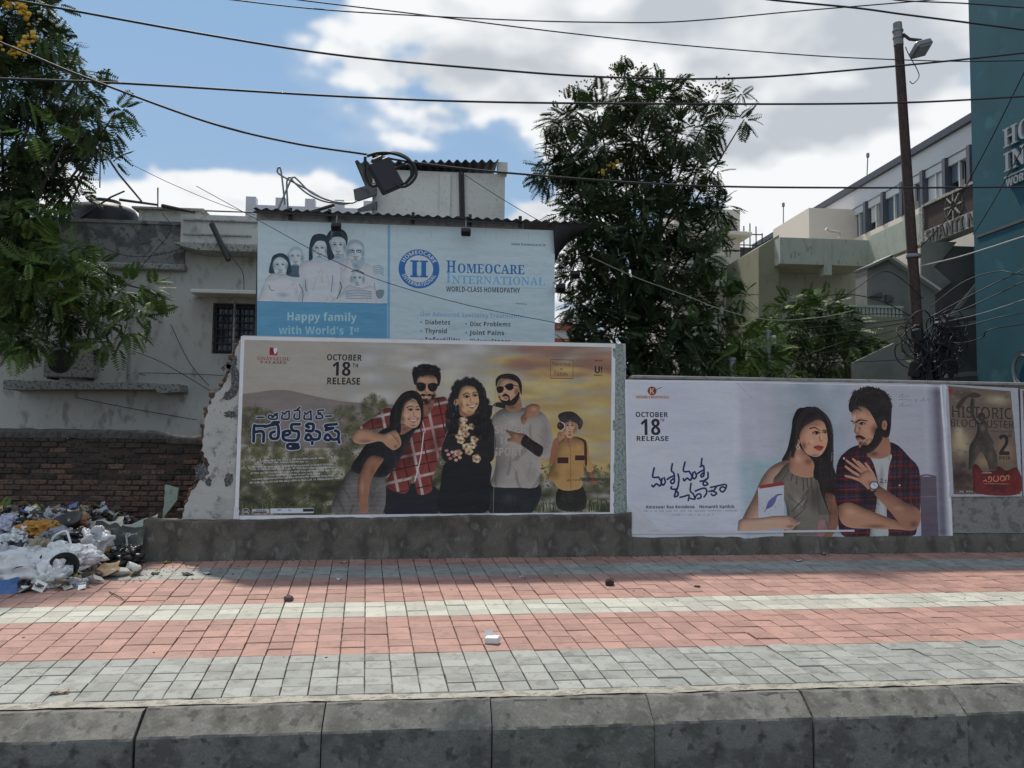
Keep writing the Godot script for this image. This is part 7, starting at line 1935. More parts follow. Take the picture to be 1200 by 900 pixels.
	shape([285, 575, 330, 600, 420, 660, 500, 700, 520, 740, 505, 800, 470, 824, 420, 810, 350, 720, 262, 615], k8(160, 112, 90), [[400, 700, 60, k8(196, 146, 118, 0.6), 26], [480, 790, 40, Color(sh, 0.7), 30]])
	for fgr in [[115, 436, 160, 470, 200, 500, 240, 540], [152, 428, 182, 458, 214, 490, 250, 530], [180, 442, 208, 470, 232, 496, 258, 530], [110, 470, 150, 500, 200, 530, 230, 560], [108, 522, 150, 532, 190, 548, 230, 575], [222, 452, 245, 486, 262, 520]]: line(fgr, 14, k8(110, 74, 60), true, 22); line(fgr, 11, k8(184, 136, 110), true, 20)
	shape([180, 530, 230, 490, 270, 520, 282, 560, 262, 600, 230, 596], k8(180, 132, 106), [[240, 560, 30, k8(140, 96, 76, 0.5), 20]])
	ell(264, 574, 27, 24, k8(60, 56, 58)); ell(264, 573, 22, 20, k8(196, 198, 206), [[258, 566, 12, k8(220, 222, 230, 0.6)]]); line([264, 573, 264, 560], 2, k8(60, 60, 66), false); line([264, 573, 274, 577], 2, k8(60, 60, 66), false)
	line([238, 596, 252, 612, 270, 606], 10, k8(54, 44, 42))
	ell(102, 425, 6, 6, k8(196, 196, 200)); ell(408, 574, 5, 5, k8(190, 190, 192))
	for i in 3: line([420 + i * 1, 82, 445, 64, 440, 84, 480, 74], 2, k8(112, 112, 130)); line([420, 95, 494, 98], 2.5, k8(112, 112, 130), false)
	line([420, 134, 444, 116, 440, 134, 490, 124], 2.5, k8(112, 112, 130)); line([512, 92, 522, 108], 2, k8(112, 112, 130)); line([522, 92, 512, 108], 2, k8(112, 112, 130)); line([542, 104, 566, 84, 560, 104, 592, 92, 588, 110], 2.5, k8(116, 116, 134))
	ink = 1.5
	soften(0.6)
	mottle(0.05, 302)
	# lettering
	frame(720, 430, 4.09)
	var bk = k8(34, 32, 36)
	ell(176, 115, 21, 21, k8(110, 56, 40), [[170, 110, 12, k8(150, 90, 60, 0.6)]]); text("K", 174, 128, 26, k8(190, 160, 130)); line([186, 114, 222, 96], 3, k8(70, 44, 40), true, 1); box2(94, 136, 262, 153, k8(172, 160, 160)); text("KESAR CREATIONS", 178, 150, 10, k8(130, 74, 52), {"w": 150})
	text("OCTOBER", 172, 241, 24, bk, {"w": 154}); text("18", 165, 327, 76, bk, {"w": 98}); text("TH", 222, 262, 13, bk, {"w": 20}); text("RELEASE", 174, 356, 23, bk, {"w": 156})
	var nv = k8(26, 32, 78)
	frame(755, 530, 12)
	strokes([[108, 222, 84, 330, 100, 356, 165, 352], [165, 352, 202, 420, 182, 475, 135, 445, 92, 486, 72, 465], [215, 370, 205, 430, 226, 465, 258, 420, 242, 360], [358, 165, 345, 262, 378, 300, 380, 420, 346, 440, 332, 410, 372, 370], [285, 384, 330, 352, 382, 332], [432, 308, 446, 380, 426, 500, 386, 522, 336, 514, 342, 488], [426, 500, 400, 560, 380, 624, 424, 612, 430, 570, 396, 546],
		[535, 140, 510, 240, 525, 275, 590, 270], [590, 270, 626, 340, 602, 395, 560, 366, 520, 402, 505, 375], [645, 285, 635, 345, 656, 376, 690, 336, 668, 276], [772, 90, 762, 180, 796, 204, 796, 320, 760, 350, 756, 320, 792, 290], [705, 302, 745, 276, 796, 252], [745, 206, 775, 190], [852, 285, 850, 360, 800, 400, 740, 410], [822, 380, 780, 440, 800, 470, 846, 450, 820, 420]], 25, nv)
	strokes([[455, 635, 520, 620, 580, 605, 570, 680], [612, 440, 600, 545, 642, 590, 660, 660, 600, 650], [660, 660, 690, 602, 740, 590, 746, 640, 700, 656], [670, 550, 740, 520, 810, 510, 830, 570, 790, 632], [860, 552, 920, 545, 962, 490], [885, 497, 960, 480, 1088, 456, 1100, 500, 1052, 562, 1012, 526, 1042, 490, 1084, 500], [900, 540, 966, 580, 920, 612, 890, 590]], 24, k8(30, 34, 66))
	frame(720, 430, 4.09)
	text("Koteswar Rao Konidena", 252, 678, 15, bk, {"w": 230}); text("Hemanth Karthik", 472, 678, 15, bk, {"w": 168})
	for r in [[128, 570, 693], [246, 452, 712]]:
		var x: float = r[0]
		while x < r[1]:
			line([x, r[2], x + 1, r[2] - rng.randf_range(4, 7)], 1.6, k8(96, 96, 108), false)
			x += 4.5 if rng.randf() < 0.85 else 14.0
	# white edges of the sheets
	frame(0, 0, 1)
	line([732, 445.4, 1109, 449], 1.0, k8(198, 202, 214), false); line([1108.6, 449, 1115, 636], 2.6, k8(192, 196, 208), false); line([735, 637.2, 1116, 634], 1.6, k8(192, 196, 208), false)
	line([862, 447, 872, 458, 880, 466], 0.7, k8(140, 142, 156), true, 0.3)
	return tex()

func paint_action_poster(seed_: int) -> ImageTexture:
	canvas(1108, 451, 1196, 583, 7, k8(150, 152, 158))
	frame(1105, 448, 6.43)
	shape([36, 30, 526, 46, 572, 852, 50, 850], k8(96, 82, 70), [[120, 460, 130, k8(168, 152, 120, 0.9), 160], [420, 120, 170, k8(150, 140, 112, 0.9), 70], [470, 520, 120, k8(140, 112, 84, 0.8), 170], [300, 600, 100, k8(150, 126, 90, 0.7), 80], [80, 720, 170, k8(48, 38, 34, 0.9), 120], [150, 90, 130, k8(66, 54, 46, 0.8), 60], [110, 380, 60, k8(176, 166, 138, 0.7), 90]], false)
	for i in 60: dab(rng.randf_range(60, 540), rng.randf_range(60, 560), rng.randf_range(14, 40), [k8(140, 124, 98, 0.3), k8(70, 58, 50, 0.35), k8(170, 158, 130, 0.25)][i % 3], rng.randf_range(8, 24))
	for i in 40: dab(rng.randf_range(60, 240), rng.randf_range(610, 840), rng.randf_range(14, 40), k8(52, 40, 36, 0.5))
	shape([205, 640, 240, 625, 290, 680, 360, 670, 410, 635, 470, 670, 560, 650, 568, 846, 240, 846, 205, 760], k8(98, 34, 32), [[400, 800, 140, k8(70, 24, 26, 0.8), 60], [260, 700, 50, k8(120, 44, 36, 0.7)]])
	shape([40, 50, 70, 52, 68, 90, 42, 90], k8(120, 44, 38), [], false)
	var dk = k8(40, 34, 34)
	text("HISTORIC", 290, 268, 86, dk, {"w": 480, "bold": false}); text("BLOCKBUSTER", 290, 338, 56, dk, {"w": 500, "bold": false})
	shape([330, 410, 380, 380, 420, 395, 360, 470], k8(96, 82, 70))
	# leaping man with one arm up, shown as a dark figure
	shape([205, 150, 225, 110, 238, 150, 232, 230, 262, 300, 320, 290, 340, 380, 380, 455, 360, 462, 325, 410, 330, 420, 372, 480, 400, 570, 390, 660, 340, 668, 318, 600, 275, 530, 230, 590, 200, 650, 172, 655, 180, 560, 190, 480, 240, 400, 250, 320, 205, 250], k8(62, 54, 48), [[290, 340, 40, k8(120, 112, 104, 0.8), 50], [240, 520, 50, k8(84, 70, 58, 0.7), 70], [350, 560, 40, k8(96, 80, 64, 0.7), 80], [290, 430, 60, k8(44, 38, 36, 0.7), 30]])
	ell(290, 258, 30, 34, k8(52, 42, 38), [[290, 266, 16, k8(96, 74, 60, 0.8)]])
	shape([90, 190, 130, 130, 190, 90, 240, 70, 290, 90, 260, 110, 190, 110, 150, 160, 120, 200], k8(52, 42, 38))
	soften(0.6)
	mottle(0.12, 303)
	text("2", 456, 548, 158, dk, {"w": 92}); text("ND", 510, 405, 16, dk); text("WEEK", 458, 582, 26, dk, {"w": 92})
	text("A GRAND CELEBRATION", 440, 372, 12, k8(56, 48, 46), {"w": 168})
	strokes([[286, 750, 306, 742, 310, 756], [330, 736, 330, 718, 350, 722, 346, 750, 326, 756], [372, 712, 364, 742, 384, 752, 404, 738, 400, 710], [420, 742, 424, 716, 446, 712, 452, 738, 430, 748], [462, 742, 466, 712, 488, 710, 484, 736]], 7, k8(176, 120, 90))
	line([280, 688, 352, 686], 5, k8(176, 150, 130), false); line([290, 770, 486, 772], 3, k8(170, 120, 96), false)
	for i in 9: box2(60 + i * 18, 824, 72 + i * 18, 834, k8(140, 134, 130) if i in [2, 3, 5, 6, 7] else k8(64, 54, 50))
	return tex()

func portrait(x, y, rx, ry, hair: Color, o = {}):   # a pale printed head
	ell(x, y, rx, ry, k8(178, 190, 192), [[x - rx * 0.5, y + ry * 0.2, rx * 0.6, k8(120, 136, 144, 0.5), ry * 0.7], [x + rx * 0.3, y - ry * 0.1, rx * 0.6, k8(204, 214, 214, 0.6)]])
	features(x, y - ry * 0.05, rx * 0.95, ry * 0.95, o.get("turn", 0.1), {"smile": o.get("smile", true), "dark": hair if o.get("soft", false) else k8(40, 52, 62), "shade": k8(110, 126, 134), "light": k8(206, 214, 214, 0.5), "brow": 0.09})
	if o.get("specs", false):
		for s in [-1, 1]: line([x + s * rx * 0.14, y - ry * 0.1, x + s * rx * 0.7, y - ry * 0.1, x + s * rx * 0.66, y + ry * 0.12, x + s * rx * 0.2, y + ry * 0.12, x + s * rx * 0.14, y - ry * 0.1], rx * 0.07, k8(40, 52, 60), false)

func paint_board() -> ImageTexture:
	canvas(302, 258, 651, 412, 4.8, k8(172, 186, 202))
	frame(0, 0, 1)
	box2(452, 255, 455, 420, k8(112, 150, 178))
	frame(290, 250, 6)
	var wh = k8(190, 202, 212)
	roundness = 0.3
	# a printed family of six in white
	shape([88, 590, 130, 470, 180, 425, 250, 430, 330, 440, 362, 490, 380, 560, 380, 628, 85, 628], wh, [[250, 580, 70, k8(120, 138, 148, 0.55), 34], [340, 560, 20, k8(150, 164, 172, 0.6), 60]])
	shape([268, 430, 300, 370, 360, 370, 380, 440, 330, 450], k8(70, 88, 100))
	portrait(330, 300, 52, 66, k8(120, 130, 136), {"soft": true})
	shape([280, 280, 300, 240, 340, 228, 378, 252, 384, 300, 372, 270, 335, 250, 300, 270], k8(150, 162, 168))
	shape([150, 420, 165, 340, 180, 300, 230, 280, 275, 300, 300, 360, 305, 420, 270, 425, 280, 350, 240, 315, 195, 330, 185, 400, 190, 425], k8(44, 58, 70), [[230, 300, 40, k8(80, 96, 106, 0.5), 10]])
	portrait(226, 366, 50, 58, k8(40, 52, 60))
	line([150, 512, 165, 545, 185, 548], 4, k8(70, 86, 96))
	shape([640, 630, 640, 430, 640, 330, 700, 300, 780, 320, 860, 360, 900, 460, 920, 560, 930, 620, 880, 632], wh, [[760, 440, 60, k8(150, 166, 176, 0.4), 40]])
	shape([585, 270, 575, 330, 620, 345, 665, 325, 660, 270], k8(150, 164, 170), [[620, 300, 40, k8(96, 112, 122, 0.6), 14]])
	portrait(622, 212, 54, 76, k8(40, 50, 58), {"turn": 0.2})
	shape([556, 215, 546, 150, 576, 102, 622, 88, 668, 104, 692, 150, 686, 214, 674, 172, 640, 150, 592, 154, 568, 180], k8(36, 46, 56), [[610, 112, 40, k8(78, 92, 102, 0.6), 14]])
	hairs([570, 170, 590, 120, 640, 108, 680, 160], 14, 8, 3, [k8(36, 46, 56), k8(70, 84, 94)])
	shape([720, 300, 730, 370, 770, 388, 800, 350, 804, 300], k8(150, 166, 172), [[750, 360, 30, k8(110, 126, 134, 0.6)]])
	portrait(746, 250, 56, 72, k8(150, 160, 166), {"soft": true, "specs": true})
	shape([690, 230, 700, 180, 750, 165, 800, 190, 806, 250, 796, 220, 760, 190, 715, 205], k8(140, 154, 160))
	for i in 5: line([868 + i * 2, 360 + i * 14, 910, 350 + i * 14, 942, 372 + i * 12], 5, k8(120, 136, 146))
	shape([700, 500, 640, 580, 630, 630, 900, 632, 905, 560, 860, 500, 790, 520], wh, [[690, 560, 50, k8(150, 164, 172, 0.5), 40]])
	for i in 7: line([680, 545 + i * 9, 760, 535 + i * 10, 860, 545 + i * 8], 4, [k8(96, 112, 120), k8(150, 164, 170)][i % 2])
	shape([890, 540, 945, 530, 940, 580, 905, 592], k8(110, 128, 136)); line([880, 480, 885, 530], 4, k8(90, 106, 116))
	portrait(762, 448, 46, 56, k8(60, 72, 80), {"smile": false, "turn": -0.15})
	line([722, 400, 760, 390, 805, 410], 8, k8(70, 84, 92)); ell(714, 456, 6, 10, k8(150, 164, 170)); ell(812, 460, 6, 10, k8(150, 164, 170))
	shape([360, 630, 380, 520, 356, 420, 370, 350, 440, 320, 560, 315, 630, 345, 640, 430, 630, 540, 610, 630], wh, [[400, 500, 30, k8(150, 166, 174, 0.5), 90], [590, 500, 24, k8(150, 166, 174, 0.5), 90], [500, 340, 60, k8(200, 210, 214, 0.5), 30]])
	line([400, 470, 405, 540, 415, 545], 4, k8(70, 88, 98)); line([590, 430, 585, 500, 580, 555], 4, k8(90, 108, 118))
	line([360, 500, 385, 560, 380, 625], 5, k8(70, 88, 98)); line([640, 480, 650, 520, 620, 600], 6, k8(60, 76, 88))
	shape([425, 320, 428, 220, 450, 150, 500, 132, 550, 150, 575, 230, 600, 300, 560, 318, 545, 250, 530, 180, 480, 190, 450, 230, 458, 290, 440, 325], k8(38, 50, 60), [[490, 150, 40, k8(70, 86, 96, 0.6), 12]])
	shape([455, 260, 460, 330, 500, 345, 540, 320, 540, 270], k8(160, 174, 178))
	portrait(496, 238, 52, 70, k8(40, 50, 58), {"turn": 0.15})
	shape([440, 240, 448, 180, 490, 152, 540, 170, 556, 230, 530, 186, 480, 186, 456, 220], k8(38, 50, 60))
	roundness = 1.0
	soften(0.5)
	# band with the slogan
	box2(60, 628, 970, 1100, k8(88, 140, 168)); line([60, 628, 972, 632], 3, k8(70, 110, 136), false)
	text("Happy family", 515, 760, 56, k8(158, 190, 206), {"w": 486}); text("with World's", 445, 858, 56, k8(146, 180, 198), {"w": 450}); text("I", 722, 858, 54, k8(146, 180, 198)); text("st", 756, 836, 30, k8(146, 180, 198), {"w": 40})
	# wordmark
	frame(290, 230, 3.243)
	var bl = k8(44, 96, 152)
	ell(645, 264, 78, 78, bl); ell(645, 264, 54, 54, k8(180, 192, 206))
	for i in 14: line([610, 236 + i * 4, 680, 236 + i * 4], 1.4, k8(150, 180, 206), false)
	for x in [628, 663]: box2(x - 9, 232, x + 9, 296, bl); box2(x - 16, 230, x + 16, 237, bl); box2(x - 16, 291, x + 16, 298, bl)
	text("HOMEOCARE", 0, 0, 15, k8(186, 200, 214), {"ring": [645, 264, -PI / 2, 59, 1.0], "w": 140}); text("INTERNATIONAL", 0, 0, 14, k8(186, 200, 214), {"ring": [645, 264, PI / 2, 70, -1.0], "w": 170})
	text("H", 768, 276, 48, bl, {"serif": true, "w": 40}); text("OMEOCARE", 922, 276, 37, bl, {"serif": true, "w": 262})
	text("I", 758, 317, 42, k8(104, 158, 196), {"serif": true, "w": 18}); text("NTERNATIONAL", 952, 320, 32, k8(104, 158, 196), {"serif": true, "w": 364}); line([750, 330, 1134, 332], 1.6, k8(110, 150, 180), false)
	text("WORLD-CLASS HOMEOPATHY", 892, 352, 19, k8(64, 70, 80), {"w": 286}); ell(1062, 240, 5, 5, k8(140, 160, 180)); ell(1062, 240, 3.6, 3.6, k8(176, 190, 204))
	text("www.homeocare.in", 1068, 158, 11, k8(84, 90, 100), {"w": 136})
	text("Our Advanced Speciality Treatments:", 850, 452, 17, k8(120, 152, 176), {"w": 402, "rise": 0.012})
	for t in [["Diabetes", 668, 485], ["Thyroid", 668, 520], ["Infertility", 668, 555], ["Disc Problems", 840, 490], ["Joint Pains", 840, 525], ["Kidney Stones", 840, 559]]:
		text(t[0], t[1], t[2], 18, k8(62, 66, 74), {"align": 1, "w": t[0].length() * 12.2}); ell(t[1] - 14, t[2] - 9, 4.5, 4.5, k8(120, 150, 170))
	mottle(0.07, 304)
	# weathering of the sheet: rust runs and scuffs with outlines of their own
	for i in 26: line([rng.randf_range(60, 1160), rng.randf_range(100, 540), rng.randf_range(60, 1160) * 0.0 + rng.randf_range(60, 1160), rng.randf_range(100, 540)] if false else [60 + i * 42, 96 + (i * 37 % 20), 60 + i * 42 + rng.randf_range(-3, 3), 104 + (i * 53 % 40)], 1.6, k8(150, 162, 172), true, 0.6)
	line([1018, 396, 1062, 398], 3, k8(110, 110, 112), true, 1)
	return tex()

func weave(kind: String):
	match kind:
		"red check": plaid(120, 220, 620, 770, 62, 1.35, 15, k8(180, 168, 160), k8(62, 26, 28))
		"houndstooth":
			for i in 60:
				line([0, 600 + i * 5, 300, 600 + i * 5.0], 1.5, k8(70, 66, 64, 1.0), false); line([i * 6.0, 600, i * 6.0 - 40, 890], 1.2, k8(150, 146, 140), false)
		"dark check":
			for i in 26:
				line([20, 360 + i * 20, 540, 340 + i * 20], 7, [k8(120, 44, 48), k8(28, 30, 38), k8(52, 56, 96)][i % 3], false); line([40 + i * 20, 330, 20 + i * 20, 870], 6, [k8(34, 28, 34), k8(112, 40, 44), k8(30, 34, 44)][i % 3], false)

const SKIN := [178, 136, 108]
func eye(x, y, w, look, dk: Color):
	dab(x, y - w * 0.1, w * 1.1, k8(92, 60, 46, 0.7), w * 0.6)
	shape([x - w * 0.62, y + w * 0.05, x, y - w * 0.24, x + w * 0.62, y, x, y + w * 0.22], k8(168, 158, 150))
	ell(x + look * w * 0.2, y - w * 0.02, w * 0.27, w * 0.25, k8(26, 17, 14))
	line([x - w * 0.66, y + w * 0.06, x, y - w * 0.28, x + w * 0.68, y - w * 0.02], w * 0.15, dk)
	line([x - w * 0.5, y + w * 0.14, x, y + w * 0.25, x + w * 0.55, y + w * 0.08], w * 0.06, k8(96, 62, 48))
func brow(a, w, dk: Color):
	line(a, w, dk, true, w * 0.45)
	dab(a[2], a[3], w * 1.6, Color(dk, 0.5), w)
func smile(x0, y0, x1, y1, h, lip: Color):
	var mx = (x0 + x1) / 2.0
	var my = (y0 + y1) / 2.0
	shape([x0, y0, mx, my + h * 0.15, x1, y1, mx + (x1 - x0) * 0.2, my + h * 0.85, mx, my + h * 1.1, mx - (x1 - x0) * 0.22, my + h * 0.85], lip)
	shape([x0 + (x1 - x0) * 0.1, y0 + h * 0.12, mx, my + h * 0.3, x1 - (x1 - x0) * 0.1, y1 + h * 0.12, mx + (x1 - x0) * 0.16, my + h * 0.66, mx - (x1 - x0) * 0.16, my + h * 0.68], k8(206, 198, 190))
	for e in [[x0, y0], [x1, y1]]: dab(e[0], e[1], h * 0.6, k8(92, 52, 42, 0.6))
func _man_in_shades():
	frame(455, 420, 7.273)
	var sk = k8(SKIN[0], SKIN[1], SKIN[2])
	var sh = k8(96, 62, 46, 0.75)
	shape([238, 330, 225, 400, 255, 450, 290, 490, 330, 440, 352, 380, 345, 320], k8(130, 90, 70), [[285, 370, 60, k8(60, 38, 30, 0.8), 30], [320, 420, 30, sh, 40]])
	shape([200, 150, 194, 230, 206, 300, 235, 350, 285, 372, 335, 350, 366, 290, 374, 220, 366, 150, 320, 128, 240, 128], sk, [[350, 240, 30, sh, 90], [240, 160, 50, k8(206, 166, 136, 0.7), 26], [300, 160, 40, k8(196, 156, 128, 0.5), 24], [235, 285, 22, k8(200, 158, 130, 0.6)], [330, 285, 20, k8(186, 144, 116, 0.6)]])
	for i in 60:
		var a = PI * (0.02 + 0.96 * rng.randf())
		dab(285 + cos(a) * rng.randf_range(62, 84), 285 + sin(a) * rng.randf_range(58, 86), 17, k8(34, 25, 21, 0.6))
	shape([228, 304, 256, 288, 286, 296, 316, 288, 344, 304, 314, 309, 286, 305, 258, 310], k8(30, 22, 18)); dab(286, 338, 20, k8(40, 28, 24, 0.8), 13)
	smile(262, 313, 312, 312, 16, k8(104, 54, 48))
	dab(276, 262, 12, k8(110, 72, 54, 0.7), 28); dab(290, 258, 9, k8(214, 174, 144, 0.7), 24); dab(287, 281, 22, k8(84, 52, 40, 0.8), 6)
	shape([196, 196, 238, 190, 278, 204, 274, 248, 246, 268, 214, 254], k8(18, 16, 18), [[225, 214, 22, k8(64, 62, 66, 0.7)]]); shape([298, 204, 340, 192, 380, 202, 372, 248, 338, 270, 304, 250], k8(18, 16, 18), [[326, 214, 20, k8(60, 58, 62, 0.7)]])
	line([272, 202, 288, 196, 302, 202], 5, k8(120, 96, 60)); line([196, 196, 238, 188, 280, 202], 4, k8(110, 90, 60)); line([298, 202, 340, 190, 382, 202], 4, k8(110, 90, 60))
	var hr = [k8(24, 20, 19), k8(42, 35, 32), k8(18, 15, 15)]
	curl(280, 80, 110, 46, 90, 24, hr)
	shape([196, 205, 180, 205, 164, 140, 160, 100, 190, 62, 240, 32, 300, 28, 360, 54, 400, 100, 406, 160, 394, 212, 380, 215, 370, 155, 334, 128, 262, 126, 214, 148], hr[0], [[230, 70, 40, k8(70, 60, 55, 0.55), 22], [330, 70, 36, k8(66, 56, 52, 0.55), 20]])
	for i in 60: var a2 = rng.randf_range(PI, TAU); line([280 + cos(a2) * 104, 108 + sin(a2) * 66, 280 + cos(a2) * 120 + rng.randf_range(-10, 10), 104 + sin(a2) * 78], 5, hr[i % 3], true, 1.5)
func _leaning_woman():
	frame(455, 420, 7.273)
	var sh = k8(104, 66, 50, 0.7)
	shape([75, 560, 60, 640, 110, 640, 190, 570], k8(140, 98, 76), [[110, 600, 50, sh, 30]])
	shape([75, 430, 66, 490, 92, 545, 150, 582, 200, 586, 234, 545, 243, 470, 228, 400, 190, 348, 140, 338, 98, 370], k8(190, 148, 120), [[90, 520, 30, sh, 50], [150, 380, 50, k8(214, 176, 148, 0.6), 26], [125, 485, 28, k8(220, 172, 146, 0.7)], [218, 480, 18, k8(214, 170, 142, 0.7)], [180, 572, 40, sh, 14]])
	var dk = k8(30, 21, 18)
	eye(152, 432, 34, 0.4, dk); eye(214, 430, 28, 0.4, dk)
	brow([120, 414, 150, 398, 182, 408], 8, dk); brow([200, 408, 218, 400, 236, 412], 7, dk)
	dab(182, 468, 9, sh, 26); dab(196, 470, 9, k8(222, 182, 154, 0.8), 22); dab(192, 488, 20, k8(110, 66, 50, 0.8), 6)
	smile(142, 512, 218, 508, 30, k8(140, 62, 58))
	var hr = [k8(24, 19, 18), k8(52, 40, 34), k8(18, 15, 15)]
	shape([66, 640, -10, 640, -20, 480, 10, 390, 60, 310, 110, 272, 180, 262, 236, 302, 258, 380, 264, 470, 250, 560, 214, 606, 238, 540, 243, 470, 230, 405, 195, 345, 148, 336, 105, 372, 82, 440, 70, 510, 76, 590], hr[0], [[120, 300, 50, k8(72, 56, 48, 0.7), 20], [30, 460, 26, k8(74, 58, 50, 0.6), 90]])
	hairs([130, 280, 60, 350, 30, 450, 30, 620], 22, 26, 3, hr); hairs([190, 280, 245, 350, 255, 450, 245, 560], 12, 9, 3, hr); hairs([150, 335, 110, 370, 88, 430, 78, 520], 8, 8, 3, [hr[1], hr[0]])
func _curly_woman():
	frame(455, 420, 7.273)
	var sh = k8(112, 72, 52, 0.7)
	var hr = [k8(24, 20, 21), k8(46, 38, 38), k8(17, 15, 16)]
	curl(640, 260, 130, 110, 120, 30, hr)
	curl(520, 480, 50, 190, 130, 30, hr); curl(770, 500, 70, 200, 160, 34, hr)
	shape([585, 400, 580, 470, 640, 486, 700, 460, 690, 410], k8(150, 106, 78), [[640, 450, 50, sh, 18]])
	ell(540, 356, 22, 34, k8(182, 138, 104), [[544, 360, 12, sh, 20]]); line([540, 395, 544, 440], 4, k8(70, 110, 130))
	shape([575, 260, 560, 330, 574, 400, 615, 448, 668, 462, 714, 424, 740, 360, 736, 290, 700, 228, 640, 212, 595, 228], k8(198, 156, 116), [[585, 390, 34, sh, 60], [660, 250, 50, k8(222, 184, 144, 0.6), 24], [615, 365, 30, k8(222, 180, 140, 0.7)], [718, 350, 18, k8(218, 176, 138, 0.7)], [660, 448, 40, sh, 14]])
	var dk = k8(26, 19, 17)
	eye(632, 312, 40, 0.3, dk); eye(704, 300, 34, 0.3, dk)
	brow([600, 296, 632, 278, 662, 290], 9, dk); brow([684, 280, 706, 268, 730, 280], 8, dk)
	dab(668, 340, 10, sh, 30); dab(684, 342, 10, k8(228, 190, 150, 0.8), 26); dab(682, 362, 24, k8(120, 74, 54, 0.8), 7)
	smile(640, 384, 722, 372, 34, k8(140, 66, 58))
	shape([548, 330, 505, 330, 505, 260, 535, 200, 590, 162, 650, 148, 710, 165, 755, 220, 770, 300, 745, 330, 738, 280, 702, 226, 640, 210, 592, 228, 570, 270], hr[0], [[640, 172, 60, k8(66, 54, 52, 0.7), 18]])
	hairs([640, 160, 560, 210, 525, 300, 500, 420, 480, 620], 26, 30, 4, hr); hairs([680, 165, 750, 230, 775, 330, 790, 460, 800, 640], 30, 34, 4, hr)
	for i in 70: var q = rng.randf_range(300, 680); var x = 505 - rng.randf() * 46 if i % 2 else 760 + rng.randf() * 90; line([x, q, x + rng.randf_range(-14, 14), q + 14, x + rng.randf_range(-6, 6), q + 30], 3, hr[i % 3])
func _bearded_man():
	frame(455, 420, 7.273)
	var sh = k8(96, 62, 46, 0.75)
	shape([985, 380, 985, 425, 1040, 440, 1110, 410, 1100, 330, 1080, 300], k8(146, 104, 78), [[1030, 400, 50, sh, 26]])
	shape([905, 180, 893, 260, 910, 320, 940, 362, 990, 384, 1050, 372, 1086, 300, 1092, 220, 1070, 160, 1010, 138, 940, 148], k8(184, 142, 112), [[1065, 260, 34, sh, 60], [970, 170, 60, k8(212, 172, 142, 0.6), 22], [935, 285, 16, k8(206, 164, 134, 0.7)], [1020, 285, 26, k8(196, 154, 124, 0.6)]])
	shape([924, 330, 945, 362, 990, 386, 1052, 376, 1086, 312, 1092, 246, 1072, 282, 1040, 318, 1012, 340, 1004, 306, 982, 284, 958, 282, 938, 300, 952, 306, 984, 304, 996, 326, 980, 344, 946, 338], k8(32, 24, 21), [[1040, 350, 30, k8(58, 46, 40, 0.5)]])
	for i in 40: var a = PI * rng.randf(); dab(1000 + cos(a) * 84, 300 + sin(a) * 74, 12, k8(34, 26, 22, 0.55))
	shape([950, 318, 972, 312, 990, 320, 972, 330], k8(140, 82, 70)); dab(958, 262, 12, k8(206, 162, 132, 0.7), 20); dab(966, 276, 20, k8(84, 52, 40, 0.8), 7)
	shape([890, 226, 922, 214, 950, 224, 946, 260, 916, 276, 896, 256], k8(17, 15, 17), [[912, 232, 16, k8(58, 56, 60, 0.7)]]); shape([966, 204, 1008, 186, 1036, 198, 1032, 238, 1002, 250, 974, 234], k8(17, 15, 17), [[992, 206, 16, k8(58, 56, 60, 0.7)]])
	line([946, 226, 958, 214, 970, 212], 6, k8(24, 20, 20)); line([1034, 200, 1090, 214], 6, k8(24, 20, 20))
	ell(1094, 242, 14, 26, k8(160, 116, 90), [[1096, 246, 8, sh, 16]])
	var hr = [k8(25, 21, 20), k8(48, 40, 36), k8(18, 15, 15)]
	shape([890, 222, 880, 165, 908, 120, 970, 100, 1040, 106, 1086, 140, 1110, 200, 1108, 290, 1094, 250, 1074, 184, 1030, 158, 980, 144, 922, 150, 900, 182], hr[0], [[980, 116, 60, k8(66, 56, 52, 0.6), 14]])
	hairs([900, 150, 960, 118, 1040, 122, 1096, 190], 20, 12, 3, hr)
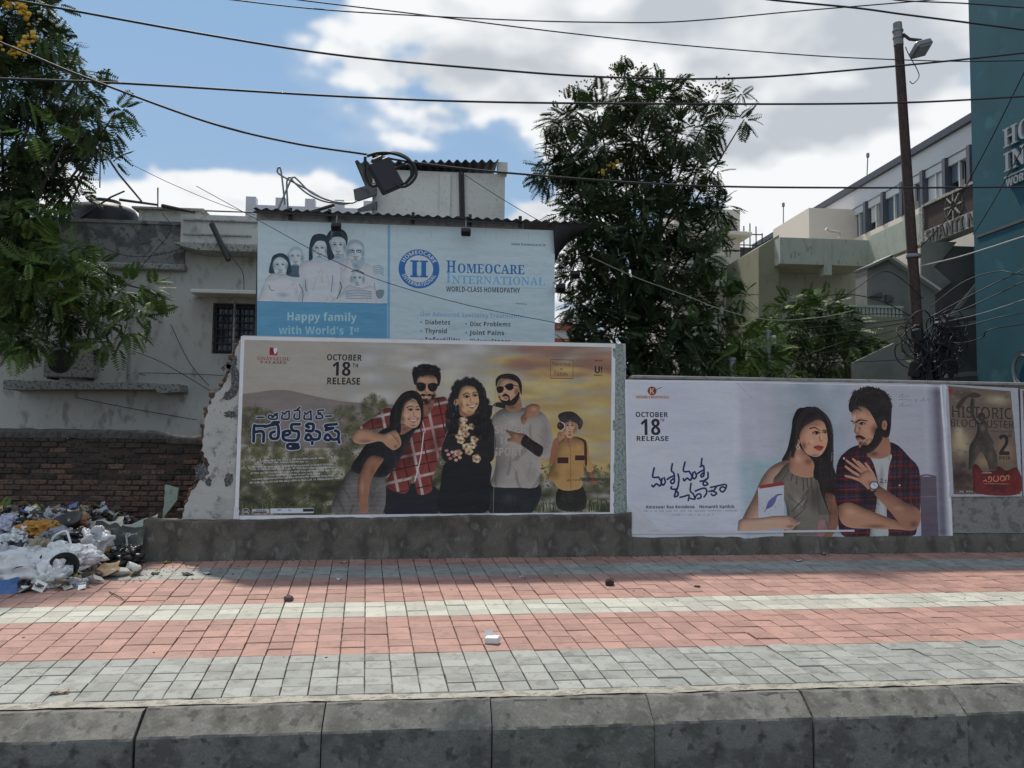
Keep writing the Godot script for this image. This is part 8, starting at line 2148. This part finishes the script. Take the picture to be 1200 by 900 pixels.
func _woman_with_book():
	frame(930, 445, 7.5)
	var sh = k8(100, 62, 48, 0.7)
	var hr = [k8(32, 24, 23), k8(66, 50, 44), k8(22, 17, 17)]
	shape([-50, 640, 10, 560, 60, 620, 120, 680, 160, 740, 170, 840, 60, 860, -60, 800], k8(176, 128, 102), [[110, 720, 60, sh, 50], [20, 700, 40, k8(206, 162, 134, 0.6), 60]])
	shape([40, 470, 44, 550, 84, 636, 150, 674, 212, 668, 262, 612, 288, 530, 292, 440, 268, 378, 210, 342, 140, 368, 78, 410], k8(198, 146, 116), [[70, 580, 44, sh, 70], [190, 390, 60, k8(150, 102, 78, 0.6), 30], [150, 540, 44, k8(222, 172, 142, 0.7)], [255, 540, 24, k8(214, 164, 134, 0.7), 40], [170, 664, 60, sh, 16], [215, 640, 24, k8(216, 168, 138, 0.6), 14]])
	var dk = k8(26, 18, 16)
	eye(186, 464, 50, 0.5, dk); eye(264, 458, 32, 0.4, dk)
	brow([132, 424, 176, 416, 220, 440], 11, dk); brow([244, 440, 268, 436, 286, 446], 9, dk)
	dab(218, 510, 10, sh, 36); dab(234, 506, 11, k8(230, 184, 154, 0.8), 34); dab(230, 534, 26, k8(116, 70, 54, 0.8), 8)
	shape([158, 590, 200, 574, 226, 580, 252, 588, 222, 622, 190, 616], k8(156, 62, 60), [[205, 606, 20, k8(190, 96, 90, 0.6), 8]]); line([160, 591, 205, 594, 250, 590], 4, k8(84, 32, 32))
	dab(118, 560, 8, sh, 22); dab(60, 520, 20, k8(180, 130, 104, 0.6), 40)
	ell(22, 545, 16, 30, k8(190, 142, 114), [[24, 550, 9, sh, 16]]); line([18, 570, 8, 596, 24, 610, 32, 590, 22, 570], 5, k8(206, 206, 206))
	shape([-40, 660, -30, 500, -20, 340, 40, 258, 130, 226, 222, 258, 292, 330, 326, 430, 334, 560, 314, 700, 346, 868, 170, 880, 160, 770, 216, 690, 264, 618, 290, 530, 293, 436, 264, 372, 206, 340, 132, 366, 74, 416, 36, 474, 26, 520, 0, 560, -10, 640], hr[0], [[140, 262, 80, k8(76, 60, 52, 0.6), 24], [250, 760, 40, k8(60, 46, 42, 0.6), 100]])
	hairs([140, 240, 60, 300, 20, 400, 0, 540, -40, 680], 26, 22, 4, hr); hairs([180, 240, 270, 320, 308, 440, 314, 600, 300, 860], 34, 26, 4, hr); hairs([262, 690, 250, 760, 250, 880], 24, 40, 4, hr)
func _man_with_watch():
	frame(930, 445, 7.5)
	var sh = k8(92, 58, 45, 0.75)
	shape([660, 560, 640, 660, 700, 690, 780, 690, 850, 640, 840, 500, 780, 470], k8(156, 110, 88), [[700, 650, 70, k8(84, 52, 42, 0.7), 40]])
	shape([510, 265, 514, 320, 526, 360, 536, 400, 528, 450, 540, 468, 548, 490, 545, 520, 564, 552, 576, 596, 640, 606, 720, 566, 772, 480, 784, 400, 752, 340, 690, 258, 620, 218, 560, 238], k8(184, 138, 110), [[530, 320, 34, k8(222, 190, 166, 0.8), 60], [600, 300, 60, k8(200, 154, 124, 0.5), 36], [640, 440, 50, k8(200, 152, 122, 0.6), 44], [720, 440, 60, sh, 90], [610, 570, 60, sh, 30]])
	shape([578, 600, 600, 572, 650, 570, 694, 520, 726, 430, 760, 396, 792, 440, 780, 520, 740, 580, 690, 626, 640, 646, 594, 636], k8(40, 30, 27), [[660, 600, 40, k8(66, 50, 44, 0.5), 24]])
	for i in 60: dab(rng.randf_range(590, 740), rng.randf_range(500, 600) + 0.0, 12, k8(56, 40, 34, 0.35))
	shape([538, 492, 568, 480, 600, 488, 630, 512, 612, 518, 576, 506, 548, 508], k8(34, 25, 22)); shape([545, 510, 570, 508, 592, 516, 570, 524, 548, 522], k8(150, 86, 76)); dab(582, 552, 18, k8(38, 28, 24, 0.85), 26)
	brow([504, 352, 518, 358, 532, 366], 10, k8(30, 22, 20)); brow([546, 366, 584, 344, 650, 352], 15, k8(28, 20, 18))
	eye(604, 378, 44, -0.6, k8(26, 18, 16)); dab(524, 376, 12, k8(40, 26, 22, 0.8), 8)
	dab(556, 430, 14, k8(214, 168, 140, 0.8), 34); dab(566, 464, 24, k8(90, 54, 42, 0.8), 8); dab(580, 420, 12, sh, 34)
	shape([760, 330, 862, 320, 850, 470, 800, 500, 760, 440], k8(36, 27, 25))
	ell(806, 388, 26, 46, k8(164, 116, 92), [[808, 392, 14, sh, 30]])
	var hr = [k8(34, 26, 24), k8(62, 48, 42), k8(24, 18, 18)]
	curl(680, 130, 150, 70, 70, 34, hr)
	shape([490, 262, 488, 200, 520, 120, 580, 70, 680, 40, 780, 70, 850, 120, 878, 200, 874, 300, 862, 420, 838, 498, 822, 440, 832, 366, 800, 332, 772, 348, 756, 440, 732, 380, 700, 310, 660, 250, 600, 222, 545, 242, 514, 272], hr[0], [[640, 90, 90, k8(74, 58, 50, 0.6), 30], [800, 180, 40, k8(64, 50, 44, 0.5), 80]])
	hairs([540, 220, 580, 120, 680, 70, 800, 100, 860, 220], 34, 34, 4, hr); hairs([520, 250, 560, 240, 600, 262], 10, 12, 4, hr)
	for i in 40: var a = rng.randf_range(PI * 1.02, PI * 1.95); line([685 + cos(a) * 178, 210 + sin(a) * 150, 685 + cos(a) * 198 + rng.randf_range(-12, 12), 205 + sin(a) * 172], 6, hr[i % 3], true, 2)

# ---------------------------------------------------------------- meshes
class MB:
	var v := PackedVector3Array()
	var n := PackedVector3Array()
	var uv := PackedVector2Array()
	var ix := PackedInt32Array()
	func tri(a: Vector3, b: Vector3, c: Vector3):      # counter-clockwise seen from outside
		var m := (b - a).cross(c - a).normalized()
		var k := v.size()
		for p in [a, b, c]: v.append(p); n.append(m); uv.append(Vector2(p.x, -p.y))
		ix.append_array([k, k + 2, k + 1])
	func quad(a: Vector3, b: Vector3, c: Vector3, d: Vector3):
		var m := (c - a).cross(d - b).normalized()
		var k := v.size()
		var t := [Vector2(0, 1), Vector2(1, 1), Vector2(1, 0), Vector2(0, 0)]
		var q := [a, b, c, d]
		for i in 4: v.append(q[i]); n.append(m); uv.append(t[i])
		ix.append_array([k, k + 2, k + 1, k, k + 3, k + 2])
	func box(lo: Vector3, hi: Vector3): cube((lo + hi) / 2, hi - lo, Basis.IDENTITY)
	func cube(c: Vector3, s: Vector3, b := Basis.IDENTITY):
		var x := b.x * s.x / 2
		var y := b.y * s.y / 2
		var z := b.z * s.z / 2
		quad(c - x - y + z, c + x - y + z, c + x + y + z, c - x + y + z)
		quad(c + x - y - z, c - x - y - z, c - x + y - z, c + x + y - z)
		quad(c + x - y + z, c + x - y - z, c + x + y - z, c + x + y + z)
		quad(c - x - y - z, c - x - y + z, c - x + y + z, c - x + y - z)
		quad(c - x + y + z, c + x + y + z, c + x + y - z, c - x + y - z)
		quad(c - x - y - z, c + x - y - z, c + x - y + z, c - x - y + z)
	func bar(a: Vector3, b: Vector3, w: float, h: float):   # a squared bar from a to b
		var z := (b - a).normalized()
		var x := Vector3.UP.cross(z) if absf(z.y) < 0.95 else Vector3.RIGHT
		x = x.normalized()
		cube((a + b) / 2, Vector3(w, h, (b - a).length()), Basis(x, z.cross(x), z))
	func bevel(c: Vector3, s: Vector3, r: float, b := Basis.IDENTITY):
		var h := s / 2
		var p := corners(h, r)
		var f := face_list()
		for q in f:
			var w := []
			for t in q: w.append(c + b * p[t])
			if w.size() == 4: quad(w[0], w[1], w[2], w[3])
			else: tri(w[0], w[1], w[2])
	func corners(h: Vector3, r: float) -> Array:
		var o := []
		for sx in [-1, 1]:
			for sy in [-1, 1]:
				for sz in [-1, 1]:
					o.append(Vector3(sx * h.x, sy * (h.y - r), sz * (h.z - r)))
					o.append(Vector3(sx * (h.x - r), sy * h.y, sz * (h.z - r)))
					o.append(Vector3(sx * (h.x - r), sy * (h.y - r), sz * h.z))
		return o
	static var made_faces := []
	func face_list() -> Array:
		if made_faces.size(): return made_faces
		var o := []
		for ax in 3:
			for s in [0, 1]:
				var q := []
				for t in [[0, 0], [1, 0], [1, 1], [0, 1]]:
					var k := [0, 0, 0]
					k[ax] = s; k[(ax + 1) % 3] = t[0]; k[(ax + 2) % 3] = t[1]
					q.append((k[0] * 4 + k[1] * 2 + k[2]) * 3 + ax)
				if s == 0: q.reverse()
				o.append(q)
		for ax in 3:
			for s in [0, 1]:
				for t in [0, 1]:
					var a1 := (ax + 1) % 3
					var a2 := (ax + 2) % 3
					var k0 := [0, 0, 0]
					k0[a1] = s; k0[a2] = t
					var k1 := k0.duplicate()
					k1[ax] = 1
					var i0: int = (k0[0] * 4 + k0[1] * 2 + k0[2]) * 3
					var i1: int = (k1[0] * 4 + k1[1] * 2 + k1[2]) * 3
					var q := [i0 + a1, i1 + a1, i1 + a2, i0 + a2]
					if s == t: q.reverse()
					o.append(q)
		for k in 8:
			var odd := (k & 1) + ((k >> 1) & 1) + ((k >> 2) & 1)
			var q := [k * 3, k * 3 + 1, k * 3 + 2]
			if odd % 2 == 0: q.reverse()
			o.append(q)
		made_faces = o
		return o
	func tube(p: Array, r0: float, r1: float, sides := 8, caps := true):
		var k := v.size()
		var m := p.size()
		var up := Vector3.UP
		var d0: Vector3 = (p[1] - p[0]).normalized()
		if absf(d0.dot(up)) > 0.9: up = Vector3.RIGHT
		for i in m:
			var d: Vector3 = (p[mini(i + 1, m - 1)] - p[maxi(i - 1, 0)]).normalized()
			var x := up.cross(d).normalized()
			if x.length() < 0.1: x = Vector3.FORWARD
			var y := d.cross(x)
			up = y
			var r := lerpf(r0, r1, float(i) / (m - 1))
			for j in sides:
				var a := TAU * j / sides
				var o := x * cos(a) + y * sin(a)
				v.append(p[i] + o * r); n.append(o); uv.append(Vector2(float(j) / sides, float(i) / m))
		for i in m - 1:
			for j in sides:
				var a := k + i * sides + j
				var b := k + i * sides + (j + 1) % sides
				ix.append_array([a, a + sides, b, b, a + sides, b + sides])
		if caps:
			for e in [0, m - 1]:
				var c := v.size()
				var d: Vector3 = ((p[1] - p[0]) if e else (p[0] - p[1])).normalized() if m == 2 else ((p[m - 1] - p[m - 2]) if e else (p[0] - p[1])).normalized()
				v.append(p[e]); n.append(d); uv.append(Vector2.ZERO)
				for j in sides: v.append(v[k + e * sides + j]); n.append(d); uv.append(Vector2.ZERO)
				for j in sides:
					var a := c + 1 + j
					var b := c + 1 + (j + 1) % sides
					if e: ix.append_array([c, b, a])
					else: ix.append_array([c, a, b])
	func prism(q: PackedVector2Array, z0: float, z1: float):   # outline in x, y pushed from z0 (back) to z1 (front)
		var p := q
		if Geometry2D.is_polygon_clockwise(p): p = p.duplicate(); p.reverse()
		var t := Geometry2D.triangulate_polygon(p)
		for i in range(0, t.size(), 3):
			var a := p[t[i]]
			var b := p[t[i + 1]]
			var c := p[t[i + 2]]
			if (b - a).cross(c - a) < 0: var s := b; b = c; c = s
			tri(Vector3(a.x, a.y, z1), Vector3(b.x, b.y, z1), Vector3(c.x, c.y, z1))
			tri(Vector3(a.x, a.y, z0), Vector3(c.x, c.y, z0), Vector3(b.x, b.y, z0))
		for i in p.size():
			var a := p[i]
			var b := p[(i + 1) % p.size()]
			quad(Vector3(a.x, a.y, z1), Vector3(a.x, a.y, z0), Vector3(b.x, b.y, z0), Vector3(b.x, b.y, z1))
	func prism_x(q: PackedVector2Array, x0: float, x1: float):   # outline in z, y pushed along x
		var o := MB.new()
		o.prism(q, -x1, -x0)
		var k := v.size()
		for i in o.v.size(): v.append(Vector3(-o.v[i].z, o.v[i].y, o.v[i].x)); n.append(Vector3(-o.n[i].z, o.n[i].y, o.n[i].x)); uv.append(o.uv[i])
		for i in o.ix: ix.append(k + i)
	func lathe(c: Vector3, pr: Array, sides := 16, b := Basis.IDENTITY):
		var k := v.size()
		for i in pr.size():
			var t: Vector2 = (pr[mini(i + 1, pr.size() - 1)] - pr[maxi(i - 1, 0)]).normalized()
			for j in sides:
				var a := TAU * j / sides
				var o := Vector3(cos(a), 0, sin(a))
				v.append(c + b * (o * pr[i].x + Vector3(0, pr[i].y, 0))); n.append((b * (o * t.y - Vector3(0, t.x, 0))).normalized()); uv.append(Vector2(float(j) / sides, pr[i].y))
		for i in pr.size() - 1:
			for j in sides:
				var a := k + i * sides + j
				var d := k + i * sides + (j + 1) % sides
				ix.append_array([a, d, a + sides, d, d + sides, a + sides])
	func grid(p: Array, nx: int, ny: int, uvs := true):   # (nx+1)*(ny+1) points, row by row, smooth
		var k := v.size()
		for j in ny + 1:
			for i in nx + 1:
				var a: Vector3 = p[j * (nx + 1) + mini(i + 1, nx)] - p[j * (nx + 1) + maxi(i - 1, 0)]
				var b: Vector3 = p[mini(j + 1, ny) * (nx + 1) + i] - p[maxi(j - 1, 0) * (nx + 1) + i]
				v.append(p[j * (nx + 1) + i]); n.append(b.cross(a).normalized()); uv.append(Vector2(float(i) / nx, float(j) / ny))
		for j in ny:
			for i in nx:
				var a := k + j * (nx + 1) + i
				ix.append_array([a, a + 1, a + nx + 1, a + 1, a + nx + 2, a + nx + 1])
	func blob(c: Vector3, r: Vector3, f: FastNoiseLite, amp: float, nu := 16, nv := 10, flat := -1.0, b := Basis.IDENTITY):
		var p := []
		for j in nv + 1:
			var e := PI * j / nv
			for i in nu + 1:
				var a := TAU * i / nu
				var d := Vector3(cos(a) * sin(e), cos(e), -sin(a) * sin(e))
				var q := d * (1.0 + amp * f.get_noise_3d(d.x * 100 + c.x * 31, d.y * 100, d.z * 100 + c.z * 17))
				q = Vector3(q.x * r.x, maxf(q.y, flat) * r.y, q.z * r.z)
				p.append(c + b * q)
		grid(p, nu, nv)
	func mesh() -> ArrayMesh:
		var a := []
		a.resize(Mesh.ARRAY_MAX)
		a[Mesh.ARRAY_VERTEX] = v; a[Mesh.ARRAY_NORMAL] = n; a[Mesh.ARRAY_TEX_UV] = uv; a[Mesh.ARRAY_INDEX] = ix
		var m := ArrayMesh.new()
		m.add_surface_from_arrays(Mesh.PRIMITIVE_TRIANGLES, a)
		return m

func put(mb: MB, called: String, m: Material, parent: Node = self) -> MeshInstance3D:
	return inst(mb.mesh(), called, m, parent)
func inst(me: Mesh, called: String, m: Material, parent: Node = self) -> MeshInstance3D:
	var o := MeshInstance3D.new()
	o.name = called
	o.mesh = me
	o.material_override = m
	parent.add_child(o, true)
	return o
func tag(o: Node, label: String, category: String, group := "", kind := "") -> Node:
	if label: o.set_meta("label", label)
	if category: o.set_meta("category", category)
	if group: o.set_meta("group", group)
	if kind: o.set_meta("kind", kind)
	return o
var used := {}
func numbered(s: String) -> String:
	used[s] = used.get(s, -1) + 1
	return s if used[s] == 0 else "%s_%03d" % [s, used[s]]
func thing(called: String, label: String, category: String, at := Vector3.ZERO, group := "", kind := "") -> Node3D:
	var o := Node3D.new()
	o.name = numbered(called)
	add_child(o)
	o.position = at
	tag(o, label, category, group, kind)
	return o
func one(mb: MB, called: String, m: Material, label: String, category: String, group := "") -> MeshInstance3D:
	var o := put(mb, numbered(called), m)
	tag(o, label, category, group)
	return o
func struct(mb: MB, called: String, m: Material) -> MeshInstance3D:
	var o := put(mb, numbered(called), m)
	o.set_meta("kind", "structure")
	return o

# ---------------------------------------------------------------- materials
func lin(r, g, b) -> Color: return Color(r, g, b).linear_to_srgb()
func noise(seed_: int, freq: float, oct := 4) -> FastNoiseLite:
	var f := FastNoiseLite.new()
	f.seed = seed_; f.frequency = freq; f.noise_type = FastNoiseLite.TYPE_SIMPLEX_SMOOTH; f.fractal_octaves = oct
	return f
func bytes_of(seed_: int, freq: float, oct: int, size: int) -> PackedByteArray:
	var im := noise(seed_, freq, oct).get_seamless_image(size, size, false, false, 0.15, true)
	im.convert(Image.FORMAT_L8)
	return im.get_data()
# base colour with patches laid over it: [seed, frequency, octaves, from, to, colour, strength]
func grain(base: Color, layers: Array, size := 512) -> ImageTexture:
	var im := Image.create(size, size, false, Image.FORMAT_RGBA8)
	im.fill(base)
	for l in layers:
		var d := bytes_of(l[0], l[1], l[2], size)
		var lut := PackedByteArray()
		lut.resize(256)
		var wide: float = maxf(0.0, 0.11 - absf(l[4] - l[3]) / 2)   # patches keep soft, irregular rims
		if l[3] < l[4]: l[4] += 2 * wide
		for i in 256:
			var t := (smoothstep(l[3], l[4], i / 255.0) if l[3] < l[4] else 1.0 - smoothstep(l[4], l[3], i / 255.0))
			lut[i] = int(255 * l[6] * t)
		var s := Image.create(size, size, false, Image.FORMAT_RGBA8)
		s.fill(l[5])
		var px := s.get_data()
		for i in d.size(): px[i * 4 + 3] = lut[d[i]]
		im.blend_rect(Image.create_from_data(size, size, false, Image.FORMAT_RGBA8, px), Rect2i(0, 0, size, size), Vector2i.ZERO)
	im.convert(Image.FORMAT_RGB8)
	return ImageTexture.create_from_image(im)
var bumps := {}
func bump_tex(freq: float) -> ImageTexture:
	if not bumps.has(freq):
		var im := noise(77, freq, 5).get_seamless_image(512, 512, false, false, 0.15, true)
		bumps[freq] = ImageTexture.create_from_image(im)
	return bumps[freq]
func flat(col: Color, rough := 0.85, metal := 0.0) -> StandardMaterial3D:
	var m := StandardMaterial3D.new()
	m.albedo_color = col; m.roughness = rough; m.metallic = metal
	return m
func tri_mat(t: Texture2D, metres: float, rough := 0.9, relief := 0.0, relief_freq := 0.03, tint := Color.WHITE, off := Vector3.ZERO) -> StandardMaterial3D:
	var m := StandardMaterial3D.new()
	m.albedo_texture = t; m.albedo_color = tint; m.roughness = rough
	m.uv1_triplanar = true; m.uv1_world_triplanar = true; m.uv1_scale = Vector3.ONE / metres; m.uv1_offset = off
	m.uv1_triplanar_sharpness = 4.0
	if relief > 0: m.heightmap_enabled = true; m.heightmap_texture = bump_tex(relief_freq); m.heightmap_scale = relief
	return m
func cable_points(p: Array, n := 8) -> Array:
	var o := []
	for i in p.size() - 1:
		for j in n: o.append(p[i].cubic_interpolate(p[i + 1], p[maxi(i - 1, 0)], p[mini(i + 2, p.size() - 1)], float(j) / n))
	o.append(p[-1])
	return o
